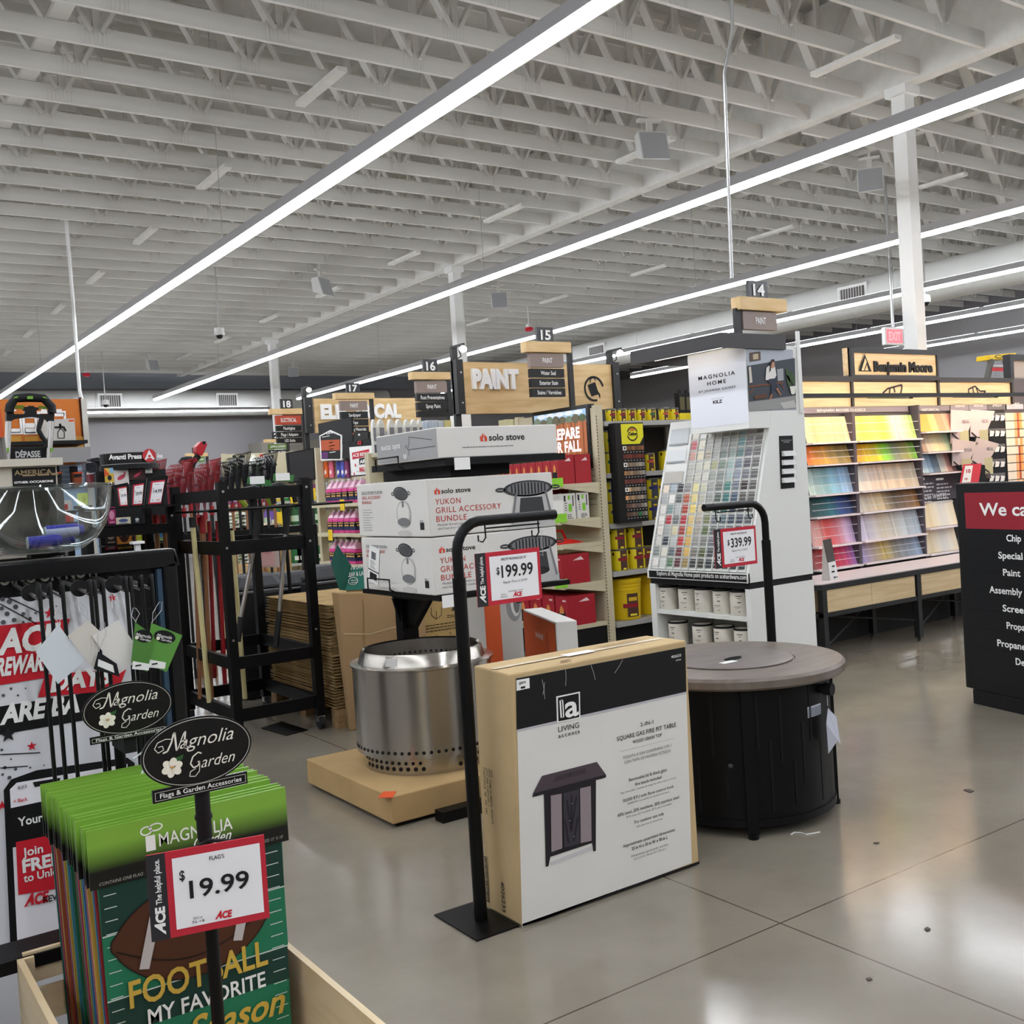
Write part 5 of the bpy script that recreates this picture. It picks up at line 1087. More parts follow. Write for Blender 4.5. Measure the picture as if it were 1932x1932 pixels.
MB().box(p_.x-.2, GA+.005, zsh[3]-.03, p_.x-.06, GA+.008, zsh[3]+.04)
p_ = on_y(MX(345, 1000), GA+.2); dup(rb, (XF+.02, GA+.3, zsh[1]+.0005), 0, 'red carton on the second endcap shelf beside the white and green cartons')
for k, (xa, xb, lab) in enumerate(((352, 452, 'white and green carton on the second endcap shelf, touching the red carton'), (462, 560, 'white and green carton on the second endcap shelf, nearest the upright'))):
    a, b = on_y(MX(xa, 1000), GA+.03), on_y(MX(xb, 1000), GA+.03); hh_ = on_y(MX(400, 802), GA+.03).z-zsh[1]; w = b.x-a.x
    c = thing('starter_carton', lab, 'carton', (a.x, GA+.03, zsh[1]), group='white and green cartons')
    MB().box(a.x, GA+.03, zsh[1]+.0005, b.x-.004, GA+.25, zsh[1]+hh_).obj('carton', WHITEBOX, c)
    gg = G(c, (a.x, GA+.03, zsh[1]), EX, EZ, .0015); LIME = flat('7fc63b')
    gg.rect('green_print', LIME, w*.42, hh_*.3, w*.68, hh_*.6); gg.rect('green_print', LIME, w*.4, hh_*.76, w*.56, hh_*.93); gg.rect('black_print', INK, w*.08, hh_*.7, w*.22, hh_*.93); gg.fine(INK, w*.12, hh_*.62, w*.2, .008, 4, .02, seed=k); gg.fine(INK, w*.3, hh_*.16, w*.5, .008, 3, .014, seed=k+4); gg.rect('black_print', INK, w*.76, hh_*.5, w*.84, hh_*.92)
a, b = on_y(MX(300, 1205), GA+.1), on_y(MX(508, 1195), GA+.1)
c = thing('red_funnel', 'flat bright red plastic tool with a loop handle on the third endcap shelf', 'tool', (a.x, GA+.12, zsh[2]))
MB().hexa([(a.x-.1, GA+.08, zsh[2]+.001), (b.x, GA+.08, zsh[2]+.001), (b.x, GA+.36, zsh[2]+.001), (a.x-.1, GA+.36, zsh[2]+.001)], [(a.x-.05, GA+.12, zsh[2]+.05), (b.x-.1, GA+.12, zsh[2]+.035), (b.x-.1, GA+.32, zsh[2]+.035), (a.x-.05, GA+.32, zsh[2]+.05)]).obj('tray', flat('d12a20', .4), c, bevel=.008)
MB().tube([(a.x+.02, GA+.2, zsh[2]+.04), (a.x+.05, GA+.2, zsh[2]+.11), (a.x+.13, GA+.2, zsh[2]+.115), (a.x+.17, GA+.2, zsh[2]+.04)], .012, 8).obj('handle', flat('d12a20', .4), c, smooth=True)
for lab, p, zz in (('lime shelf tag under the red carton on the top endcap shelf', MX(300, 712), zsh[0]), ('lime shelf tag below the red carton on the second endcap shelf', MX(330, 998), zsh[1]), ('lime shelf tag below the single red carton on the fourth endcap shelf', MX(335, 1500), zsh[3])):
    v_ = on_y(p, GA-.002); tag(MB().box(v_.x-.07, GA-.004, zz-.02, v_.x+.06, GA-.002, zz+.055).obj('shelf_tag', flat('8fd23c'), at=(v_.x, GA, zz)), lab, 'shelf tag', 'lime shelf tags')
# hanging screen at the endcap top
n_ = on_y((1112, 885), GA+.12); XS = n_.x
t = thing('promo_screen', 'black framed advertising screen with a timber fence picture above the endcap', 'screen', (XS, GA+.1, 1.7))
y0s = on_x((1113, 825), XS).y; y1s = on_x((1006, 825), XS).y; zs0 = on_x((1113, 884), XS).z; zs1_ = on_x((1108, 762), XS).z
MB().box(XS, y0s, zs0, XS+.07, y1s, zs1_).box(XS+.07, y0s+.4, zs0+.15, XU, y0s+.6, zs0+.35).obj('screen_case', GLOSSY, t, bevel=.004)
g = G(t, (XS, y1s, zs0), -EY, EZ, .0015); ws, hs = y1s-y0s, zs1_-zs0; e = .035
SM = lambda c: mat('screen '+c, c, .3, emit=.3)
g.rect('screen_sky', SM('9fc0d8'), e, hs*.72, ws-e, hs-e); g.rect('screen_fence', SM('a8653c'), e, hs*.24, ws-e, hs*.76, 2); g.rect('screen_leaves', SM('8a5527'), e, e, ws-e, hs*.26, 3)
for k in range(14): g.rect('fence_gap', SM('7c4526' if k % 3 else 'bf7d52'), e+k*(ws-2*e)/14, hs*.24, e+k*(ws-2*e)/14+.012, hs*(.76-.03*(k % 2)), 4)
rnd = random.Random(5)
for k in range(26): g.ell('screen_leaves', SM(rnd.choice(('d08a3a', 'b06a24', '5c3a1c', 'e0a04e'))), rnd.uniform(e+.02, ws-e-.02), rnd.uniform(e+.02, hs*.24), .022, .012, 5, 8, rnd.uniform(0, 3))
for k in range(8): g.ell('screen_trees', SM(rnd.choice(('4b5a3c', '5f5a44', '6b7a66'))), e+.05+k*(ws-.17)/7, hs*.8, .055, hs*.05+rnd.uniform(0, .04), 3, 12)
for k in range(5): g.ell('screen_cloud', SM('dfe8ee'), e+.12+k*(ws-.3)/4, hs*.9, .07, .02, 2, 12)
g.text(SM('f7f4ef'), 'PREPARE', ws*.3, hs*.5, ws*.55, hs*.16, .045, k=6, shear=.0); g.text(SM('f7f4ef'), 'FOR FALL', ws*.28, hs*.29, ws*.58, hs*.16, .045, k=6)
# ---- stain aisle shelving beside the endcap
zst = [on_y(MX(x, y), GA).z for x, y in ((900, 1808), (900, 1408), (900, 1030), (1090, 622), (900, 228))]
XA0, XA1 = XU+.08, 10.4
t = shelving('stain_shelving', 'black backed shelving of yellow stain cans between the endcap and the white kiosk', XA0, XA1, GA, GA+.5, zt_+.0, zst, mat('grey shelf', '9c9a95', .45), back=SHB)
YEL = mat('yellow can wrap', 'e3cf1d', .45, spec=.4); BRN = flat('50352c')
CANR, CANH = .079, .188
def stain_can(label, ban, lab2, r, h, pos, a_lab=-2.2, grp='yellow stain cans'):
    t_ = make_can('stain_can', label, 'stain can', YEL, r, h, mat('grey lid', '6b6b66', .3, .6), grp, pos)
    arc(r+.0006, a_lab, a_lab+.95, .004, h-.014).obj('brown_label', lab2, t_, local=True)
    arc(r+.0012, a_lab-.25, a_lab+.95, h*.46, h*.6).obj('banner', ban, t_, local=True)
    b = arc(r+.0012, a_lab+.25, a_lab+.75, h*.68, h*.76); b.obj('name_oval', flat('d8b32f'), t_, local=True)
    arc(r+.0012, a_lab+.3, a_lab+.7, .008, .022).obj('size_label', flat('e6d63a'), t_, local=True)
    arc(r+.0012, a_lab-.95, a_lab-.7, h*.72, h*.86).obj('round_mark', BLK, t_, local=True)
    return t_
bc = lambda x, y: px('b', x, y); cc_ = lambda x, y: px('c', x, y)
BAN = {'r': flat('8d1f2b'), 'g': flat('1f6b4a'), 'b': flat('2a2c6e'), 'o': flat('c2523a')}
GREYL = flat('b9bdc2'); SLATE = flat('3c4148')
srcs = {}
def put_can(x, z, y, key, lab2, label, r=CANR, h=CANH):
    k = (key, lab2.name, r)
    if k not in srcs: srcs[k] = stain_can(label, BAN[key], lab2, r, h, (x, y, z)); return
    dup(srcs[k], (x, y, z), random.Random(label).uniform(-.25, .25), label)
zc = lambda k: zst[k]+.001
for i, (xa, xb, key) in enumerate(((545, 735, 'r'), (740, 900, 'r'), (895, 1045, 'r'), (1040, 1220, 'r'), (1215, 1390, 'g'), (1425, 1610, 'o'), (1610, 1755, 'o'))):
    p = on_y(bc((xa+xb)/2, 280), GA+.07); put_can(p.x, zc(4), GA+.07, key, BRN, 'small yellow can with %s banner on the top stain shelf, %s from left' % ({'r': 'dark red', 'g': 'green', 'o': 'orange red'}[key], nth(i+1)), .046, .115)
for (x, y, k, dz, key, l2, lab) in ((625, 1120, 3, 0, 'g', BRN, 'lower yellow can with a green banner left of the sample board'), (600, 790, 3, CANH+.002, 'g', BRN, 'upper yellow can with a green banner left of the sample board'),
    (680, 1930, 2, 0, 'b', GREYL, 'lower yellow and grey can with a blue banner left of the sample board'), (660, 1610, 2, CANH+.002, 'b', GREYL, 'upper yellow and grey can with a blue banner left of the sample board'),
    (1262, 1095, 3, 0, 'o', BRN, 'brown can with a pink banner right of the sample board'), (1580, 1090, 3, 0, 'r', BRN, 'yellow can half hidden by the kiosk on the fourth stain shelf'),
    (1305, 1905, 2, 0, 'b', SLATE, 'lower dark can with a blue banner right of the sample board'), (1300, 1560, 2, CANH+.002, 'b', SLATE, 'upper dark can with a violet banner right of the sample board'), (1500, 1560, 2, CANH+.002, 'b', SLATE, 'upper dark can with a violet banner beside the kiosk edge')):
    p = on_y(bc(x, y), GA+.11); put_can(p.x, zc(k)+dz, GA+.11, key, l2, lab, *((.06, .165) if x == 1262 else ()))
put_can(on_y(bc(1500, 1900), GA+.11).x, zc(2), GA+.11, 'b', SLATE, 'lower dark can beside the kiosk edge')
for (x, y, dz, lab) in ((750, 480, CANH+.002, 'upper left yellow can of the dark red bannered stack above the buckets'), (1030, 455, CANH+.002, 'upper right yellow can of the dark red bannered stack above the buckets'), (785, 825, 0, 'lower left yellow can of the dark red bannered stack above the buckets'), (1050, 800, 0, 'lower right yellow can of the dark red bannered stack above the buckets'), (1225, 780, 0, 'yellow can at the kiosk edge on the shelf above the buckets')):
    p = on_y(cc_(x, y), GA+.11); put_can(p.x, zc(1)+dz, GA+.11, 'r', BRN, lab)
bk_ = None
for (xa, xb, y, lab, yy) in ((655, 1095, 1655, 'large yellow bucket with a brown label on the lowest stain shelf', GA+.17), (1100, 1500, 1590, 'large yellow bucket partly behind the kiosk on the lowest stain shelf', GA+.24)):
    p0, p1 = on_y(cc_(xa, y), yy), on_y(cc_(xb, y), yy); r = .152; h = .365; pos = ((p0.x+p1.x)/2, yy, zc(0))
    if bk_ is None:
        bk_ = thing('stain_bucket', lab, 'bucket', pos, group='yellow buckets'); BYE = mat('yellow plastic', 'e0bd14', .4, spec=.4)
        MB().lathe([(r*.9, 0), (r*.93, .005), (r, h*.72), (r*1.03, h*.725), (r*1.03, h*.76), (r, h*.765), (r*1.0, h*.8), (r*1.03, h*.805), (r*1.03, h*.84), (r*1.0, h*.845), (r*1.0, h*.9)], (0, 0, 0), 32).obj('bucket', BYE, bk_, smooth=True, local=True)
        MB().lathe([(r*1.04, h*.88), (r*1.06, h*.9), (r*1.06, h*.975), (r*1.0, h*1.0), (r*.9, h)], (0, 0, 0), 32).obj('lid', BYE, bk_, smooth=True, local=True)
        arc(r*1.0+.001, -2.1, -1.35, h*.08, h*.64).obj('brown_label', BRN, bk_, local=True); arc(r+.002, -2.35, -1.35, h*.3, h*.4).obj('banner', BAN['r'], bk_, local=True); arc(r+.002, -2.0, -1.45, h*.46, h*.55).obj('name_oval', flat('d8b32f'), bk_, local=True); arc(r+.002, -1.95, -1.5, h*.1, h*.15).obj('size_label', flat('e6d63a'), bk_, local=True)
    else: dup(bk_, pos, 1.6, lab)
# spray cans and black tins at the right end of the top shelf
tin = None
for i in range(6):
    p = on_y(bc(1800+i*70, 280), GA+.14)
    lab = 'tall black and yellow tin on the top stain shelf, %s from the last yellow can' % nth(i+1)
    if tin is None:
        tin = thing('black_tin', lab, 'tin', (p.x+.03*i, GA+.14, zc(4)), group='black and yellow tins'); MB().box(-.04, -.03, 0, .04, .03, .26).obj('tin_body', BLK, tin, local=True); MB().box(-.041, -.031, 0, .041, .031, .07).obj('yellow_band', YEL, tin, local=True); MB().cyl((0, 0, .26), (0, 0, .29), .022, n=12).obj('cap', BLK, tin, local=True); MB().box(-.03, -.0312, .1, .03, -.0305, .22).obj('print', flat('5c5638'), tin, local=True)
    else: dup(tin, (p.x+.03*i, GA+.14, zc(4)), 0, lab)
# sample board
sb_y = GA-.1
s00 = on_y(bc(772, 1930), sb_y); s11 = on_y(bc(1178, 330), sb_y); sbz0 = on_y(MX(900, 1030), sb_y).z
t = thing('sample_board', 'black stain sample board with a yellow header and rows of small wood tiles', 'sample board', (s11.x-.3, sb_y, sbz0))
sx0_ = on_y(bc(790, 340), sb_y).x; sx1_ = on_y(bc(1172, 340), sb_y).x; sz1 = on_y(bc(900, 330), sb_y).z
MB().box(sx0_-.06, sb_y+.003, sbz0, sx1_, sb_y+.1, sz1).obj('board', BLK, t)
g = G(t, (sx0_, sb_y+.003, sbz0), EX, EZ, .002); bq = lambda x, y: g.uv(bc(x, y)); wb = sx1_-sx0_
hb0 = bq(800, 690)[1]; hb1 = bq(800, 352)[1]
g.poly('yellow_header', flat('dcd72b'), [(.006, hb0), (wb*.8, hb0), (wb-.006, hb0+(hb1-hb0)*.35), (wb-.006, hb1), (.006, hb1)])
cx_, cy_ = wb*.5, (hb0+hb1)/2; hd = hb1-hb0
g.ring('round_logo', flat('3a2a16'), cx_, cy_, hd*.36, hd*.36, hd*.07, 2); g.rect('round_logo', flat('dcd72b'), cx_-hd*.4, cy_-hd*.09, cx_+hd*.4, cy_+hd*.1, 3); g.ell('round_logo', flat('c9702b'), cx_, cy_+hd*.2, hd*.18, hd*.06, 3); g.text(BLK, 'Cabot', cx_, cy_-hd*.06, hd*.62, hd*.14, .05, mid=True, k=5)
WT = ['6d4a33', '8a5a3c', '7a3f2a', '9c7a57', 'a67c4e', '8d8276', '5c4a40', 'b08a64', '7b6a58', 'c9bda6', '3f3a36', '70706c', '2f6a44']
rnd = random.Random(9)
for r, y in enumerate((755, 893, 1030, 1170, 1310, 1443, 1580, 1715, 1855)):
    b0 = bq(850+r*5, y+35)[1]; b1 = bq(850+r*5, y-35)[1]
    for c in range(7):
        base_ = {0: '7d5236', 1: '6d3426', 2: 'a58a6e', 3: '98714d', 4: '74403a', 5: 'c0a076', 6: 'b58a5e', 7: '7a5648', 8: '5a4034'}[r]
        col = mixc([base_, '8d8a84' if r not in (0, 1, 4) else base_], c/6, rnd, .2)
        if r == 8 and c == 4: col = '2f7a4a'
        g.rect('wood_tile', flat(col), .012+c*(wb-.02)/7, b0, .012+(c+.94)*(wb-.02)/7, b1, 2)
        g.rect('tile_caption', LIGHTINK, .025+c*(wb-.02)/7, b0-.02, .04+c*(wb-.02)/7, b0-.013, 2)
    if r in (0, 2, 5): g.rect('sheen_sign', PAPER, .01, b0, .05, b1, 3); g.rect('sheen_sign', INK, .022, b0+.008, .038, b1-.008, 4)
# ---- aisle signs
POST = mat('black sign post', '111112', .45)
def number_flag(g, t, num, x0, x1, z0, z1, y):
    b = MB(); n = 8
    pf = [(-.0+.02*math.sin(math.pi*i/n)*1., z0+(z1-z0)*i/n) for i in range(n+1)]
    b.hexa([(x0, y, z0), (x1, y, z0), (x1, y+.03, z0), (x0, y+.03, z0)], [(x0, y, z1), (x1, y, z1), (x1, y+.03, z1), (x0, y+.03, z1)])
    b.obj('number_plate', GLOSSY, t)
    g.text(PAPER, num, (x0+x1)/2, z0+(z1-z0)*.16, (x1-x0)*.62, (z1-z0)*.62, .03, mid=True, k=2)
def aisle_sign(Y, num, nb, beam, panels, label, pts, post=None, hi='8c7b74'):
    """beam = photo points of its lower left and upper right front corners; panels = list of (text, colour, top, bottom) photo heights on x pts."""
    a, b = on_y(beam[0], Y), on_y(beam[1], Y)
    t = thing('aisle_sign', label, 'aisle sign', (a.x, Y, a.z), group='aisle signs')
    MB().box(a.x, Y, a.z, b.x, Y+.09, b.z).obj('timber_beam', CEDAR, t, bevel=.003)
    p0, p1 = on_y(nb[0], Y+.03), on_y(nb[1], Y+.03); g = G(t, (0, Y+.03, 0), EX, EZ, .003)
    number_flag(g, t, num, p0.x, p1.x, b.z, p1.z, Y+.03)
    g2 = G(t, (0, Y+.02, 0), EX, EZ, .003); x0, x1 = on_y(pts[0], Y+.02).x, on_y(pts[1], Y+.02).x
    for s, col, yt, yb, cap, wf in panels:
        xm = (pts[0][0]+pts[1][0])/2; z1, z0 = on_y((xm, yt), Y+.02).z, on_y((xm, yb), Y+.02).z
        pn_ = MB().box(x0, Y+.021, z0+.004, x1, Y+.07, z1-.002).obj('panel', flat(col, .4), t)
        g2 = G(pn_, (0, Y+.02, 0), EX, EZ, .003)
        if s: g2.text(PAPER, s, (x0+x1)/2, z0+(z1-z0)*(.5-cap/2), (x1-x0)*wf, (z1-z0)*cap, .012, mid=True)
    if post is not None:
        for xx in post:
            xp = on_y((xx, pts[0][1]), Y+.045).x; MB().box(xp-.025, Y+.03, 0, xp+.025, Y+.06, b.z-.02).obj('post', POST, t)
    return t
nq = lambda x, y: px('N', x, y); dq = lambda x, y: px('D', x, y); aq = lambda x, y: px('a', x, y)
K2 = '1a1a1b'
aisle_sign(5.3, '14', (i_(1257, 232), i_(1432, 62)), (i_(1165, 340), i_(1632, 240)), [('PAINT', '8c7b74', 520+365/5.367, 520+552/5.367, .36, .3)], 'aisle sign 14 with a short timber beam, high above the white kiosk', (i_(1192, 400), i_(1530, 400)), None)
SGN = bpy.data.objects['aisle_sign']; xq = on_y(i_(1150, 450), 5.33).x; MB().box(xq-.03, 5.33, cz1+.001, xq+.03, 5.36, on_y(i_(1150, 330), 5.33).z).obj('post', POST, SGN)
aisle_sign(7.62, '15', (nq(1135, 365), nq(1258, 250)), (nq(1045, 445), nq(1405, 368)), [('PAINT', '8c7b74', 560+460/4.293, 560+573/4.293, .36, .3), ('Water Seal', K2, 560+580/4.293, 560+655/4.293, .42, .45), ('Exterior Stain', K2, 560+660/4.293, 560+735/4.293, .42, .55), ('Stains / Varnishes', K2, 560+738/4.293, 560+812/4.293, .42, .72)], 'aisle sign 15 in front of the large timber board reading paint', (nq(1082, 600), nq(1350, 600)), (1076,))
aisle_sign(9.8, '16', (nq(210, 605), nq(322, 508)), (nq(120, 668), nq(428, 610)), [('PAINT', '8c7b74', 560+682/4.293, 560+778/4.293, .36, .3), ('Rust Preventatives', K2, 560+783/4.293, 560+848/4.293, .45, .78), ('Spray Paint', K2, 560+852/4.293, 560+920/4.293, .45, .48), ('', K2, 560+922/4.293, 560+975/4.293, .4, .5)], 'aisle sign 16 left of the large timber board reading paint', (nq(158, 800), nq(405, 800)), (847,))
aisle_sign(11.7, '17', (dq(800, 552), dq(910, 472)), (dq(705, 612), dq(1040, 556)), [('PAINT', '8c7b74', 620+625/4.6, 620+712/4.6, .4, .3), ('Sandpaper', K2, 620+718/4.6, 620+782/4.6, .42, .45), ('Tape', K2, 620+785/4.6, 620+845/4.6, .45, .2), ('Patching Materials', K2, 620+848/4.6, 620+900/4.6, .5, .78)], 'aisle sign 17 in front of the timber board reading electrical', (dq(752, 740), dq(985, 740)), (702,))
aisle_sign(13.8, '18', (dq(230, 690), dq(330, 610)), (dq(140, 745), dq(420, 692)), [('ELECTRICAL', 'b5472f', 620+752/4.6, 620+835/4.6, .4, .62), ('Flashlights', K2, 620+840/4.6, 620+890/4.6, .5, .46), ('Plugs / Adapters', K2, 620+893/4.6, 620+945/4.6, .5, .68), ('LED Bulbs', K2, 620+948/4.6, 620+995/4.6, .5, .42)], 'aisle sign 18 with a rust red electrical panel beside the far white column', (dq(190, 840), dq(408, 840)), (573,))
aisle_sign(17.5, '2', (dq(160, 950), dq(215, 895)), (dq(95, 990), dq(300, 955)), [('LAWN & GARDEN', '5d7a2c', 620+1000/4.6, 620+1045/4.6, .42, .85), ('Bird Houses / Seed', K2, 620+1050/4.6, 620+1088/4.6, .5, .8), ('Coolers', K2, 620+1092/4.6, 620+1122/4.6, .55, .34), ('Garden Tools', K2, 620+1126/4.6, 620+1160/4.6, .5, .54)], 'lower aisle sign with a lawn green panel, behind aisle sign 18', (dq(128, 1060), dq(282, 1060)), (544,))
aisle_sign(21.5, '2', (px('R', 1435, 305), px('R', 1500, 215)), (px('R', 1330, 372), px('R', 1688, 300)), [('LAWN', '5d8a3c', 820+365/8.78, 820+455/8.78, .4, .6)], 'far off aisle sign with a small green panel behind the red tool', (px('R', 1530, 410), px('R', 1635, 410)), (391,))
# ---- big timber boards
def big_board(Y, pl, pr_, zb_, word, wp, cap, label, posts):
    a, b = on_y(pl, Y), on_y(pr_, Y); z0 = on_y(zb_, Y).z
    t = thing('timber_board', label, 'department sign', (a.x, Y, z0))
    MB().box(a.x, Y, z0, b.x, Y+.05, a.z).obj('board', CEDAR, t)
    for xa, xb in posts:
        x0, x1 = on_y(xa, Y).x, on_y(xb, Y).x
        MB().box(x0, Y-.03, z0, x1, Y+.06, a.z+.02).box(x0, Y+.03, 0, x0+.06, Y+.07, a.z+.14).obj('post', POST, t)
        for zz in (a.z-.1, z0+.1): MB().cyl((x0+(x1-x0)*.6, Y-.03, zz), (x0+(x1-x0)*.6, Y-.036, zz), .009, n=8).obj('bolt', ALU, t)
        MB().box(x0, Y-.16, a.z+.13, x0+.025, Y+.05, a.z+.15).tube([(x0+.02, Y, a.z+.02), (x0+.06, Y-.03, a.z+.05), (x0+.03, Y-.05, a.z+.1)], .006, 6).obj('lamp_arm', POST, t)
        MB().ball((x0+.03, Y-.12, a.z+.1), .035, .035, .03, 10, 6).obj('spot_lamp', lamp('spot lamp', 'fff6ea', 9), t)
    g = G(t, (a.x, Y, z0), EX, EZ, .004)
    g.tp(mat('white raised letters', 'f4f3f0', .5), word, wp[0], wp[1], cap, .06, depth=.03, k=1)
    return t, g
t, g = big_board(8.2, (873, 683), (1153, 688), (873, 781), 'PAINT', (nq(600, 738), nq(975, 738)), 142/4.293, 'large timber board with raised white letters reading paint and a paint bucket emblem', (((858, 700), (871, 700)), ((1153, 700), (1165, 700))))
c0 = g.uv(nq(1590, 745)); R_ = abs(g.uv(nq(1670, 745))[0]-c0[0])
g.ring('emblem', BLK, c0[0], c0[1], R_, R_, R_*.17, 1, 36, .2, 5.0)
g.pp('emblem', BLK, [nq(1538, 715), nq(1598, 690), nq(1622, 765), nq(1640, 790), nq(1640, 830), nq(1625, 790), nq(1570, 808)]); g.ring('emblem', BLK, *g.uv(nq(1582, 690)), R_*.32, R_*.36, R_*.08, 1, 20, .3, 3.2)
t, g = big_board(12.7, (591, 752), (792, 755), (591, 817), 'ELECTRICAL', (dq(575, 780), dq(1268, 778)), 112/4.6, 'timber board with raised white letters reading electrical, behind aisle sign 17', (((574, 770), (588, 770)),))
# ================================================================== further aisles: pink jugs, lawn goods, tool racks
EBX, EBU = 5.3, 5.56
t6 = lambda x, y: px('T', x, y); s6 = lambda x, y: px('S', x, y); d6 = lambda x, y: px('D', x, y); r6 = lambda x, y: px('R', x, y); e6 = lambda x, y: px('E', x, y); q6 = lambda x, y: px('Q', x, y)
yF = on_x((607, 960), EBU-.1).y; yN = 10.45
t = thing('jug_shelving', 'almond endcap shelving stacked with pink jugs, left of the white grill cartons', 'shelving', (EBX, yN, 0))
zB = on_x((600, 845), EBU-.1).z
MB().box(EBU-.14, yF-.02, 0, EBU-.05, yF+.05, zB).obj('upright', TAN, t); MB().box(EBU-.05, yN, 0, EBU+.04, yN+.05, zB).obj('upright', TAN, t)
MB().box(EBU, yN+.05, .05, EBU+.04, yF-.02, zB).obj('back_panel', TAN, t)
zj = [on_x(t6(300, 730), EBX).z, on_x(t6(320, 1178), EBX).z, on_x(t6(420, 1640), EBX).z]; zj.append(zj[2]-.42); zj.append(.16)
for z in zj: MB().box(EBX, yN+.01, z-.035, EBU-.001, yF-.05, z).obj('shelf', TAN, t); MB().box(EBX-.012, yN+.01, z-.04, EBX-.0005, yF-.05, z+.002).obj('price_channel', TAN, t)
MB().box(EBX+.02, yN+.02, 0, EBU-.001, yF-.06, .12).obj('kick_plate', BLK, t)
g = G(t, (EBU, yF, 0), -EY, EZ, .002)
for k in range(10): g.rect('peg_slots', flat('6d6450'), .05, zB-.1-k*.05, 1.7, zB-.094-k*.05)
PINKL = mat('pink fluid', 'd9408f', .3, spec=.5); JUGC = mat('pale pink jug plastic', 'dba6bf', .35, spec=.4); NAVY = flat('20264f')
jug = None; hj = .285
for r, (z, xs, n) in enumerate(((zj[0], (325, 405, 487, 577, 675, 770, 905), 7), (zj[1], (350, 430, 515, 605, 690), 5), (zj[2], (378, 460, 545, 630, 690), 5))):
    for k, x in enumerate(xs):
        y = on_x(t6(x, 600+r*430), EBX+.1).y; lab = 'pink jug with a navy label, %s jug row of the endcap, %s from the left' % (('top', 'second', 'third')[r], nth(k+1))
        if k == 6 and r == 0: lab = 'pink jug standing apart at the right end of the top jug row'
        if jug is None:
            jug = thing('pink_jug', lab, 'jug', (EBX+.095, y, z+.001), group='pink jugs on the endcap'); w = .072
            MB().hexa([(-w, -w, 0), (w, -w, 0), (w, w, 0), (-w, w, 0)], [(-w, -w, .175), (w, -w, .175), (w, w, .175), (-w, w, .175)]).obj('jug_body', PINKL, jug, bevel=.012, local=True)
            MB().hexa([(-w, -w, .176), (w, -w, .176), (w, w, .176), (-w, w, .176)], [(-.02, -.02, .26), (.02, -.02, .26), (.02, .02, .26), (-.02, .02, .26)]).obj('jug_shoulder', JUGC, jug, bevel=.01, local=True)
            MB().cyl((0, 0, .258), (0, 0, hj), .021, n=12).obj('cap', flat('e6dfe2'), jug, local=True); MB().tube([(.02, .0, .25), (.05, 0, .235), (.066, 0, .2), (.066, 0, .18)], .009, 6).obj('handle', JUGC, jug, local=True)
            for z0, z1, m in ((.035, .075, NAVY), (.075, .135, BLK)):
                MB().box(-w-.0012, -w-.0012, z0, w+.0012, w+.0012, z1).obj('label', m, jug, local=True)
            b = MB()
            for a in (-.045, .012): b.box(-w-.0025, a, .082, -w-.001, a+.04, .1).box(a, -w-.0025, .082, a+.04, -w-.001, .1)
            b.box(-w-.0025, -.06, .115, -w-.001, .06, .124).box(-.06, -w-.0025, .115, .06, -w-.001, .124); b.obj('label_print', flat('e7b268'), jug, local=True)
        else: dup(jug, (EBX+.095, y, z+.001), 0, lab)
for k, (x, c) in enumerate(((162, '3c6cb0'), (220, 'd9642c'), (300, 'd2607a'), (415, '2b3a8c'), (480, '4a55b0'), (535, '7a2a5e'))):
    p = on_x(t6(x, 330), EBU-.03); w = .11
    c_ = thing('hanging_pack', 'small %s hanging pack above the pink jugs, %s from the left' % ({'3c6cb0': 'blue', 'd9642c': 'orange', 'd2607a': 'pink', '2b3a8c': 'dark blue', '4a55b0': 'violet blue', '7a2a5e': 'plum'}[c], nth(k+1)), 'pack', (EBU-.03, p.y, p.z), group='hanging packs above the jugs')
    MB().box(EBU-.045, p.y-w/2, p.z, EBU-.025, p.y+w/2, p.z+.2).obj('pack', flat(c), c_); MB().tube([(EBU-.002, p.y, p.z+.22), (EBU-.05, p.y, p.z+.22)], .004, 5).box(EBU-.04, p.y-.02, p.z+.2, EBU-.036, p.y+.02, p.z+.235).obj('hook', CHROME, c_)
    G(c_, (EBU-.045, p.y+w/2, p.z), -EY, EZ, .002).poly('print', flat('efe6dd'), [(.02, .03), (.08, .06), (.06, .1), (.02, .08)])
for lab, p, c in (('yellow shelf tag above the second row of pink jugs', t6(455, 830), EBX-.016), ('yellow shelf tag above the third row of pink jugs', t6(275, 1285), EBX-.016)):
    v = on_x(p, c); tag(MB().box(c-.003, v.y-.06, v.z, c, v.y+.06, v.z+.13).obj('price_tag', flat('e9c72a'), at=v), lab, 'price tag', 'yellow shelf tags')
for k, (x, y, w, h_, c) in enumerate(((210, 400, 60, 250, 'c9c9cc'), (215, 740, 110, 90, 'b9b9bb'), (300, 1200, 180, 120, '8f8f92'), (540, 1200, 40, 90, '7a3a34'))):
    p = on_x(t6(x, y+h_), EBU-.02); q_ = on_x(t6(x, y), EBU-.02)
    c_ = thing('hanging_tool', ('grey blister card left of the top pink jugs', 'grey tool hanging behind the second row of pink jugs', 'grey roller hanging behind the third row of pink jugs', 'dark red card hanging behind the third row of pink jugs')[k], 'tool', p, group='grey tools hanging behind the pink jugs')
    hw = w/8.05*12.5/1969/.565/2; MB().box(EBU-.03, p.y-hw, p.z, EBU-.012, p.y+hw, q_.z).obj('card', flat(c), c_); MB().box(EBU-.034, p.y-hw*.6, p.z+.02, EBU-.03, p.y+hw*.5, p.z+.06).obj('print', flat('4a4a4e'), c_); MB().box(EBU-.03, p.y-.01, q_.z, EBU, p.y+.01, q_.z+.02).obj('hook', CHROME, c_)
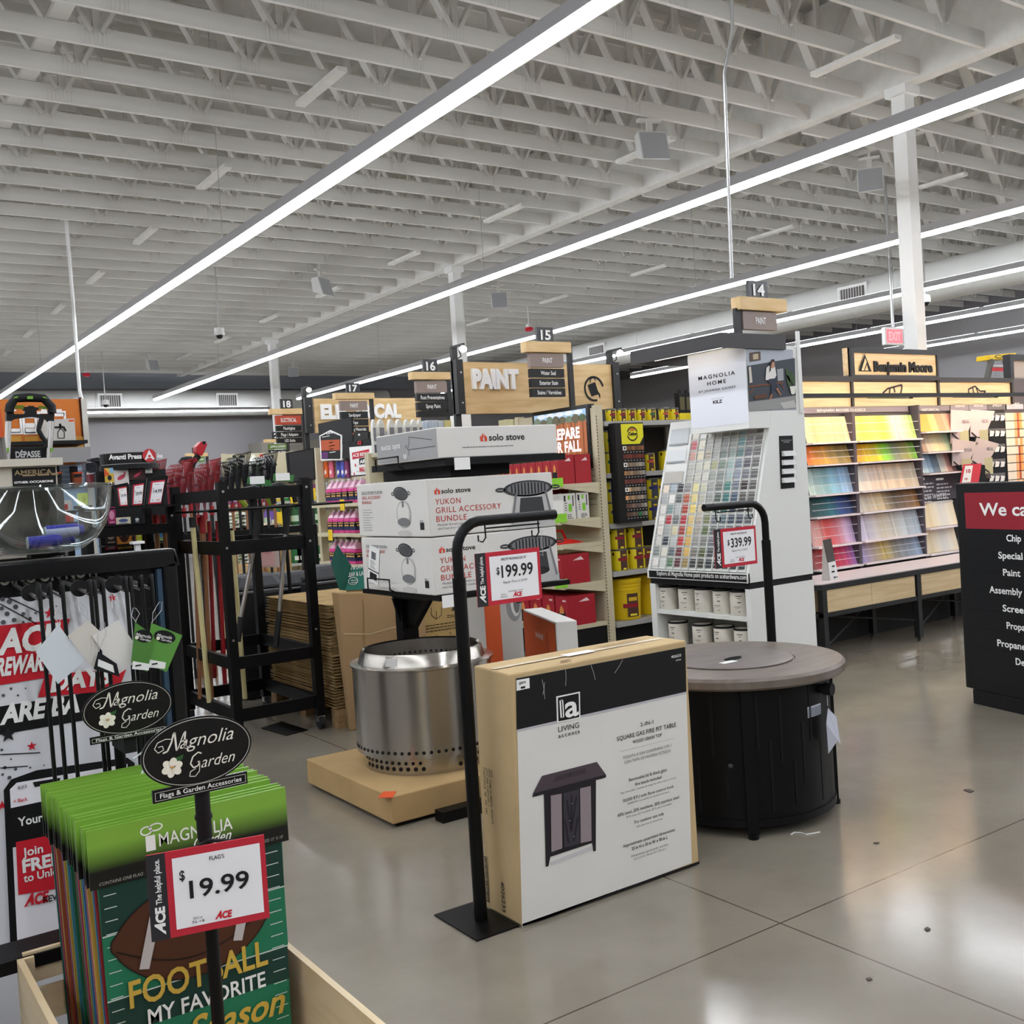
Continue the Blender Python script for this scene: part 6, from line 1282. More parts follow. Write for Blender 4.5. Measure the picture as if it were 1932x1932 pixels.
# posters over the jug endcap
def poster(name, label, cat, X, pts, back, frame=None, th=.03):
    P_ = [on_x(p, X) for p in pts]; c = thing(name, label, cat, P_[-1]); MB().prism(P_, (th, 0, 0)).obj('panel', back, c)
    return c, P_
c, P_ = poster('savings_poster', 'black framed poster with a red strip reading big savings, behind the top white carton', 'poster', EBX-.25, (d6(812, 985), d6(1000, 955), d6(1135, 960), d6(1140, 1258), d6(835, 1285)), GLOSSY)
MB().box(EBX-.22, P_[3].y+.2, P_[3].z, EBU, P_[3].y+.24, P_[3].z+.03).obj('arm', BLK, c)
g = G(c, (EBX-.25, P_[0].y, P_[4].z), -EY, EZ, .003); pf = lambda x, y: g.uv(d6(x, y))
g.pp('white_field', PAPER, [d6(825, 1030), d6(1128, 1005), d6(1132, 1250), d6(842, 1276)]); g.pp('red_strip', ACERED, [d6(850, 1078), d6(1000, 1045), d6(1000, 1105), d6(855, 1135)], 2)
g.tp(PAPER, 'ACE REWARDS', d6(862, 1115), d6(1060, 1085), 28/4.6, .03, .15, k=4); g.tp(ACERED, 'BIG SAVINGS', d6(920, 1240), d6(1072, 1212), 34/4.6, .04, .1, k=4); g.tp(GREYINK, 'with', d6(893, 1245), d6(915, 1240), 10/4.6, 0, .2, k=4)
ace(g, ACERED, *pf(898, 1008), .1, .035); g.pp('black_patch', BLK, [d6(915, 1128), d6(1000, 1110), d6(1000, 1165), d6(915, 1180)], 3); g.tp(PAPER, 'ARE', d6(925, 1170), d6(990, 1158), 30/4.6, .04, .1, k=5)
for x, y in ((882, 1185), (1090, 1195), (872, 1262), (1088, 1238)): g.ell('star', ACERED, *pf(x, y), .015, .02, 3, 5)
c, P_ = poster('lighting_sign', 'small house shaped black and white sign with an orange picture, left of aisle sign 17', 'sign', EBU-.1, (d6(563, 930), d6(658, 880), d6(760, 925), d6(758, 1140), d6(575, 1145)), PAPER)
g = G(c, (EBU-.1, P_[0].y, P_[4].z), -EY, EZ, .003); g.pp('black_field', BLK, [d6(575, 935), d6(658, 893), d6(748, 932), d6(746, 1130), d6(585, 1132)]); g.pp('orange_picture', flat('b5532c'), [d6(580, 970), d6(745, 962), d6(745, 1055), d6(583, 1058)], 2); g.pp('violet_picture', flat('5d2c6b'), [d6(585, 1075), d6(640, 1068), d6(642, 1125), d6(587, 1128)], 2)
g.tp(PAPER, 'LIFE', d6(632, 918), d6(690, 912), 14/4.6, .03, k=3); (a, b) = g.uv(d6(592, 945)); g.fine(PAPER, a, b, .34, .012, 1, .02); (a, b) = g.uv(d6(650, 995)); g.fine(PAPER, a, b, .2, .014, 4, .04)
c, P_ = poster('dark_poster', 'dark poster with a small white square and a brush below aisle sign 17', 'poster', EBU-.09, (d6(762, 905), d6(985, 895), d6(985, 1120), d6(762, 1130)), flat('151413'))
g = G(c, (EBU-.09, P_[0].y, P_[3].z), -EY, EZ, .003); g.pp('white_square', PAPER, [d6(903, 913), d6(918, 912), d6(918, 928), d6(903, 930)]); g.line('brush', flat('8a4a26'), [g.uv(d6(790, 980)), g.uv(d6(865, 905))], .02)
MB().box(EBU-.1, yN+.3, zB-.02, EBU-.05, yF-.1, zB+.0); MB().box(EBU-.095, yF-1.0, zB, EBU-.07, yF-.05, zB+.3).obj('backing', BLK, c)
# run behind the stove cartons: only its top shelf shows
RX0 = 4.86
t = shelving('filler_shelving', 'almond shelving whose top shelf shows above the highest white carton', RX0, 10.2, 9.15, 10.0, 1.9, (.2, .62, 1.04, 1.46, 1.9), TAN)
top = 1.9022; CLR = mat('clear milky pouch', 'c9c8c0', .25, alpha=.75)
pc = None
for k, (x0, x1, c) in enumerate(((470, 525, '5a5a62'), (545, 655, 'a89f3c'), (690, 790, 'b0a73a'), (800, 905, '5c6070'), (920, 1010, 'a8a24a'), (1015, 1110, 'aaa33c'), (1112, 1180, 'b3ad45'))):
    a, b = on_y(aq(x0, 1900), 9.4), on_y(aq(x1, 1900), 9.4); w = b.x-a.x; zt2 = on_y(aq(x0, 1715), 9.4).z
    hq_ = max(.08, zt2-top); lab = 'clear pouch of hardware on the top shelf over the white cartons, %s from the left' % nth(k+1)
    c_ = thing('hardware_pouch', lab, 'pouch', (a.x, 9.4, top), group='clear pouches on the top shelf')
    pr_ = [(a.x+w*.08, hq_*0)]+[(a.x+w*.5+w*.46*math.cos(th), hq_*.6+hq_*.4*math.sin(th)) for th in [math.pi-.0-i*math.pi/8 for i in range(9)]]+[(a.x+w*.92, 0)]
    MB().prism([(x, 9.4, top+z) for x, z in pr_], (0, .05, 0)).obj('pouch', flat('cfcfc8', .3), c_); MB().box(a.x+w*.2, 9.396, top+hq_*.35, a.x+w*.8, 9.399, top+hq_*.75).obj('print', flat('77777c'), c_); MB().box(a.x+w*.15, 9.394, top+.002, a.x+w*.85, 9.3985, top+hq_*.25).obj('contents', flat(c), c_)
for k, (x0, x1, y0_, c, lab) in enumerate(((1180, 1240, 1745, 'c9d6e2', 'small pale blue box on the top shelf beside the pouches'), (1250, 1380, 1730, 'c4cbd3', 'white and blue striped box on the top shelf, larger of the two'), (1388, 1470, 1735, 'cfd3d6', 'white and blue striped box on the top shelf, smaller of the two'), (1480, 1575, 1730, 'd8cf9a', 'pale yellow striped box on the top shelf left of the sign post'))):
    a, b = on_y(aq(x0, 1850), 9.45), on_y(aq(x1, 1850), 9.45); z1 = on_y(aq(x0, y0_), 9.45).z
    c_ = thing('striped_box', lab, 'box', (a.x, 9.45, top), group='boxes on the top shelf'); MB().box(a.x, 9.45, top, b.x, 9.6, z1).obj('box', flat(c), c_); gg = G(c_, (a.x, 9.45, top), EX, EZ, .002)
    for j in range(4): gg.rect('stripe', flat('6f8fb8' if k < 3 else 'b3a23c'), (b.x-a.x)*(j+.3)/4, .0, (b.x-a.x)*(j+.5)/4, z1-top-.01)
for k, (x0, x1, y0_, y1_, c, lab) in enumerate(((890, 945, 992, 1045, 'c9c49a', 'cream carton on the top shelf, left of the row of four'), (948, 1000, 995, 1045, 'cfcaa0', 'cream carton on the top shelf, second of the row of four'), (1003, 1050, 997, 1045, 'c9c49a', 'cream carton on the top shelf, third of the row of four'), (1053, 1093, 1000, 1045, 'd0cba2', 'cream carton on the top shelf, nearest the advertising screen'))):
    a, b = on_y(nq(x0, y1_), 9.45), on_y(nq(x1, y1_), 9.45); z1 = on_y(nq(x0, y0_), 9.45).z
    c_ = thing('cream_carton', lab, 'carton', (a.x, 9.45, top), group='cream cartons on the top shelf'); MB().box(a.x, 9.45, top, b.x-.004, 9.62, max(z1, top+.08)).obj('carton', flat(c), c_); MB().box(a.x, 9.448, top+.05, b.x-.004, 9.449, top+.06).obj('band', flat('8f8a60'), c_)
wbx = on_y(nq(500, 1030), 9.42), on_y(nq(598, 1030), 9.42)
c_ = thing('white_box', 'white box on a blue box on the top shelf right of the board post', 'box', (wbx[0].x, 9.42, top)); MB().box(wbx[0].x, 9.42, top, wbx[1].x, 9.6, top+.09).obj('blue_box', flat('3d6fa8'), c_); MB().box(wbx[0].x+.0, 9.42, top+.092, wbx[1].x, 9.6, on_y(nq(500, 955), 9.42).z).obj('white_lid', PAPER, c_)
rnd = random.Random(2)
for k in range(7):
    a = on_y(nq(630+k*40, 1035), 9.5); lab = 'black brush tool lying on the top shelf above the white carton, %s from the left' % nth(k+1)
    c_ = thing('brush_tool', lab, 'brush', (a.x, 9.5, top), group='black brushes on the top shelf'); MB().bar((a.x, 9.42, top+.02), (a.x+.05, 9.62, top+.11+.03*(k < 3)), .03, .025).obj('handle', BLK, c_); MB().bar((a.x, 9.42, top+.016), (a.x+.02, 9.4, top+.05), .07, .03).obj('bristle_head', flat('33332f'), c_)
# ---- lawn shelving far behind
GY = 16.5
zl_ = [on_y(s6(600, 128), GY).z, on_y(s6(1170, 478), GY).z, on_y(s6(1180, 822), GY).z, on_y(s6(1300, 1350), GY).z]; zl_.append(.15)
lx0, lx1 = on_y(s6(330, 300), GY).x, on_y(s6(1990, 300), GY).x
t = shelving('lawn_shelving', 'almond shelving of green lawn products far behind the black tool rack', lx0, lx1+1.5, GY, GY+.5, on_y((610, 870), GY).z+.2, zl_[::-1], TAN, nsec=3)
def jugw(p, lab, c, capc):
    b = on_y(p, GY+.15); c_ = thing('white_jug', lab, 'jug', (b.x, GY+.15, zl_[0]+.001), group='jugs on the lawn shelving')
    MB().box(b.x-.11, GY+.05, zl_[0]+.001, b.x+.11, GY+.25, zl_[0]+.22).obj('jug_body', flat(c), c_, bevel=.02); MB().hexa([(b.x-.11, GY+.06, zl_[0]+.221), (b.x+.11, GY+.06, zl_[0]+.221), (b.x+.11, GY+.24, zl_[0]+.221), (b.x-.11, GY+.24, zl_[0]+.221)], [(b.x-.03, GY+.12, zl_[0]+.31), (b.x+.05, GY+.12, zl_[0]+.31), (b.x+.05, GY+.18, zl_[0]+.31), (b.x-.03, GY+.18, zl_[0]+.31)]).obj('jug_shoulder', flat(c), c_, bevel=.01)
    MB().cyl((b.x, GY+.15, zl_[0]+.305), (b.x, GY+.15, zl_[0]+.35), .03, n=10).obj('cap', flat(capc), c_); MB().box(b.x-.08, GY+.047, zl_[0]+.05, b.x+.08, GY+.0495, zl_[0]+.18).obj('label', flat('3f5c35' if capc != 'c03030' else 'a8a8a8'), c_)
for x, c, cp, lab in ((595, 'e6e8df', 'e6e8df', 'white jug with a dark green label on the top lawn shelf'), (712, 'd9d9d6', 'c03030', 'white jug with a red cap on the top lawn shelf'), (790, 'b9bdc2', 'c9c9c9', 'grey jug on the top lawn shelf next to the red capped jug'), (430, 'cfd2c4', '2c2c2c', 'pale jug on the top lawn shelf behind the rake tines'), (330, 'b9bdb0', '2c2c2c', 'pale jug at the left end of the top lawn shelf')): jugw(s6(x, 120), lab, c, cp)
rnd = random.Random(13)
for lev, xs in ((1, (300, 420, 520, 640, 760, 880, 1000, 1190, 1400)), (2, (760, 830, 900, 985, 1130, 1180, 1240, 1430, 1480)), (3, (1120, 1175, 1230, 1290, 1440, 1500))):
    for k, x in enumerate(xs):
        a = on_y(s6(x, 400), GY+.12); zz = zl_[lev]+.001; kind = rnd.choice(('bottle', 'box'))
        col = {1: ('7e3f6a', 'c9b23a', '2f8a46', '8a3a2c')[k % 4], 2: ('8a6cc0', '7d5fb5', '2f7a3c', 'd9b83a', '2c5a34', '27623c', '315f3a', '23592f', '2e6b3a')[k], 3: '27663a'}[lev]
        nmw = word_colour(col); lab = '%s garden product on the %s lawn shelf, %s from the left' % (nmw, ('', 'second', 'third', 'fourth')[lev], nth(k+1))
        c_ = thing('garden_product', lab, 'garden product', (a.x, GY+.12, zz), group='products on the lawn shelving')
        if kind == 'box' or lev == 1: MB().box(a.x-.07, GY+.06, zz, a.x+.07, GY+.2, zz+.26).obj('package', flat(col), c_); MB().box(a.x-.05, GY+.057, zz+.05, a.x+.05, GY+.059, zz+.12).obj('label', flat('d9dccf'), c_)
        else:
            MB().lathe([(.06, 0), (.065, .01), (.065, .22), (.025, .3), (.025, .33)], (a.x, GY+.12, zz), 14).obj('bottle', flat(col), c_, smooth=True); MB().box(a.x-.07, GY+.1, zz+.331, a.x+.03, GY+.14, zz+.38).obj('trigger', flat('dfe3da'), c_); MB().lathe([(.066, .06), (.066, .16)], (a.x, GY+.12, zz), 14, caps=False).obj('label', flat('b9cfb4'), c_)
for x, y, lab in ((1170, 430, 'yellow sale tag under the second lawn shelf goods, left one'), (1385, 390, 'yellow sale tag at the lawn shelving upright'), (985, 720, 'yellow sale tag on the third lawn shelf')):
    v = on_y(s6(x, y), GY-.02); tag(MB().box(v.x-.09, GY-.02, v.z-.1, v.x+.09, GY-.014, v.z+.1).obj('sale_tag', flat('e9c72a'), at=v), lab, 'price tag', 'yellow sale tags')
MB_ = on_y(s6(1080, 480), GY)
# soil bags
SB_Y = 13.0; BAGW = mat('white and green soil bag', 'dfe2d6', .5, spec=.3)
bx0, bx1 = on_y(s6(300, 900), SB_Y).x, on_y(s6(640, 900), SB_Y).x; z0_ = on_y(s6(450, 1370), SB_Y).z; z1_ = on_y(s6(450, 645), SB_Y).z
t = thing('timber_crate', 'pale timber crate under the stack of white and green soil bags', 'crate', (bx0, SB_Y, 0))
for z in range(6): MB().box(bx0, SB_Y, .02+z*(z0_-.03)/6, bx1, SB_Y+.03, .02+(z+.8)*(z0_-.03)/6).obj('slat', PINE, t)
MB().box(bx0, SB_Y+.031, 0, bx1, SB_Y+.8, z0_-.001).obj('crate_body', PINE, t)
def soil(name, x, y, z, w, d, h, m, lab, grp, c2, rnd):
    t_ = thing(name, lab, 'bag', (x, y, z), group=grp); b = MB(); n = 7
    top_ = []; 
    for i in range(n+1):
        u = i/n; hh_ = h*(.35+.65*math.sin(math.pi*min(1, max(0, u)))**.5)
        b_ = (x+w*u, hh_)
        top_.append(b_)
    pts = [(a, y, z+h*.5-hh_*.5) for a, hh_ in top_]+[(a, y, z+h*.5+hh_*.5) for a, hh_ in reversed(top_)]
    MB().prism(pts, (0, d, 0)).obj('bag', m, t_); sft = rnd.uniform(.1, .45)
    MB().prism([(x+w*sft, y-.002, z+h*.3), (x+w*(sft+.3), y-.002, z+h*.25), (x+w*(sft+.4), y-.002, z+h*.75), (x+w*(sft+.1), y-.002, z+h*.7)], (0, .001, 0)).obj('print', flat(c2), t_); return t_
rnd = random.Random(8); nb = 15; hb_ = (z1_-z0_)/nb
for i in range(nb):
    for j in range(2):
        w = (bx1-bx0)/2; soil('soil_bag', bx0+w*j+rnd.uniform(-.015, .015), SB_Y+rnd.uniform(.01, .05), z0_+i*hb_+.001, w*.97, .5, hb_*.97, BAGW, 'white and green soil bag seen through the rack, %s layer up, %s column' % (nth(i+1), ('left', 'right')[j]), 'white and green soil bags', rnd.choice(('7a9a3c', '55762c', '3f4a35')), rnd)
bx2, bx3 = on_y(s6(745, 900), SB_Y+.3).x, on_y(s6(985, 900), SB_Y+.3).x; z2_ = on_y(s6(850, 1040), SB_Y+.3).z; z3_ = on_y(s6(850, 800), SB_Y+.3).z
tag(MB().box(bx2, SB_Y+.3, 0, bx3+.1, SB_Y+.9, z2_-.002).obj('carton_stack', KRAFTD, at=(bx2, SB_Y+.3, 0)), 'brown carton under the small stack of brown soil bags behind the black rack', 'carton')
for i in range(6): soil('soil_bag', bx2, SB_Y+.3+rnd.uniform(.01, .04), z2_+i*(z3_-z2_)/6+.001, bx3-bx2, .5, (z3_-z2_)/6*.97, mat('brown soil bag', 'b59a80', .5), 'brown soil bag seen through the rack, %s layer up' % nth(i+1), 'brown soil bags', 'e0d3c2', rnd)
# trash cans
TB = mat('charcoal trash can', '1b1c1e', .5, spec=.35); TL = mat('grey trash can lid', '3a3b3e', .45, spec=.4)
for k, (p, Y, lab) in enumerate(((s6(560, 1680), 7.75, 'charcoal trash can with a domed lid behind the black rack, left one'), (s6(1080, 1640), 8.22, 'charcoal trash can with a domed lid behind the black rack, middle one'), (s6(1640, 1540), 7.78, 'charcoal trash can with a domed lid behind the teal cardboard header'))):
    a = on_y(p, Y); w = .2; z = a.z
    t_ = thing('trash_can', lab, 'trash can', (a.x, Y, 0), group='charcoal trash cans')
    MB().hexa([(a.x-w*.75, Y-w*.6, .0), (a.x+w*.75, Y-w*.6, 0), (a.x+w*.75, Y+w*.6, 0), (a.x-w*.75, Y+w*.6, 0)], [(a.x-w, Y-w*.8, z-.02), (a.x+w, Y-w*.8, z-.02), (a.x+w, Y+w*.8, z-.02), (a.x-w, Y+w*.8, z-.02)]).obj('can_body', TB, t_, bevel=.03)
    MB().hexa([(a.x-w*1.05, Y-w*.86, z-.015), (a.x+w*1.05, Y-w*.86, z-.015), (a.x+w*1.05, Y+w*.86, z-.015), (a.x-w*1.05, Y+w*.86, z-.015)], [(a.x-w*.7, Y-w*.5, z+.1), (a.x+w*.7, Y-w*.5, z+.1), (a.x+w*.7, Y+w*.5, z+.1), (a.x-w*.7, Y+w*.5, z+.1)]).obj('lid', TL, t_, bevel=.03)
    MB().tube([(a.x+w*1.0, Y-w*.7, z-.03), (a.x-w*1.0, Y-w*.9, z-.03)], .012, 6).obj('rim_bar', flat('6b6b6e', .3), t_)
# monitor
mY = 9.6; P_ = [on_y(d6(*p), mY) for p in ((285, 1075), (520, 1035), (535, 1310), (310, 1345))]
t = thing('monitor', 'black flat monitor turned off, above the tool rack and left of the jug endcap', 'monitor', P_[3])
MB().prism(P_, (0, .05, 0)).obj('monitor_case', GLOSSY, t, bevel=.005); G(t, P_[3], EX, EZ, .002).pp('screen', mat('dark screen', '2b2b2e', .25), [d6(298, 1085), d6(508, 1050), d6(520, 1298), d6(320, 1330)])
MB().box((P_[2].x+P_[3].x)/2-.03, mY+.051, 0, (P_[2].x+P_[3].x)/2+.03, mY+.1, P_[3].z+.15).box((P_[2].x+P_[3].x)/2-.2, mY-.1, 0, (P_[2].x+P_[3].x)/2+.2, mY+.25, .02).obj('monitor_stand', BLK, t)
# ---- black tool racks
def rack(label, x0, x1, y0_, y1_, z, rails, w=.056):
    t_ = thing('tool_rack', label, 'tool rack', (x0, y0_, 0), group='black steel tool racks')
    for x in (x0, x1):
        for y in (y0_, y1_):
            po_ = MB().box(x-w/2, y-w/2, .09, x+w/2, y+w/2, z).obj('post', BLACK, t_)
            c = MB().cyl((x-.014, y, .045), (x+.014, y, .045), .044, n=18); c.obj('caster_wheel', flat('2a2a2c'), po_, smooth=True); MB().box(x-.022, y-.02, .05, x-.017, y+.02, .09).box(x+.017, y-.02, .05, x+.022, y+.02, .09).box(x-.022, y-.03, .084, x+.022, y+.03, .09).obj('caster_fork', ALU, po_)
    for zr, h_ in rails:
        for y in (y0_, y1_): MB().box(x0+w/2, y-.015, zr-h_/2, x1-w/2, y+.015, zr+h_/2).obj('rail', BLACK, t_)
        for x in (x0, x1): MB().box(x-.015, y0_+w/2, zr-h_/2, x+.015, y1_-w/2, zr+h_/2).obj('rail', BLACK, t_)
    for x in (x0, x1):
        for zz in (z-.06, z*.75, z*.4): MB().cyl((x, y0_-w/2, zz), (x, y0_-w/2-.004, zz), .008, n=8).obj('bolt', ALU, t_)
    return t_
RY0, RY1 = 6.3, 7.25
zr_ = [on_y(e6(700, y), RY0).z for y in (250, 605, 1375, 1725)]
tr_ = rack('tall open black steel tool rack on casters, in front of the stacked brown bags', 2.163, 2.71, RY0, RY1, 1.63, [(zr_[0], .075), (zr_[1], .085), (zr_[2], .075), (zr_[3], .08)])
ztray = on_y(e6(700, 350), 6.6).z
MB().tube([(2.08, 6.32, ztray), (3.05, 6.32, ztray)], .008, 6).tube([(2.08, 7.0, ztray), (3.05, 7.0, ztray)], .008, 6).obj('tray_wire', BLACK, tr_)
b = MB()
for k in range(22): b.tube([(2.09+k*.045, 6.32, ztray+.004), (2.09+k*.045, 7.0, ztray+.004)], .0035, 5)
b.obj('tray_grid', BLACK, tr_)
MB().prism([(2.47, 6.28, on_y(s6(690, 1165), 6.28).z), (2.64, 6.28, on_y(s6(930, 1145), 6.28).z), (2.64, 6.28, on_y(s6(950, 1415), 6.28).z), (2.47, 6.28, on_y(s6(695, 1410), 6.28).z)], (0, .003, 0))
P_ = [on_y(s6(*p), 7.42) for p in ((680, 1020), (935, 1010), (950, 1415), (690, 1410))]
c_ = thing('faded_price_sheet', 'faded pink and white price sheet hanging in a clear sleeve behind the black rack', 'price sheet', P_[3]); MB().prism(P_, (0, .004, 0)).obj('sleeve', flat('b5a8a6', .3), c_); gq = G(c_, P_[3], EX, EZ, .002); gq.pp('pink_sheet', flat('c79f9f'), [s6(695, 1165), s6(870, 1150), s6(880, 1390), s6(700, 1395)]); gq.tp(flat('b36a70'), '19.99', s6(745, 1230), s6(830, 1222), 40/7.43, .02, k=3)
zA = P_[0].z; MB().tube([(P_[0].x+.02, 7.422, zA), (P_[0].x+.02, 7.44, zA+.35), (P_[0].x+.1, 7.44, zA+.4), (P_[1].x-.02, 7.44, zA+.4), (P_[1].x+.06, 7.44, zA+.33), (P_[1].x+.08, 7.44, 0.01)], .014, 8).obj('stand_pole', BLACK, c_, smooth=True); MB().box(P_[1].x-.1, 7.38, 0, P_[1].x+.2, 7.5, .008).obj('foot_plate', BLACK, c_)
pl = on_z(e6(860, 1870), 0)
tag(MB().prism([on_z(e6(*p), 0.0) for p in ((690, 1842), (830, 1800), (1005, 1855), (860, 1892))], (0, 0, .006)).obj('foot_plate', BLACK, at=on_z(e6(860, 1850))), 'thin black square floor plate under the tool rack, beside the pallet', 'floor plate')
tl_ = rack('second black steel tool rack further left, carrying the three framed price cards', 1.5, 2.02, 6.9, 7.45, 1.5, [(1.36, .06), (1.05, .06), (.42, .06), (.16, .06)], .05)
ztr = 1.515
MB().box(1.15, 6.6, ztr-.012, 2.06, 7.3, ztr-.002).obj('tray', BLACK, tl_)
MB().box(1.13, 6.6, .0, 1.17, 6.64, ztr-.012).box(1.13, 7.26, .0, 1.17, 7.3, ztr-.012).obj('post', BLACK, tl_)
CARDS = ((((130, 840), (365, 792), (388, 1310), (205, 1340)), '19.99', 'black framed price card reading 19.99 on the left tool rack'), (((400, 785), (665, 735), (630, 1298), (395, 1320)), '29.99', 'black framed price card reading 29.99 on the left tool rack'), (((690, 715), (1032, 675), (950, 1275), (640, 1300)), '14.99', 'black framed price card reading 14.99 on the left tool rack'))
for k, (pts, s, lab) in enumerate(CARDS):
    Y = 6.63+.03*k; P_ = [on_y(r6(*p), Y) for p in pts]; zb_ = ztr-.0015
    P_[2].z = P_[3].z = zb_
    c_ = thing('framed_price_card', lab, 'price sign', P_[3], group='framed price cards')
    MB().prism(P_, (0, .025, 0)).obj('frame', BLACK, c_)
    u_ = (P_[2]-P_[3]); v1 = P_[0]-P_[3]; at_ = lambda a, b: P_[3]*(1-a)*(1-b)+P_[2]*a*(1-b)+P_[0]*(1-a)*b+P_[1]*a*b
    quad = lambda nm, m, a0, b0, a1, b1, dy: MB().poly([at_(a0, b0)-EY*dy, at_(a1, b0)-EY*dy, at_(a1, b1)-EY*dy, at_(a0, b1)-EY*dy]).obj(nm, m, c_)
    quad('dark_strip', STRIP, .06, .06, .2, .86, .002); quad('red_field', CARDRED, .2, .05, .88, .86, .002); quad('white_field', CARDW, .28, .1, .86, .8, .003)
    g = G(c_, at_(.3, .45)-EY*.003, at_(.86, .45)-at_(.3, .45), (at_(.3, .8)-at_(.3, .45)), .001); L = (at_(.86, .45)-at_(.3, .45)).length; Hh = (at_(.3, .8)-at_(.3, .45)).length
    g.text(INK, s, L*.15, -Hh*.05, L*.75, Hh*.34, .012); g.text(INK, '$', L*.02, Hh*.35, L*.1, Hh*.14); g.fine(GREYINK, L*.15, Hh*.78, L*.7, Hh*.05, 1, .01); g.text(ACERED, 'ACE', L*.5, -Hh*.85, L*.3, Hh*.12, .04, .15); g.fine(GREYINK, L*.1, -Hh*.75, L*.2, Hh*.05, 2, Hh*.1)
# long handled tools
WOODH = mat('turned wood handle', '9c6b45', .55, noise=.12, nscale=6, stretch=(8, 8, 1)); YELH = mat('pale yellow fibreglass', 'd6cb94', .4); REDH = mat('red handle', '9a1620', .4); GRIP = mat('black rubber grip', '121213', .6)
def long_tool(name, label, cat, p0, p1, Y, shaft, r, grips=(), group='long handled tools in the racks'):
    a, b = on_y(p0, Y), on_y(p1, Y); t_ = thing(name, label, cat, b, group=group)
    MB().tube([a, b], r, 8).obj('shaft', shaft, t_, smooth=True)
    for g0, g1, m, rr, nm in grips: MB().tube([a+(b-a)*g0, a+(b-a)*g1], rr, 8).obj(nm, m, t_, smooth=True)
    return t_
v = lambda x, y: (x, y)
long_tool('shovel', 'pale yellow long handle leaning in the black rack, left of the rack post', 'long tool', e6(225, 440), e6(340, 1665), 6.75, YELH, .017, ((-.02, .035, GRIP, .022, 'grip'),))
long_tool('shovel', 'brown wooden long handle behind the pale yellow handle', 'long tool', e6(245, 640), e6(277, 1640), 6.95, WOODH, .014)
long_tool('shovel', 'brown wooden long handle with a red top, right of the pale yellow handle', 'long tool', e6(293, 400), e6(356, 1650), 7.0, WOODH, .016, ((0, .1, REDH, .019, 'grip'),))
long_tool('shovel', 'red long handle, left of the two beside the rack post', 'long tool', e6(338, 440), e6(376, 1500), 7.05, REDH, .014)
long_tool('shovel', 'red long handle, right of the two beside the rack post', 'long tool', e6(393, 440), e6(446, 1540), 6.9, REDH, .015)
long_tool('shovel', 'pale yellow long handle just right of the rack\'s front left post', 'long tool', e6(490, 505), e6(581, 1640), 6.9, YELH, .017)
for k, x in enumerate((815, 960, 1085)):
    long_tool('shovel', 'wooden long handle with a dark red collar in the left rack, %s from the left' % nth(k+1), 'long tool', r6(x, 1330), r6(x+85, 2500), 7.15+.03*k, WOODH, .018, ((0, .12, REDH, .026, 'collar'),))
long_tool('shovel', 'wooden long handle with a dark red collar beside the round red saw disc', 'long tool', r6(1575, 1370), r6(1640, 2400), 7.2, WOODH, .018, ((0, .12, REDH, .024, 'collar'),))
for (a, b, c, d), lab in ((((672, 350), (650, 570), (553, 1088), (532, 1255)), 'lopper with a silver shaft and black grips hanging in the rack, left one'), (((868, 350), (854, 530), (813, 1050), (788, 1285)), 'lopper with a silver shaft and black grips hanging in the rack, right one')):
    A_, B_, C_, D_ = [on_y(e6(*p), 6.55) for p in (a, b, c, d)]; t_ = thing('lopper', lab, 'lopper', D_, group='loppers')
    MB().tube([B_, C_], .014, 10).obj('shaft', ALU, t_, smooth=True); MB().tube([A_, B_], .024, 8).obj('blade_head', GRIP, t_); MB().tube([C_, D_], .021, 8).obj('grip', GRIP, t_, smooth=True)
for k, (pts, col, lab) in enumerate(((((600, 145), (755, 165), (760, 205), (595, 190)), '2f6b35', 'hand tool on a green card lying on the rack tray, left one'), (((775, 120), (915, 130), (905, 175), (770, 170)), '3d7a3c', 'hand tool on a green card lying on the rack tray, right one'))):
    P_ = [on_y(e6(*p), 6.6+.1*k) for p in pts]; dz = ztray+.008-min(P_[2].z, P_[3].z)
    t_ = thing('hand_tool', lab, 'hand tool', (P_[3].x, 6.6, ztray+.008), group='hand tools on green cards')
    MB().prism(P_, (0, .005, 0)).obj('card', flat(col), t_); MB().box(P_[3].x+.02, 6.6+.1*k-.003, (P_[0].z+P_[3].z)/2-.025, P_[3].x+.12, 6.6+.1*k-.001, (P_[0].z+P_[3].z)/2+.025).obj('label', PAPER, t_)
    MB().tube([P_[3]+Vector((-.04, .05, -.05)), P_[3]+Vector((.06, .05, -.03)), P_[2]+Vector((.02, .05, -.06))], .024, 8).tube([P_[2]+Vector((.02, .05, -.06)), P_[2]+Vector((.03, .05, ztray+.02-P_[2].z))], .018, 6).obj('handle', GRIP, t_, smooth=True); MB().tube([P_[3]+Vector((-.06, .05, -.05)), P_[3]+Vector((.0, .05, ztray+.014-P_[3].z))], .02, 6).obj('tool_end', flat('8a9a35'), t_)
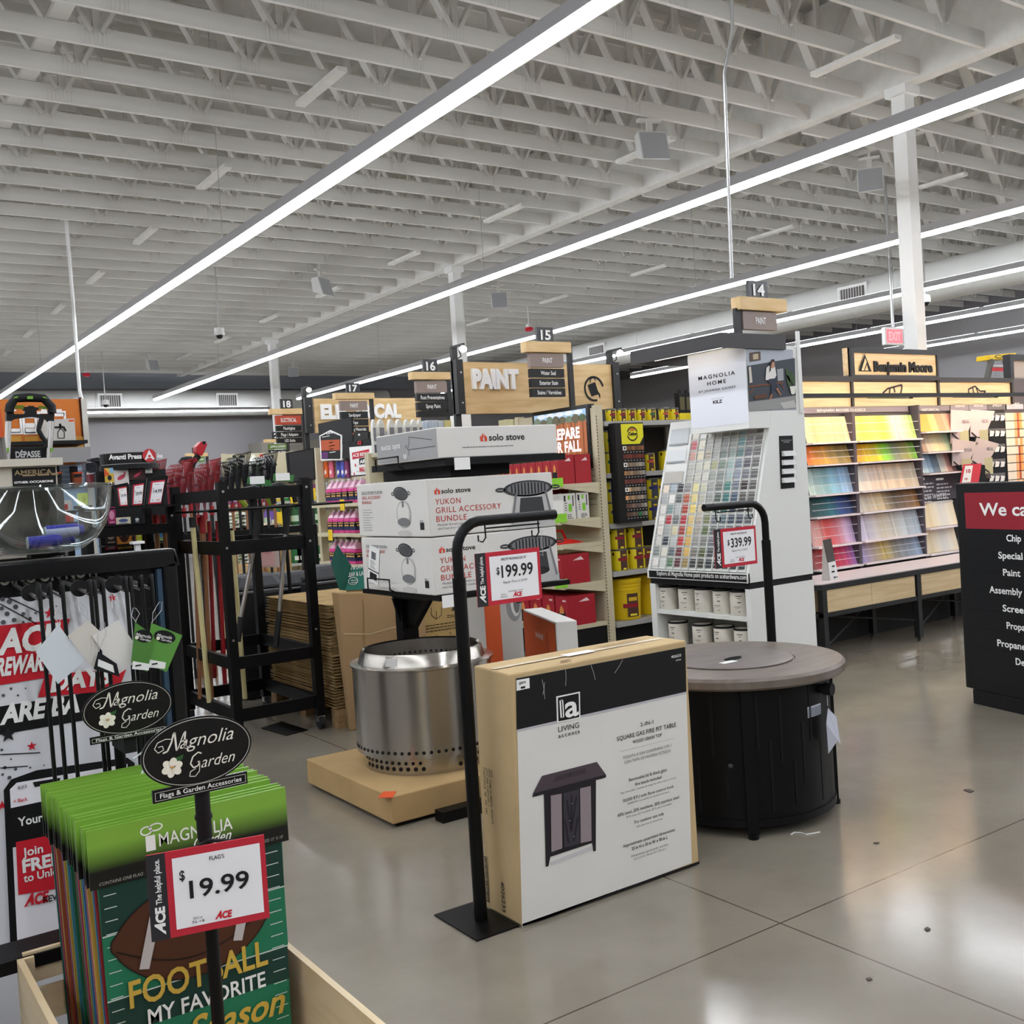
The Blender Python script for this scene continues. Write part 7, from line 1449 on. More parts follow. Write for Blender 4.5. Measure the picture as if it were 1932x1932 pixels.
# rakes
def rake(label, x, y, zt2, col, tine):
    t_ = thing('leaf_rake', label, 'rake', (x, y, 0), group='leaf rakes standing head up')
    MB().tube([(x, y, 0), (x, y, zt2-.4)], .013, 6).obj('handle', col, t_)
    b = MB()
    for k in range(11):
        f = (k-5)/5; b.tube([(x, y, zt2-.41), (x, y+.2*f*.6, zt2-.12), (x, y+.2*f, zt2-.01), (x-.028, y+.2*f, zt2-.03)], .0038, 4)
    b.bar((x, y+.13, zt2-.13), (x, y-.13, zt2-.13), .012, .02); b.obj('tines', tine, t_); MB().cyl((x, y, zt2-.47), (x, y, zt2-.39), .02, n=10).obj('ferrule', REDH, t_)
    return t_
rk = {}
rnd = random.Random(17); NR = 20
for k in range(NR):
    px_ = 262+k*13.2; Y = 8.85+.025*k; red = k < 12
    a = on_y((px_, 880), Y); lab = '%s leaf rake in the crowded rake rack, %s from the left' % ('red' if red else 'black', nth(k+1)); key = (red, k % 4)
    if key not in rk: rk[key] = rake(lab, a.x, Y, 1.8+.035*(k % 4)+(0 if red else .05), WOODH if k % 2 else GRIP, mat('red tines', '8d1620', .35, .3) if red else mat('black tines', '2a2a2e', .25, .7))
    else: dup(rk[key], (a.x, Y, 0), rnd.uniform(-.12, .12), lab)
# rack rails that carry the rakes
yk = 8.75; a, b = on_y((255, 950), yk).x, on_y((530, 950), yk).x
t = thing('rake_rack', 'low black rack rail holding the rakes behind the tool racks', 'rack', (a, yk, 0))
MB().box(a, yk-.06, 1.2, b+.3, yk-.03, 1.26).obj('rail', BLACK, t); MB().box(a, 9.6, 1.2, b+.3, 9.63, 1.26).obj('rail', BLACK, t)
for x in (a, b+.27): MB().box(x, yk-.06, 0, x+.03, yk-.03, 1.2).obj('post', BLACK, t); MB().box(x, 9.6, 0, x+.03, 9.63, 1.2).obj('post', BLACK, t)
MB().box(a, yk-.03, .02, b+.3, 9.0, .05)
# red trimmer head above the rakes
Y = 9.9; t = thing('red_trimmer', 'red and black power trimmer standing head up above the rakes', 'power tool', (on_y(r6(1600, 300), Y).x, Y, 0))
P_ = [on_y(r6(*p), Y) for p in ((1500, 290), (1500, 200), (1590, 105), (1690, 150), (1640, 270), (1605, 345), (1545, 345))]; MB().prism(P_, (0, .12, 0)).obj('motor_head', flat('b3202a', .35), t, bevel=.01)
MB().prism([on_y(r6(*p), Y-.004) for p in ((1610, 108), (1662, 115), (1640, 165), (1590, 150))], (0, .003, 0)).obj('vent', BLK, t)
MB().tube([on_y(r6(1530, 345), Y+.05), on_y(r6(1440, 470), Y+.05), on_y(r6(1400, 640), Y+.05), Vector((on_y(r6(1420, 640), Y).x, Y+.05, .02))], .03, 8).obj('shaft', BLK, t); MB().tube([on_y(r6(x, y), Y+.02) for x, y in ((1420, 405), (1340, 405), (1280, 420), (1240, 480))], .028, 8).obj('handle', BLK, t, smooth=True); MB().prism([on_y(r6(*p), Y+.0) for p in ((1410, 420), (1500, 380), (1530, 430), (1450, 480))], (0, .08, 0)).obj('battery', flat('7c1a22'), t)
# ================================================================== right: services board, ladder, frame
b7 = lambda x, y: px('B', x, y); c7 = lambda x, y: px('C', x, y); a7 = lambda x, y: px('A', x, y); e7 = lambda x, y: px('e', x, y)
p1, p2 = on_z((1837, 1327), 0), on_z((1932, 1349), 0); u = (p2-p1).normalized(); n = u.cross(EZ)
wq_ = lambda p: on_plane(p, p1, n)
zb_, zt2 = wq_((1824, 1297)).z, wq_((1807, 912)).z; aL = (wq_((1812, 1100))-p1).dot(u)
t = thing('services_board', 'tall black floor board with a red strip, cut by the right picture edge', 'floor sign', p1)
O = p1+u*aL; WB_ = .86
MB().hexa([O+EZ*zb_, O+u*WB_+EZ*zb_, O+u*WB_-n*.07+EZ*zb_, O-n*.07+EZ*zb_], [O+EZ*zt2, O+u*WB_+EZ*zt2, O+u*WB_-n*.07+EZ*zt2, O-n*.07+EZ*zt2]).obj('board', flat('101113', .4), t, bevel=.006)
MB().hexa([p1, p1+u*.78, p1+u*.78-n*.09, p1-n*.09], [p1+EZ*zb_*.99, p1+u*.78+EZ*zb_*.99, p1+u*.78-n*.09+EZ*zb_*.99, p1-n*.09+EZ*zb_*.99]).obj('foot', BLK, t)
g = G(t, O, u, EZ, .002); kk = lambda x, y: px('K', x, y); ll = lambda x, y: px('L', x, y)
a0, b1 = g.uv(kk(1452, 1410)); _, b0 = g.uv(kk(1470, 1697)); g.rect('red_strip', flat('8f1c2b'), a0, b0, WB_-a0, b1)
g.rect('inner_panel', flat('131518', .35), a0, .14+zb_*.3, WB_-a0, b0-.001)
for k in range(7): z = b0-.02-k*.115; g.rect('groove', flat('050506'), a0, z-.003, WB_-a0, z, 2)
g.tp(PAPER, 'We can', kk(1578, 1590), kk(1578+462, 1590), 96/4.274, .02)
for s, x, y, w_ in (('Chip', 1795, 346, 118), ('Special', 1730, 484, 195), ('Paint', 1768, 622, 140), ('Assembly', 1657, 760, 265), ('Screen', 1765, 910, 205), ('Propa', 1797, 1050, 150), ('Propane', 1722, 1190, 228), ('De', 1870, 1340, 72)):
    g.tp(PAPER, s, ll(x, y), ll(x+w_, y), 52/4.274, .02)
# ladder and second frame at the far right
Y = 8.4; x6 = lambda x, y: px('X', x, y); P_ = [on_y(x6(*p), Y) for p in ((1640, 850), (1870, 830), (1850, 880), (1637, 890))]
t = thing('step_ladder', 'yellow topped step ladder standing behind the right end of the timber panels', 'ladder', (P_[3].x, Y, 0))
MB().prism(P_, (0, .2, 0)).obj('ladder_top', flat('e2bb1f', .4), t, bevel=.006); gl_ = G(t, P_[3], EX, EZ, .002); c_ = gl_.uv(x6(1718, 862)); gl_.ell('black_oval', BLK, *c_, .1, .025); gl_.ell('yellow_oval', flat('e2bb1f'), *c_, .08, .015, 2)
L_1, L_2 = on_y(x6(1655, 890), Y), on_y(x6(1625, 1030), Y); dv = (L_2-L_1); k_f = (L_1.z-.01)/(L_1.z-L_2.z)
MB().bar(L_1, L_1+dv*k_f, .07, .05).bar(L_1+EX*.36, L_1+EX*.36+Vector((-dv.x, 0, dv.z))*k_f, .07, .05).obj('front_rail', flat('54504a'), t)
for k in range(9): MB().box(L_1.x-.02-.03*k, Y-.02, L_1.z-.1-.22*k, L_1.x+.38+.03*k, Y+.06, L_1.z-.07-.22*k).obj('step', ALU, t)
q_ = on_y(x6(1640, 975), Y); MB().box(q_.x, Y-.04, q_.z-.02, q_.x+.35, Y-.03, q_.z+.03).obj('red_label', flat('c63038'), t)
Y = 5.9; A0 = on_y(x6(1790, 845), Y); t = thing('side_frame', 'grey panel in a black frame right of the timber panels, at the picture edge', 'panel', (A0.x, Y, 0))
zl = on_y(kk(1850, 605), Y).z; MB().box(A0.x, Y-.03, 0.02, A0.x+.06, Y+.05, A0.z).box(A0.x+.06, Y-.03, A0.z-.06, A0.x+1.2, Y+.05, A0.z).box(A0.x+1.14, Y-.03, .02, A0.x+1.2, Y+.05, A0.z-.06).obj('frame', WF, t); MB().box(A0.x+.06, Y, .02, A0.x+1.14, Y+.03, A0.z-.06).obj('grey_panel', flat('a19a96'), t)
# ================================================================== left: rewards board, bowl, flags
RY = 2.55
R0, R1 = on_y((336, 1040), RY), on_y((339, 1362), RY); rz1 = on_y((330, 1034), RY).z; rx1 = (R0.x+R1.x)/2; rx0 = -.16
t = thing('rewards_board', 'large black framed board with a red, white and black rewards poster at the left', 'poster board', (rx0, RY, 0))
MB().box(rx0, RY, .12, rx1, RY+.05, rz1).obj('board', flat('0c0c0e', .35), t)
fw_ = .035
MB().box(rx0, RY-.03, rz1-fw_, rx1, RY-.001, rz1).box(rx1-fw_, RY-.03, .12, rx1, RY-.001, rz1-fw_).box(rx0, RY-.03, .12, rx0+fw_, RY-.001, rz1-fw_).obj('frame', GLOSSY, t, bevel=.006)
MB().box(rx1-fw_-.012, RY-.022, .14, rx1-fw_-.001, RY-.001, rz1-fw_-.01).obj('blue_lit_edge', flat('3a5064', .35), t)  # bluish light on the frame's inner edge, put into its colour
MB().box(rx0+.05, RY-.1, .0, rx1-.05, RY+.18, .1).obj('foot', BLK, t); MB().box(rx0+.1, RY+.005, .1, rx1-.1, RY+.04, .12).obj('neck', BLK, t)
g = G(t, (rx0, RY, 0), EX, EZ, .001); B_ = lambda x, y: g.uv(b7(x, y)); ps = B_(880, 900)[0]; sx1_ = rx1-rx0-fw_-.014
for k in range(17): z = rz1-.08-k*.05; g.rect('slat', flat('050506', .5), ps+.004, z-.006, sx1_, z+.006, 2); g.rect('slat_edge', flat('1d1e21', .35), ps+.004, z-.01, sx1_, z-.006, 3)
L0 = fw_+.01
zA, zB_, zC_, zD = B_(400, 405)[1], B_(400, 1085)[1], B_(300, 1290)[1], .2
g.rect('white_field', flat('dcdde2', .35), L0, zD, ps, zA)
g.rect('black_band', BLK, L0, zB_-(B_(300, 1090)[1]-B_(300, 1270)[1]), ps, zB_, 2)
g.tp(PAPER, 'GOING ON NOW', b7(-75, 366), b7(655, 330), 76/3.45, .035, k=3)
slope_poly = lambda m, pts, k: g.pp('red_strip', m, [b7(*p) for p in pts], k)
slope_poly(ACERED, ((-180, 640), (455, 575), (395, 770), (300, 960), (-200, 1040)), 3); slope_poly(ACERED, ((290, 940), (820, 900), (770, 1040), (245, 1088)), 4)
g.tp(PAPER, 'ACE', b7(-20, 808), b7(375, 770), 150/3.45, .045, .2, k=5); g.tp(PAPER, 'REWARDS', b7(-30, 950), b7(380, 915), 108/3.45, .045, .2, k=6); g.tp(PAPER, 'DAYS', b7(325, 1050), b7(715, 1008), 110/3.45, .045, .2, k=6)
g.tp(PAPER, 'ARE BA', b7(-2, 1262), b7(520, 1205), 118/3.45, .045, .2, k=4)
rnd = random.Random(4); DOT = flat('55565b')
for x, y, r in ((15, 450, 14), (60, 465, 16), (100, 500, 15), (45, 545, 15), (90, 585, 14), (10, 510, 13), (150, 545, 12), (20, 600, 15), (195, 575, 10), (150, 600, 9), (230, 540, 8), (365, 495, 5), (70, 1032, 9), (20, 1075, 10), (115, 1075, 7), (165, 1030, 5), (10, 1430, 9), (70, 1490, 6), (30, 1545, 11), (100, 1555, 10), (195, 1545, 7), (60, 1610, 12), (15, 1590, 9), (285, 1530, 5)):
    g.ell('dots', DOT, *B_(x, y), r/3.45/820, r/3.45/820, 3, 12)
def star(x, y, r, m, k=4):
    c = B_(x, y); r = r/3.45/800; g.poly('star', m, [(c[0]+(r if i % 2 == 0 else r*.42)*math.sin(i*math.pi/5), c[1]+(r if i % 2 == 0 else r*.42)*math.cos(i*math.pi/5)) for i in range(10)], k)
star(322, 540, 36, ACERED); star(730, 440, 28, ACERED); star(205, 1405, 30, ACERED); star(50, 1330, 50, flat('1d1d20')); star(12, 1790, 30, ACERED)
for p_, q_ in (((0, 480), (290, 640)), ((0, 415), (275, 545)), ((0, 1460), (260, 1448)), ((0, 1548), (180, 1535))): g.line('thin_lines', INK, [B_(*p_), B_(*q_)], .0025, 3)
# printed phone
ph = lambda x, y: c7(x, y)
g.pp('phone_print', BLK, [ph(18, 170), ph(60, 110), ph(200, 60), ph(700, -10), ph(740, 20), ph(790, 900), ph(60, 1150)], 5); g.pp('phone_screen', flat('eceaf0'), [ph(52, 165), ph(90, 128), ph(700, 25), ph(735, 860), ph(98, 1110)], 6)
g.pp('phone_header', BLK, [ph(55, 268), ph(700, 130), ph(708, 370), ph(66, 485)], 7); g.pp('phone_notch', BLK, [ph(178, 125), ph(330, 100), ph(325, 128), ph(190, 152)], 7)
g.tp(PAPER, 'Your Rewards', ph(97, 368), ph(470, 300), 46/2.927, .02, k=8); g.tp(GREYINK, '8:03', ph(95, 165), ph(145, 158), 18/2.927, .015, k=8); g.tp(ACERED, '< Back', ph(72, 240), ph(150, 228), 20/2.927, .01, k=8)
g.pp('red_button', ACERED, [ph(84, 455), ph(420, 385), ph(440, 690), ph(98, 745)], 8); g.tp(PAPER, 'Join', ph(122, 535), ph(235, 512), 46/2.927, .02, k=9); g.tp(PAPER, 'FREE', ph(122, 622), ph(330, 585), 66/2.927, .04, k=9); g.tp(PAPER, 'to Unlock', ph(128, 676), ph(380, 640), 42/2.927, .02, k=9)
(a0, b0) = g.uv(ph(128, 812)); ace(g, ACERED, a0, b0, .05, .022, .15, 9); g.tp(INK, 'REWARDS', ph(236, 790), ph(450, 760), 34/2.927, .02, k=9)
# bowl with tubes
bc_ = on_y((84, 1040), RY+.0); bz_ = rz1+.0115; BR = .158; bcx, bcy = bc_.x, RY+.02
t = thing('clear_bowl', 'clear plastic bowl holding blue tubes, on top of the black rewards board', 'bowl', (bcx, bcy, bz_))
CLEAR = clear('clear acrylic'); hb = .147
prof = [(.05, 0), (.085, .006), (.118, .028), (.14, .06), (.152, .1), (BR, hb), (BR+.006, hb+.003), (BR+.006, hb+.006), (BR-.003, hb+.005), (BR-.009, .1), (.136, .062), (.115, .033), (.083, .011), (.05, .005)]
MB().lathe(prof, (bcx, bcy, bz_), 64).obj('bowl', CLEAR, t, smooth=True)
MB().tube([(bcx+(BR+.002)*math.cos(a), bcy+(BR+.002)*math.sin(a), bz_+hb+.004) for a in [i*2*math.pi/48 for i in range(48)]], .003, 6, True).obj('rim', clear('clear rim', 'e9eeef', .55), t, smooth=True)
MB().tube([(bcx-.03, bcy-.03, rz1+.003), (bcx-.03, bcy-.03, bz_-.002), (bcx+.04, bcy-.03, bz_-.002), (bcx+.04, bcy-.03, rz1+.003)], .003, 6).tube([(bcx-.03, bcy+.02, rz1+.003), (bcx-.03, bcy+.02, bz_-.002), (bcx+.04, bcy+.02, bz_-.002), (bcx+.04, bcy+.02, rz1+.003)], .003, 6).obj('wire_rest', BLACK, t)
BLUE = flat('2b2f9c', .35, .5)
for k, (p0, p1_, Yc, lab) in enumerate((((52, 1020), (115, 1012), RY-.03, 'blue tube with a pearly end in the clear bowl, left one'), ((80, 1020), (140, 1022), RY+.035, 'blue tube mostly hidden behind the others in the clear bowl'), ((86, 1014), (158, 1008), RY-.005, 'blue and white tube lying on top in the clear bowl, right one'))):
    A_, B2 = on_y(p0, Yc), on_y(p1_, Yc); r = .0135; zz = bz_+.012+r+(.022 if k == 2 else .003); A_.z = zz; B2.z = zz+.002
    t_ = thing('blue_tube', lab, 'tube', A_, group='blue tubes in the bowl')
    MB().cyl(A_, A_+(B2-A_)*.86, r, n=18).obj('tube_body', flat('b9bdd6') if k == 2 else BLUE, t_, smooth=True); MB().cyl(A_+(B2-A_)*.86, B2, r*.95, r*.8, 18).obj('tube_cap', BLUE, t_, smooth=True); MB().cyl(A_-(B2-A_)*.02, A_, r*1.04, n=18).obj('tube_end', mat('pearl end', 'c9d3d2', .25, .3), t_, smooth=True)
    if k == 2: MB().prism([A_+EZ*r*1.02, B2*.14+A_*.86+EZ*r*1.02, (B2-A_)*.84+A_+EZ*r*1.02], (0, .004, 0)); MB().cyl(A_+(B2-A_)*.02+EZ*.003+EY*.001, A_+(B2-A_)*.85+EZ*.003+EY*.001, r*.96, n=18).obj('tube_print', BLUE, t_, smooth=True)
cl_ = on_y((259, 1030), RY+.02); tag(MB().box(cl_.x-.006, RY+.012, rz1, cl_.x+.006, RY+.028, rz1+.017).box(cl_.x-.014, RY+.005, rz1+.017, cl_.x+.014, RY+.035, rz1+.023).obj('white_clip', flat('f4f4f2', .3), at=(cl_.x, RY, rz1)), 'small bright white clip on the top edge of the black rewards board', 'clip')
# garden flag stands
SY_ = 2.24; BH = mat('black wire', '0a0a0b', .4, spec=.35); tops = ((255, 360, 350), (325, 350, 430), (405, 345, 510), (585, 330, 620), (615, 335, 660), (668, 325, 720), (818, 308, 860), (850, 310, 895), (920, 300, 930), (985, 295, 1000))
for k, (x, y, xb) in enumerate(tops):
    T_ = on_y(b7(x, y), SY_+.004*(k % 3)); yy = T_.y
    lab = 'thin black wire flag stand hooked before the rewards board, %s from the left' % nth(k+1)
    t_ = thing('flag_stand', lab, 'flag stand', (T_.x, yy, .5), group='black wire flag stands')
    Bt = on_y(b7(xb, 1560), yy)
    MB().tube([Vector((T_.x+.004, yy, .66)), Vector((T_.x, yy, T_.z-.03)), T_+Vector((0, 0, -.008)), T_, T_+Vector((0, .012, -.004)), T_+Vector((0, .02, -.025))], .0042, 8).obj('rod', BH, t_, smooth=True)
    MB().tube([T_+Vector((0, .008, -.028)), Vector((T_.x, RY-.02, T_.z-.012)), Vector((T_.x, RY-.006, T_.z-.012))], .004, 8).obj('arm', mat('worn black wire', '3a3836', .35, .3), t_, smooth=True)
    if k in (0, 1, 3, 5, 6): MB().cyl((T_.x, yy+.1, T_.z-.02), (T_.x, yy+.106, T_.z-.02), .018, n=18).obj('rubber_stop', MATTE, t_)
t_ = thing('rod_ledge', 'low black ledge on which the wire flag stands rest', 'ledge', (.2, SY_, 0))
MB().box(-.15, SY_-.05, .63, .74, SY_+.05, .655).box(-.15, SY_-.05, 0, -.12, SY_+.05, .63).box(.71, SY_-.05, 0, .74, SY_+.05, .63).obj('ledge', BLACK, t_)
TAGS = ((((380, 613), (550, 853), (378, 1003), (232, 795)), 'd3dae0', 'pale bluish hang tag on the wire flag stands, leftmost of the plain tags', (380, 520)), (((575, 588), (650, 660), (628, 925), (440, 690)), 'd0ccc3', 'cream hang tag half covered by the largest white hang tag', (520, 470)), (((770, 585), (935, 825), (770, 940), (598, 690)), 'e0ddd8', 'largest white hang tag in front of the poster', (745, 430)),
    (((640, 790), (760, 870), (780, 955), (610, 905)), '16171a', 'dark hang tag with a white barcode field under the largest white tag', (680, 600)), (((985, 605), (1187, 685), (1085, 925), (945, 868)), '5c9440', 'green hang tag with a black oval, right one', (1055, 470)), (((880, 600), (1005, 690), (960, 925), (855, 860)), '4f8038', 'green hang tag with a black oval, left one', (885, 510)))
for k, (pts, c, lab, st) in enumerate(TAGS):
    Y = SY_-.012-.004*k; P_ = [on_y(b7(*p), Y) for p in pts]; t_ = thing('hang_tag', lab, 'hang tag', P_[0], group='hang tags on the flag stands')
    MB().prism(P_, (0, .001, 0)).obj('tag_card', flat(c, .6), t_)
    hk = on_y(b7(*st), Y); MB().tube([P_[0], P_[0]+(hk-P_[0])*.6+EX*.008, hk, hk+EY*.02, P_[0]+(hk-P_[0])*.5-EX*.008, P_[0]+EX*.002], .0008, 4).obj('string', flat('b9b9bb'), t_)
    if k >= 4:
        gg = G(t_, P_[0], EX, EZ, .0006); o_ = gg.uv(b7(*(((1072, 695), (935, 690))[k-4]))); gg.ell('black_oval', BLK, o_[0], o_[1], .023 if k == 4 else .018, .013, 1, 24, -.35); gg.text(PAPER, 'Magnolia', o_[0]-.017, o_[1]+.004, .032, .006, .005, .35, k=2, rot=-.35); gg.text(PAPER, 'Garden', o_[0]-.009, o_[1]-.006, .022, .005, .005, .35, k=2, rot=-.35)
        gg.ell('flower', flat('e9e4d6'), o_[0]-.014, o_[1]-.001, .004, .004, 3, 10); f0 = gg.uv(b7(*(((1012, 862), (905, 872))[k-4]))); gg.poly('barcode_field', PAPER, [(f0[0]-.015, f0[1]-.008), (f0[0]+.018, f0[1]-.016), (f0[0]+.021, f0[1]-.003), (f0[0]-.012, f0[1]+.008)], 2); gg.fine(INK, f0[0]-.008, f0[1]-.004, .018, .004, 1, .01, k=3)
    if k == 3: gg = G(t_, P_[0], EX, EZ, .0006); gg.pp('barcode_field', PAPER, [b7(640, 840), b7(735, 880), b7(745, 930), b7(635, 885)], 1)
# oval signs
def oval_sign(Y, c, lr, tb, bar, label, pole_top, pole_bot, words):
    C_ = on_y(c, Y); t_ = thing('oval_sign', label, 'sign', C_, group='oval flag rack signs'); g = G(t_, (C_.x, Y, C_.z), EX, EZ, .0006)
    ra = (g.uv(lr[1])[0]-g.uv(lr[0])[0])/2; rb = (g.uv(tb[0])[1]-g.uv(tb[1])[1])/2; ca, cb = g.uv(c)
    mid_a = (g.uv(lr[1])[0]+g.uv(lr[0])[0])/2; mid_b = (g.uv(tb[0])[1]+g.uv(tb[1])[1])/2
    MB().prism([Vector((C_.x+mid_a+ra*math.cos(i*2*math.pi/56), Y, C_.z+mid_b+rb*math.sin(i*2*math.pi/56))) for i in range(56)], (0, .004, 0)).obj('oval_plate', GLOSSY, t_)
    g.ring('white_outline', flat('bdb9b1'), mid_a, mid_b, ra*.965, rb*.95, ra*.012, 1, 56)
    P_ = [g.uv(p) for p in bar]; x0, x1 = P_[0][0], P_[1][0]; z1 = (P_[0][1]+P_[1][1])/2; z0 = z1-abs(g.uv(bar[2])[1]-g.uv(bar[0])[1])
    MB().box(C_.x+x0, Y-.0005, C_.z+z0, C_.x+x1, Y+.0045, C_.z+z1).obj('caption_plate', GLOSSY, t_); h_ = z1-z0; w_ = x1-x0
    g.frame('white_outline', flat('bdb9b1'), x0+.003, z0+.003, x1-.003, z1-.003, .0008, 3)
    sc = ra
    g.text(PAPER, 'Flags & Garden Accessories', x0+w_*.07, z0+h_*.34, w_*.86, h_*.36, .008, k=4)
    IV = flat('e9e4d8')
    g.text(IV, 'agnolia', mid_a-sc*.33, mid_b+sc*.1, sc*.98, sc*.235, -.004, .38, k=2); g.text(IV, 'arden', mid_a-.0*sc+sc*.03, mid_b-sc*.31, sc*.6, sc*.2, -.004, .38, k=2)
    Mx, My = mid_a-sc*.56, mid_b+sc*.08
    def curve(pts, w):
        g.line('script_letter', IV, [(Mx+x*sc, My+y*sc) for x, y in pts], w*sc, 2)
    curve([(-.06, .0), (.02, .02), (.1, .16), (.15, .31), (.17, .33)], .03); curve([(.17, .33), (.175, .2), (.18, .03), (.19, .0)], .034); curve([(.19, .0), (.25, .12), (.33, .29), (.36, .32)], .018); curve([(.36, .32), (.34, .2), (.33, .06), (.35, .01), (.4, .03)], .034)
    curve([(.12, .22), (.0, .24), (-.14, .2), (-.2, .1), (-.14, .02), (-.04, .06), (-.06, .13), (-.13, .12)], .014)
    Gx, Gy = mid_a-sc*.1, mid_b-sc*.3
    curve2 = lambda pts, w: g.line('script_letter', IV, [(Gx+x*sc, Gy+y*sc) for x, y in pts], w*sc, 2)
    curve2([(.16, .25), (.1, .28), (.0, .22), (-.05, .1), (.0, .02), (.08, .04), (.12, .11), (.08, .11)], .024); curve2([(.12, .11), (.1, -.06), (.02, -.14), (-.08, -.12), (-.06, -.04), (.04, .0)], .014)
    fx, fy = mid_a-sc*.48, mid_b-sc*.2
    g.poly('leaf', flat('2f5a2b'), [(fx+sc*.05, fy+sc*.05), (fx+sc*.2, fy+sc*.12), (fx+sc*.22, fy+sc*.2), (fx+sc*.08, fy+sc*.16)], 2)
    for i in range(6): a = i*math.pi/3+.3; g.ell('flower', flat('f0ead9'), fx+sc*.1*math.cos(a), fy+sc*.085*math.sin(a), sc*.095, sc*.07, 3+(i % 2), 14, a)
    g.ell('flower_heart', flat('c79a5b'), fx, fy+sc*.01, sc*.035, sc*.025, 6, 10)
    A_, B2 = on_y(pole_top, Y+.01), on_y(pole_bot, Y+.01)
    return t_, A_
t_, A_ = oval_sign(1.55, b7(1275, 1440), (b7(915, 1480), b7(1637, 1385)), (b7(1290, 1213), b7(1265, 1668)), (b7(990, 1690), b7(1607, 1580), b7(990, 1775)), 'front black oval sign with white script lettering and a white flower, nearest the camera', (385, 1500), (405, 1932), None)
PX_ = on_y(c7(1130, 400), 1.565); PB_ = on_y(c7(1215, 1300), 1.565)
pole = thing('sign_pole', 'black pole carrying the front oval sign and the 19.99 flag price card', 'pole', (PX_.x, 1.565, .426))
MB().cyl((PX_.x, 1.565, .426), (PX_.x, 1.565, PX_.z), .0098, n=14).obj('pole', BLACK, pole, smooth=True); MB().cyl((PX_.x, 1.565, PX_.z-.01), (PX_.x, 1.565, PX_.z+.075), .0112, n=16).cyl((PX_.x, 1.565, PX_.z+.02), (PX_.x, 1.565, PX_.z+.026), .013, n=16).obj('joint', MATTE, pole, smooth=True); MB().box(PX_.x-.012, 1.556, PX_.z+.07, PX_.x+.012, 1.575, PX_.z+.14).obj('clamp', MATTE, pole)
MB().box(PX_.x-.1, 1.48, .4255, PX_.x+.1, 1.65, .433).obj('foot_plate', BLACK, pole)
MB().tube([(PX_.x-.055, 1.55, PX_.z-.05), (PX_.x-.045, 1.55, PX_.z-.022), (PX_.x, 1.55, PX_.z-.01), (PX_.x+.045, 1.55, PX_.z-.022), (PX_.x+.055, 1.55, PX_.z-.05)], .003, 6).obj('card_clip', MATTE, pole)
oval_sign(2.13, b7(828, 1150), (b7(532, 1185), b7(1122, 1110)), (b7(840, 985), b7(815, 1330)), (b7(585, 1350), b7(1083, 1268), b7(585, 1398)), 'rear black oval sign with white script lettering, in front of the rewards poster', (240, 1400), (240, 1450), None)
po = on_y(b7(840, 1380), 2.145); pole2 = thing('sign_pole', 'short black pole with a clear hook under the rear oval sign', 'pole', (po.x, 2.225, .656)); MB().cyl((po.x, 2.225, .656), (po.x, 2.225, po.z+.02), .0105, n=14).obj('pole', BLACK, pole2, smooth=True); MB().box(po.x-.012, 2.136, po.z-.02, po.x+.012, 2.235, po.z+.06).obj('clamp', MATTE, pole2)
MB().tube([(po.x+.0, 2.12, po.z-.03), (po.x+.015, 2.12, po.z-.02), (po.x+.02, 2.12, po.z-.05), (po.x+.01, 2.12, po.z-.07)], .003, 6).obj('clear_hook', flat('c9ced0', .2), pole2)
lo_ = on_y(c7(838, 1012), 1.5); hi_ = on_z(c7(1490, 876), lo_.z); uc = (hi_-lo_); lw = uc.length; uc.normalize(); lh = (on_plane(c7(810, 535), lo_, uc.cross(EZ))-lo_).z
price_card(lo_, uc, lw, lh, 'red bordered price card reading 19.99 in front of the football flag', "FLAG'S", '19.99', '', '54', None, .6, sale=False)
# garden flags in a wooden bin
HEADM = mat('green black header print', '78a83a', .3, spec=.5); nt = HEADM.node_tree; tc = nt.nodes.new('ShaderNodeTexCoord'); sp_ = nt.nodes.new('ShaderNodeSeparateXYZ'); rp = nt.nodes.new('ShaderNodeValToRGB'); nt.links.new(tc.outputs['Generated'], sp_.inputs[0]); nt.links.new(sp_.outputs['Z'], rp.inputs[0]); nt.links.new(rp.outputs[0], nt.nodes['Principled BSDF'].inputs['Base Color'])
rp.color_ramp.elements[0].position = .28; rp.color_ramp.elements[0].color = lin('0a0b08')+(1,); rp.color_ramp.elements[1].position = .72; rp.color_ramp.elements[1].color = lin('7fae3f')+(1,)
FX0, FX1, FY0 = .354, .697, 1.80; fh = .098; NFL = 25; dy = .0158
cols = ['1f6b4f', '8a2b2f', '2f5f8f', '3c8a86', 'c9a24a', '7a4a86', '25503a', 'a8553a', '4a7fb0', '8f9a3c', 'b34a63', '356b62', '6b4a30']
zf = .98
def flag(i, col, label):
    y = FY0+dy*i; sh = -.0005*i; t_ = thing('garden_flag', label, 'garden flag', (FX0+sh, y, zf-fh-.5), group='bagged garden flags in the wooden bin')
    e = rnd.uniform(-.004, .004) if i else 0; z = zf+rnd.uniform(-.004, .004) if i else zf
    bow = .006
    MB().hexa([(FX0+e, y, z-fh), (FX1+e, y, z-fh), (FX1+e, y+.0025, z-fh), (FX0+e, y+.0025, z-fh)], [(FX0+e, y, z), (FX1+e, y, z), (FX1+e, y+.0025, z), (FX0+e, y+.0025, z)]).obj('header', HEADM, t_)
    MB().hexa([(FX0+.02+e, y+.003, z-.55), (FX1-.02+e, y+.003, z-.55), (FX1-.02+e, y+.009, z-.55), (FX0+.02+e, y+.009, z-.55)], [(FX0+.012+e, y+.003, z-fh-.001), (FX1-.012+e, y+.003, z-fh-.001), (FX1-.012+e, y+.008, z-fh-.001), (FX0+.012+e, y+.008, z-fh-.001)]).obj('flag_cloth', flat(col, .7), t_)
    return t_
rnd = random.Random(3)
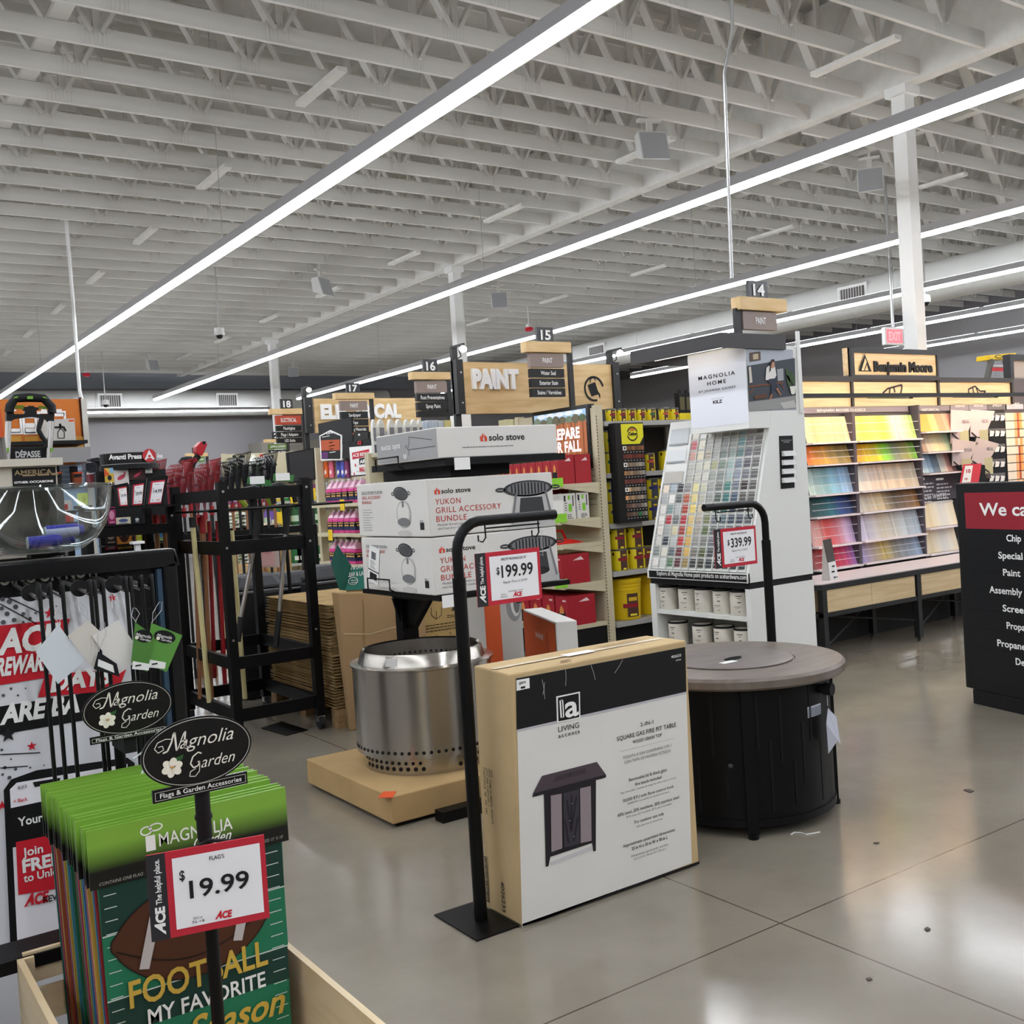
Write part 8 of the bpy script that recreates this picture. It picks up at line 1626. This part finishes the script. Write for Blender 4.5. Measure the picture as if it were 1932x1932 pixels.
F0 = flag(0, '1d5f45', 'front garden flag printed with a brown football on a green field')
for i in range(1, NFL): flag(i, cols[i % len(cols)], 'bagged garden flag with a green header behind the football flag, %s from the front' % nth(i+1))
g = G(F0, (FX0, FY0, zf), EX, EZ, .0006); IVY = flat('f2f2ee')
(a0, b0) = g.uv(c7(880, 480)); wtx = g.uv(c7(1285, 388))[0]-a0
g.text(IVY, 'MAGNOLIA', a0, -.052, wtx, .021, .006, k=1); g.text(IVY, 'Garden', a0+wtx*.43, -.07, wtx*.52, .018, .006, .4, k=1)
gx_ = a0-.022; g.poly('gift_mark', IVY, [(gx_, -.056), (gx_+.016, -.056), (gx_+.016, -.03), (gx_, -.03)], 1); g.ring('gift_mark', IVY, gx_+.002, -.021, .01, .008, .0025, 1, 14); g.ring('gift_mark', IVY, gx_+.018, -.018, .012, .007, .0025, 1, 14)
g.text(flat('a9a99f'), 'CONTAINS ONE FLAG', .014, -fh+.005, .07, .005, 0, .2, k=1); g.text(flat('a9a99f'), 'GARDEN SIZE 13" X 18"', FX1-FX0-.075, -fh+.007, .065, .005, 0, k=1)
g2 = G(F0, (FX0, FY0+.003, zf), EX, EZ, .0006); F2 = lambda x, y: g2.uv(c7(x, y)); W2 = FX1-FX0
DG = flat('17382f', .7); GG = flat('20704f', .7)
zs_ = [F2(520, 1000)[1], F2(530, 1365)[1]]
g2.rect('field_stripe', DG, .014, zs_[0]+.0, W2-.014, -fh-.002, 1); g2.rect('field_stripe', GG, .014, zs_[1], W2-.014, zs_[0], 1); g2.rect('field_stripe', DG, .016, zs_[1]-.06, W2-.016, zs_[1], 1); g2.rect('field_stripe', GG, .018, -.54, W2-.018, zs_[1]-.06, 1)
for z in (zs_[0], zs_[1]): g2.rect('yard_line', flat('b9c9c0'), .014, z-.0012, W2-.014, z+.0012, 2)
for k in range(18): 
    z = -fh-.015-k*.0215; g2.rect('yard_mark', flat('c3cfc8'), .02, z, .04, z+.0015, 2); g2.rect('yard_mark', flat('c3cfc8'), W2-.045, z, W2-.022, z+.0015, 2)
bx_, bz_2 = W2*.47, (F2(1075, 930)[1]); BRW = flat('4b2a18', .7)
fa, fb = W2*.385, .083
ball = [(bx_+fa*math.cos(i*2*math.pi/48)*(1 if abs(math.cos(i*2*math.pi/48)) < .99 else 1.03), bz_2+fb*math.sin(i*2*math.pi/48)*(1-.25*abs(math.cos(i*2*math.pi/48))**3)) for i in range(48)]
rot = -.06; ball = [(bx_+(x-bx_)*math.cos(rot)-(y-bz_2)*math.sin(rot), bz_2+(x-bx_)*math.sin(rot)+(y-bz_2)*math.cos(rot)) for x, y in ball]
g2.poly('football', BRW, ball, 3); g2.line('football_seam', flat('1f120b'), ball+[ball[0]], .0022, 4)
g2.line('football_seam', flat('1f120b'), [(bx_-fa*.97+fa*1.94*i/14, bz_2-.002-fb*.55*math.sin(math.pi*i/14)) for i in range(15)], .0025, 5)
for s_, x in ((-1, -.62), (1, .6)): xc = bx_+fa*x; g2.poly('football_stripe', flat('b9b4b2', .8), [(xc-.012, bz_2-fb*.5), (xc+.004, bz_2-fb*.55), (xc+.03, bz_2+fb*.52), (xc+.012, bz_2+fb*.56)], 6)
(a0, b0) = F2(712, 1464); wv = F2(1492, 1260)[0]-a0; hv = F2(712, 1464)[1]; 
zf1 = zs_[1]-.035; g2.text(flat('c3a443'), 'FOOTBALL', W2*.14, zs_[1]-.02, W2*.7, .043, .02, k=7); g2.text(flat('e3e6e3'), 'MY FAVORITE', W2*.22, zs_[1]-.058, W2*.6, .026, .015, k=7); g2.text(flat('c3a443'), 'Season', W2*.4, zs_[1]-.115, W2*.5, .045, .02, .3, k=7)
# bin
PX0_, PX1_, PY0_, PY1_, pz_ = .29, .72, 1.32, 2.235, .655
t = thing('wooden_bin', 'pale wooden slatted bin around the garden flags', 'bin', (PX0_, PY0_, 0)); PW = wood('pale bin wood', 'dcc9a6', 'cfb78d', 2, (10, 2, 14))
for z0, z1, nm in ((.46, pz_, 'side_board'), (.24, .43, 'side_board'), (.03, .21, 'side_board')):
    MB().box(PX0_, PY0_, z0, PX0_+.012, 2.18, z1).obj(nm, PW, t); MB().box(PX1_-.012, PY0_, z0, PX1_, 2.18, z1).obj(nm, PW, t)
for z0, z1 in ((.60, .66), (.52, .585), (.24, .43), (.03, .21)): MB().box(PX0_+.0125, 2.196, z0, PX1_-.0125, 2.206, z1).obj('back_board', PW, t)
for z0, z1 in ((.24, .43), (.03, .21)): MB().box(PX0_+.0125, PY0_, z0, PX1_-.0125, PY0_+.012, z1).obj('front_board', PW, t)
MB().box(PX0_+.0125, PY0_+.0125, .41, PX1_-.0125, 2.195, .425).obj('bin_floor', PW, t)
for x in (PX0_+.013, PX1_-.033): MB().box(x, PY0_+.013, 0, x+.02, PY0_+.033, pz_-.02).obj('corner_post', PW, t)
MB().box(PX0_+.0005, 2.1805, 0, PX0_+.03, 2.1955, pz_).box(PX1_-.03, 2.1805, 0, PX1_-.0005, 2.1955, pz_).obj('corner_post', PW, t)
tag(MB().box(PX0_+.013, 1.5, .426, PX0_+.045, 1.78, .6).obj('red_box', flat('a81e22', .4), at=(PX0_+.02, 1.6, .426), bevel=.004), 'small red box in the wooden bin beside the garden flags', 'box')
price_card(Vector((PX0_-.002, 2.0, .47)), -EY, .2, .125, 'white price card reading 9.99 on the left side of the wooden bin', 'FLAG STAND', '9.99', '', '55', None, .6, sale=False)
t_ = thing('black_fixture', 'black display fixture at the lower left picture edge behind the wooden bin', 'fixture', (-.2, 2.3, 0)); MB().box(-.3, 1.9, 0, .2, 2.15, .5).obj('base', MATTE, t_); MB().box(-.3, 1.95, .5, .15, 2.1, .6).obj('top_box', BLK, t_)
# ================================================================== left background
# card rack
CY = 4.6; O_ = on_y(q6(0, 1340), CY); t = thing('card_rack', 'cream greeting card rack with a black sign reading America, behind the clear bowl', 'card rack', (.3, CY, 0))
cx1 = on_y(q6(945, 1450), CY).x; cz1 = on_y(q6(600, 1310), CY).z; cz0 = on_y(q6(600, 1655), CY).z; CRM = flat('c9c3b4')
MB().box(-.4, CY, cz0, cx1, CY+.25, cz1).box(-.42, CY-.03, cz1, cx1+.02, CY+.28, cz1+.03).obj('header_box', CRM, t); MB().box(-.4, CY+.2, 0, cx1, CY+.25, cz0).box(cx1-.03, CY-.1, 0, cx1, CY+.2, cz0).obj('back_panel', flat('55524e'), t)
g = G(t, (-.4, CY, 0), EX, EZ, .003); g.pp('black_sign', BLK, [q6(195, 1352), q6(918, 1325), q6(930, 1640), q6(210, 1658)]); GOLD = flat('9b8767')
g.tp(GOLD, 'AMERICA', q6(232, 1465), q6(862, 1445), 78/8.78, .03, sp=1.05); g.tp(PAPER, 'OTHER OCCASIONS', q6(232, 1605), q6(880, 1575), 34/8.78, .04); g.fine(GOLD, *g.uv(q6(370, 1485)), .22, .012, 1, .02)
rnd = random.Random(6); CC = ['c47a2c', '8a8f92', '5b4a3a', 'b89a6a', '7f3b34', '3f5f6a', '9a8fa6', '4a6b45', 'cfc7b5', '2d2d31']
for r in range(4):
    z = cz0-.27-.24*r; MB().box(-.4, CY-.03-.04*r, z-.012, cx1-.032, CY+.199, z).obj('card_shelf', flat('8f8a80'), t)
    for c in range(8):
        x = -.36+c*.13
        if x+.1 > cx1-.04: continue
        t_ = thing('greeting_card', '%s greeting card in the cream rack, %s row, %s from its right end' % (word_colour(CC[(r*5+c*3) % 10]), nth(r+1), nth(8-c)), 'greeting card', (x, CY+.05, z), group='greeting cards in the cream rack')
        col = CC[(r*5+c*3) % 10]; MB().box(x, CY+.05-.02*r, z+.0005, x+.108, CY+.054-.02*r, z+.17).obj('card', flat(col), t_); gg = G(t_, (x, CY+.05-.02*r, z), EX, EZ, .0015); gg.ell('card_print', flat(CC[(r+c*7+4) % 10]), .054, .1, .032, .035); gg.rect('card_print', flat('e3ddd0'), .02, .02, .09, .035)
# mower bag and handle
MY = 7.6; t = thing('mower_bag', 'black grass bag with folded mower handle, reading depasse la puissance, above the card rack', 'mower', (on_y(q6(480, 1290), MY).x, MY, 0))
P_ = [on_y(q6(*p), MY) for p in ((150, 1000), (830, 985), (820, 1300), (155, 1310))]; zz = P_[3].z
MB().prism(P_, (0, .4, 0)).obj('bag', BLK, t, bevel=.01); MB().box(P_[3].x+.02, MY+.05, 0.0, P_[2].x-.02, MY+.35, zz-.001).obj('lower_bag', MATTE, t)
g = G(t, (P_[3].x, MY, zz), EX, EZ, .004); g.tp(flat('c9c9c7'), 'DÉPASSE', q6(258, 1172), q6(668, 1160), 96/8.78, .03); g.tp(flat('b5b5b3'), "LA PUISSANCE DE L'ESSENCE", q6(190, 1232), q6(735, 1218), 38/8.78, .025); g.pp('green_band', flat('4a7d34'), [q6(155, 1258), q6(790, 1245), q6(815, 1298), q6(155, 1306)]); g.tp(flat('a9c98f'), '56V ARC LITHIUM', q6(200, 1300), q6(735, 1285), 34/8.78, .03, k=3)
hp = lambda *L: [on_y(q6(*p), MY-.03) for p in L]
[MB().tube(hp(*q), .02, 10).obj('steel_tube', ALU, t, smooth=True) for q in (((140, 570), (118, 1300)), ((850, 570), (805, 1290)))]; MB().tube(hp((150, 420), (165, 320), (250, 190), (480, 178), (720, 190), (860, 330), (860, 430)), .03, 10).obj('handle_loop', MATTE, t, smooth=True)
MB().prism(hp((110, 410), (200, 405), (240, 450), (800, 450), (830, 400), (900, 400), (895, 575), (810, 570), (760, 515), (560, 490), (480, 495), (270, 520), (190, 565), (110, 575)), (0, .06, 0)).prism(hp((390, 330), (460, 330), (470, 312), (560, 315), (575, 335), (645, 340), (640, 380), (600, 385), (605, 450), (400, 450), (430, 390), (390, 380)), (0, .05, 0)).obj('control_bar', BLK, t)
MB().tube(hp((395, 320), (240, 320), (200, 345), (390, 352)), .007, 6).tube(hp((640, 350), (800, 355), (740, 330), (640, 322)), .007, 6).obj('lever', flat('7d8a2f'), t); MB().tube(hp((690, 520), (650, 650), (640, 720), (700, 830), (755, 900), (765, 1000)), .016, 8).obj('cable', BLK, t, smooth=True)
MB().prism(hp((435, 165), (525, 162), (525, 210), (435, 212)), (0, -.045, 0)).prism(hp((225, 175), (285, 165), (270, 195), (215, 200)), (0, -.045, 0)).prism(hp((700, 170), (740, 180), (760, 205), (690, 190)), (0, -.045, 0)).prism(hp((82, 1020), (135, 1010), (135, 1075), (90, 1085)), (0, -.04, 0)).prism(hp((825, 1020), (862, 1015), (858, 1075), (825, 1080)), (0, -.04, 0)).obj('green_trim', flat('6fa23a'), t)
t = thing('orange_trimmer', 'orange power tool on a grey shaft cut by the left picture edge', 'power tool', (on_y(q6(25, 900), 6.3).x, 6.3, 0)); P_ = [on_y(q6(*p), 6.3) for p in ((-60, 360), (15, 370), (40, 560), (65, 770), (40, 840), (-60, 830))]; MB().prism(P_, (0, .15, 0)).obj('housing', flat('c8542a'), t); A_ = on_y(q6(20, 830), 6.35); MB().tube([A_, Vector((A_.x+.1, 6.35, 0.01))], .018, 8).obj('shaft', flat('6d6a66', .4), t)
# orange display wall
OY = 10.6; P_ = [on_y(q6(*p), OY) for p in ((-300, 185), (1335, 200), (1400, 860), (-300, 890))]; ox1 = P_[1].x; oz1 = P_[1].z
t = thing('orange_display', 'orange header board over grey panel and pale blue pegboard at the far left', 'display wall', (1., OY, 0))
ozb = on_y(q6(900, 1640), OY).z; MB().box(P_[0].x, OY, P_[3].z-.25, ox1, OY+.08, oz1).obj('header_board', flat('c9722a'), t); MB().box(P_[0].x, OY+.02, 0, ox1+.1, OY+.07, P_[3].z-.25).obj('pegboard', flat('a9c3e0'), t); MB().box(ox1-.0, OY-.02, 0, ox1+.05, OY+.1, oz1).obj('edge_post', flat('c9c6be'), t)
g = G(t, (P_[0].x, OY, 0), EX, EZ, .004); OQ = lambda x, y: g.uv(q6(x, y))
for x0, x1, y0, y1 in ((150, 355, 480, 790), (385, 605, 480, 790), (640, 1085, 400, 790)): a = OQ(x0, y1); b = OQ(x1, y0); g.frame('battery_outline', PAPER, a[0], a[1], b[0], b[1], .022, 2)
for x0, x1, y0, y1 in ((165, 335, 690, 765), (415, 580, 600, 680), (415, 580, 685, 770), (905, 1060, 430, 490), (195, 265, 375, 405), (680, 770, 370, 405), (930, 1020, 370, 400)): a = OQ(x0, y1); b = OQ(x1, y0); g.rect('battery_bars', PAPER, a[0], a[1], b[0], b[1], 2)
for x0, x1 in ((165, 350), (420, 640), (880, 1370)): a = OQ(x0, 985); b = OQ(x1, 815); g.rect('yellow_print', flat('c9923a'), a[0], b[1]-.17, b[0], b[1], 2)
for k in range(16): a = OQ(1300+k*4, 235+k*40); g.rect('slots', flat('5c2d14'), a[0], a[1], a[0]+.03, a[1]+.035, 2)
tz0, tz1 = on_y(q6(1000, 945), OY-.4).z, on_y(q6(1000, 890), OY-.4).z; tx0, tx1 = on_y(q6(55, 920), OY-.4).x, on_y(q6(1445, 880), OY-.4).x
MB().box(tx0, OY-.4, tz0, tx1, OY-.001, tz0+.03).box(tx0, OY-.42, tz0, tx1, OY-.4, tz1).obj('black_tray', BLK, t)
a = on_y(q6(855, 1260), OY-.5); b = on_y(q6(1495, 990), OY-.5); MB().box(a.x-.6, OY-.5, a.z, b.x, OY-.48, b.z).box(b.x-.03, OY-.48, a.z, b.x, OY, b.z).obj('grey_panel', flat('8f8d8e'), t)
g2_ = G(t, (P_[0].x, OY+.02, 0), EX, EZ, .004)
for r in range(5): a = g2_.uv(q6(950, 1310+r*80)); b = g2_.uv(q6(1400, 1310+r*80)); g2_.rect('peg_slots', flat('dfe9f5'), a[0], a[1], b[0], a[1]+.012)
P_ = [on_y(q6(*p), OY-.3) for p in ((745, 545), (1232, 522), (1258, 868), (775, 872))]; P_[2].z = P_[3].z = tz0+.0305
t_ = thing('sprayer_carton', 'grey carton with a printed pump sprayer on the tray before the orange board', 'carton', P_[3]); MB().prism(P_, (0, .22, 0)).obj('carton', flat('c3bfb8'), t_); gg = G(t_, P_[3], EX, EZ, .003); gp_ = lambda *L: [gg.uv(q6(*p)) for p in L]
gg.poly('orange_logo', flat('d9582a'), gp_((1138, 545), (1222, 538), (1225, 572), (1140, 578)), 1); gg.line('printed_sprayer', INK, gp_((960, 850), (955, 760), (985, 700), (1030, 700), (1065, 760), (1065, 850), (960, 850)), .008, 1); gg.line('printed_sprayer', INK, gp_((900, 672), (1000, 668), (1050, 660), (1090, 735)), .02, 1); gg.line('printed_sprayer', INK, gp_((995, 690), (995, 625)), .015, 1); gg.line('printed_sprayer', INK, gp_((975, 628), (1015, 625)), .02, 1)
for k, (x0, x1, lab) in enumerate(((930, 1030, 'orange and black tool handle against the blue pegboard, left one'), (1205, 1365, 'orange and black tool handle against the blue pegboard, right one'))):
    P_ = [on_y(q6(*p), OY-.15) for p in ((x0, 1415), (x1, 1400), (x1-10, 1600), (x0+(x1-x0)*.55, 1655), (x0+25, 1600))]; t_ = thing('chainsaw_handle', lab, 'power tool', P_[3], group='orange tools on the pegboard'); MB().prism(P_, (0, .1, 0)).obj('housing', flat('8e4522' if k else '2b2622'), t_)
    MB().prism([on_y(q6(*p), OY-.152) for p in ((x0, 1415), (x1, 1400), (x1, 1430), (x0, 1440))], (0, .001, 0)).obj('orange_cap', flat('d9532a'), t_); MB().prism([on_y(q6(*p), OY-.153) for p in ((x0+15, 1450), (x1-15, 1440), (x1-20, 1490), (x0+20, 1500))], (0, .001, 0)).obj('grip', BLK, t_); MB().box(P_[3].x-.03, OY-.05, P_[3].z, P_[3].x+.03, OY+.02, P_[3].z+.2).obj('peg_hook', BLK, t_)
for k, (pts, c, lab) in enumerate(((((1500, 1190), (1610, 1170), (1690, 1180), (1690, 1250), (1500, 1215)), '17171b', 'black tool arm reaching left of the card spinner'), (((1420, 1260), (1640, 1240), (1650, 1400), (1560, 1420), (1420, 1380)), '22252d', 'dark blue tool body behind the card spinner'), (((1480, 1450), (1660, 1420), (1670, 1660), (1520, 1665)), '6d1a22', 'dark red power tool body left of the card spinner'))):
    P_ = [on_y(q6(*p), 8.2+.2*k) for p in pts]; t_ = thing('power_tool', lab, 'power tool', (P_[-1].x, 8.2+.2*k, 0), group='power tools behind the spinner'); MB().prism(P_, (0, .12, 0)).obj('housing', flat(c, .4), t_); m_ = P_[2]; MB().tube([on_y(q6(pts[2][0]-60, pts[2][1]+30), 8.26+.2*k), Vector((P_[1].x, 8.26+.2*k, .01))], .02, 8).obj('shaft', BLK, t_)
MB_ = None
# card spinner
SY2 = 7.6; t = thing('card_spinner', 'black card spinner with a curved header reading Avanti Press and a red disc', 'card spinner', (on_y(r6(480, 400), SY2).x, SY2+.3, 0))
hx0, hx1 = on_y(r6(5, 400), SY2).x, on_y(r6(935, 380), SY2).x; hz1, hz0 = on_y(r6(500, 290), SY2).z, on_y(r6(500, 470), SY2).z; cxm = (hx0+hx1)/2; hr = (hx1-hx0)/2
arcp = [(cxm+hr*math.cos(a), SY2+.18-.18*math.sin(a)) for a in [math.pi*i/18 for i in range(19)]]
b = MB()
for (x, y), (x2, y2) in zip(arcp, arcp[1:]): b.hexa([(x, y, hz0), (x2, y2, hz0), (x2, y2+.01, hz0), (x, y+.01, hz0)], [(x, y, hz1), (x2, y2, hz1), (x2, y2+.01, hz1), (x, y+.01, hz1)])
b.obj('header_band', flat('1c1a1a', .4), t); MB().lathe([(0, hz0-.045), (hr*1.06, hz0-.04), (hr*1.06, hz0-.005), (0, hz0-.005)], (cxm, SY2+.16, 0), 32).obj('header_base', BLK, t); MB().cyl((cxm, SY2+.3, 0), (cxm, SY2+.3, hz0-.04), .03, n=12).cyl((cxm, SY2+.3, 0), (cxm, SY2+.3, .04), .25, n=24).obj('spindle', BLK, t)
g = G(t, (hx0, SY2-.004, 0), EX, EZ, .002); g.tp(PAPER, 'Avanti Press', r6(45, 415), r6(592, 395), 78/8.78, .04); g.tp(PAPER, 'Ava', r6(845, 385), r6(935, 378), 68/8.78, .03)
o_ = g.uv(r6(715, 345)); rr = .047; g.ell('red_disc', flat('c5383c'), o_[0], o_[1], rr, rr, 2); g.poly('white_a', PAPER, [(o_[0]-rr*.75, o_[1]-rr*.6), (o_[0], o_[1]+rr*.85), (o_[0]+rr*.75, o_[1]-rr*.6), (o_[0]+rr*.4, o_[1]-rr*.62), (o_[0]+rr*.3, o_[1]-rr*.4), (o_[0]-rr*.3, o_[1]-rr*.4), (o_[0]-rr*.4, o_[1]-rr*.62)], 3); g.ell('red_star', ACERED, o_[0], o_[1]-.005, rr*.2, rr*.2, 4, 8)
PC = [((-10, 550, 118, 838), 'd9b64a', '23241c', 'greeting card with a dark bird on yellow, under the spinner header'), ((132, 540, 366, 832), 'd9d2cc', 'c04058', 'greeting card with a pink flamingo, under the spinner header'), ((392, 552, 640, 752), '3a2422', 'a8443a', 'dark red greeting card right of the flamingo card'), ((655, 520, 760, 640), 'd9d4c8', '9ab0b8', 'pale greeting card at the right end of the top spinner row'),
  ((40, 1195, 150, 1485), '8e2a58', 'c98aa5', 'magenta greeting card left of the 19.99 framed price card'), ((170, 1362, 405, 1488), 'd3ccb4', '4a5a86', 'cream greeting card with a dark figure under the framed price cards'), ((470, 1355, 560, 1460), '1c1d20', 'c9ccd0', 'black and white card in the spinner under the 29.99 card'), ((-10, 1522, 165, 1822), '231a18', '8f7f74', 'dark greeting card with a grey animal face'), ((185, 1520, 412, 1820), 'c97f35', 'b98a78', 'greeting card with a bearded face on orange'),
  ((415, 1535, 488, 1800), '8a5a66', 'b98a92', 'plum greeting card beside the bearded face card'), ((492, 1490, 582, 1785), 'cfd42f', 'dfe37a', 'lime yellow greeting card in the spinner'), ((-10, 1832, 185, 1910), 'b03a66', 'd9b9c2', 'pink card at the bottom spinner row'), ((200, 1842, 432, 1900), 'd9a04a', '6f8a4a', 'orange card at the bottom spinner row'), ((735, 1480, 830, 1790), '7fae5a', '5f95c4', 'green and blue card left of the wooden handles'), ((868, 1480, 955, 1800), 'b9cf5a', '4a86b5', 'lime and blue card between the wooden handles'), ((1036, 1470, 1095, 1770), 'd08a94', 'e6d9d4', 'pink card right of the wooden handles')]
ys = {}
for k, ((x0, y0, x1, y1), c1, c2, lab) in enumerate(PC):
    Y = SY2+.02 if k < 4 else SY2+.06+.002*k; a = on_y(r6(x0, y1), Y); b = on_y(r6(x1, y0), Y); t_ = thing('greeting_card', lab, 'greeting card', (a.x, Y, a.z), group='greeting cards in the spinner')
    MB().box(a.x, Y, a.z, b.x, Y+.004, b.z).obj('card', flat(c1), t_); w, h_ = b.x-a.x, b.z-a.z; gg = G(t_, (a.x, Y, a.z), EX, EZ, .0012)
    if 'bearded' in lab: gg.ell('card_print', flat('2b1712'), w*.5, h_*.55, w*.36, h_*.42, 1); gg.ell('card_print', flat('cf9c86'), w*.5, h_*.58, w*.27, h_*.3, 2); gg.ell('card_print', flat('3a1f16'), w*.5, h_*.3, w*.26, h_*.2, 3); [gg.ell('card_print', INK, w*q, h_*.62, w*.04, h_*.025, 4, 8) for q in (.4, .6)]; gg.rect('card_print', flat('23130f'), w*.38, h_*.4, w*.62, h_*.46, 4)
    elif 'flamingo' in lab: gg.ell('card_print', flat('c04058'), w*.5, h_*.42, w*.28, h_*.12, 1, rot=.5); gg.line('card_print', flat('c04058'), [(w*.65, h_*.5), (w*.78, h_*.66), (w*.7, h_*.74)], .01, 1); gg.rect('card_print', flat('9fb3ad'), w*.05, h_*.82, w*.95, h_*.86, 1)
    elif 'bird' in lab: gg.poly('card_print', flat('d9572c'), [(0, h_), (w*.55, h_*.62), (0, h_*.5)], 1); gg.ell('card_print', flat(c2), w*.52, h_*.42, w*.24, h_*.16, 2); gg.rect('card_print', flat('8fb8d9'), w*.55, h_*.7, w, h_, 1); gg.rect('card_print', flat('12130f'), 0, 0, w, h_*.14, 2)
    else: gg.ell('card_print', flat(c2), w*.5, h_*.52, w*.32, h_*.26, 1); gg.rect('card_print', flat(c2), w*.2, h_*.06, w*.8, h_*.14, 1)
for z in sorted({round(on_y(r6(100, y), SY2).z, 3) for y in (838, 1488, 1822)}):
    MB().box(hx0-.05, SY2+.01, z-.014, hx1+.05, SY2+.2, z-.006).obj('card_pocket', BLK, t)
zz0 = round(on_y(r6(100, 1905), SY2).z, 3); MB().box(hx0-.05, SY2+.12, zz0-.3, hx1+.05, SY2+.16, hz0-.046).obj('rack_back', flat('141416'), t)
# items seen through the bowl
for k, (x0, y0, x1, y1, c, lab) in enumerate(((880, 510, 1085, 680, 'd9d0cb', 'white and red box seen through the clear bowl'), (955, 690, 1110, 850, 'b5573a', 'orange brown box seen through the clear bowl'), (1255, 400, 1330, 590, 'cfe06a', 'lime pack seen through the clear bowl near its rim'))):
    yb = (5.7, 6.0, 6.25)[k]; a = on_y(e7(x0, y1), yb); b = on_y(e7(x1, y0), yb); t_ = thing('shelf_box', lab, 'box', (a.x, yb, a.z), group='boxes seen through the bowl'); MB().box(a.x, yb, a.z, b.x, yb+.12, b.z).obj('box', flat(c), t_); MB().box(a.x+.01, yb-.003, b.z-.05, b.x-.02, yb-.001, b.z-.02).obj('print', flat('b52f2a'), t_); MB().box(a.x-.02, yb, a.z-.02, b.x+.02, yb+.14, a.z-.001).box(a.x, yb+.1, 0, a.x+.03, yb+.13, a.z-.02).obj('stand', BLK, t_)
finish_print()
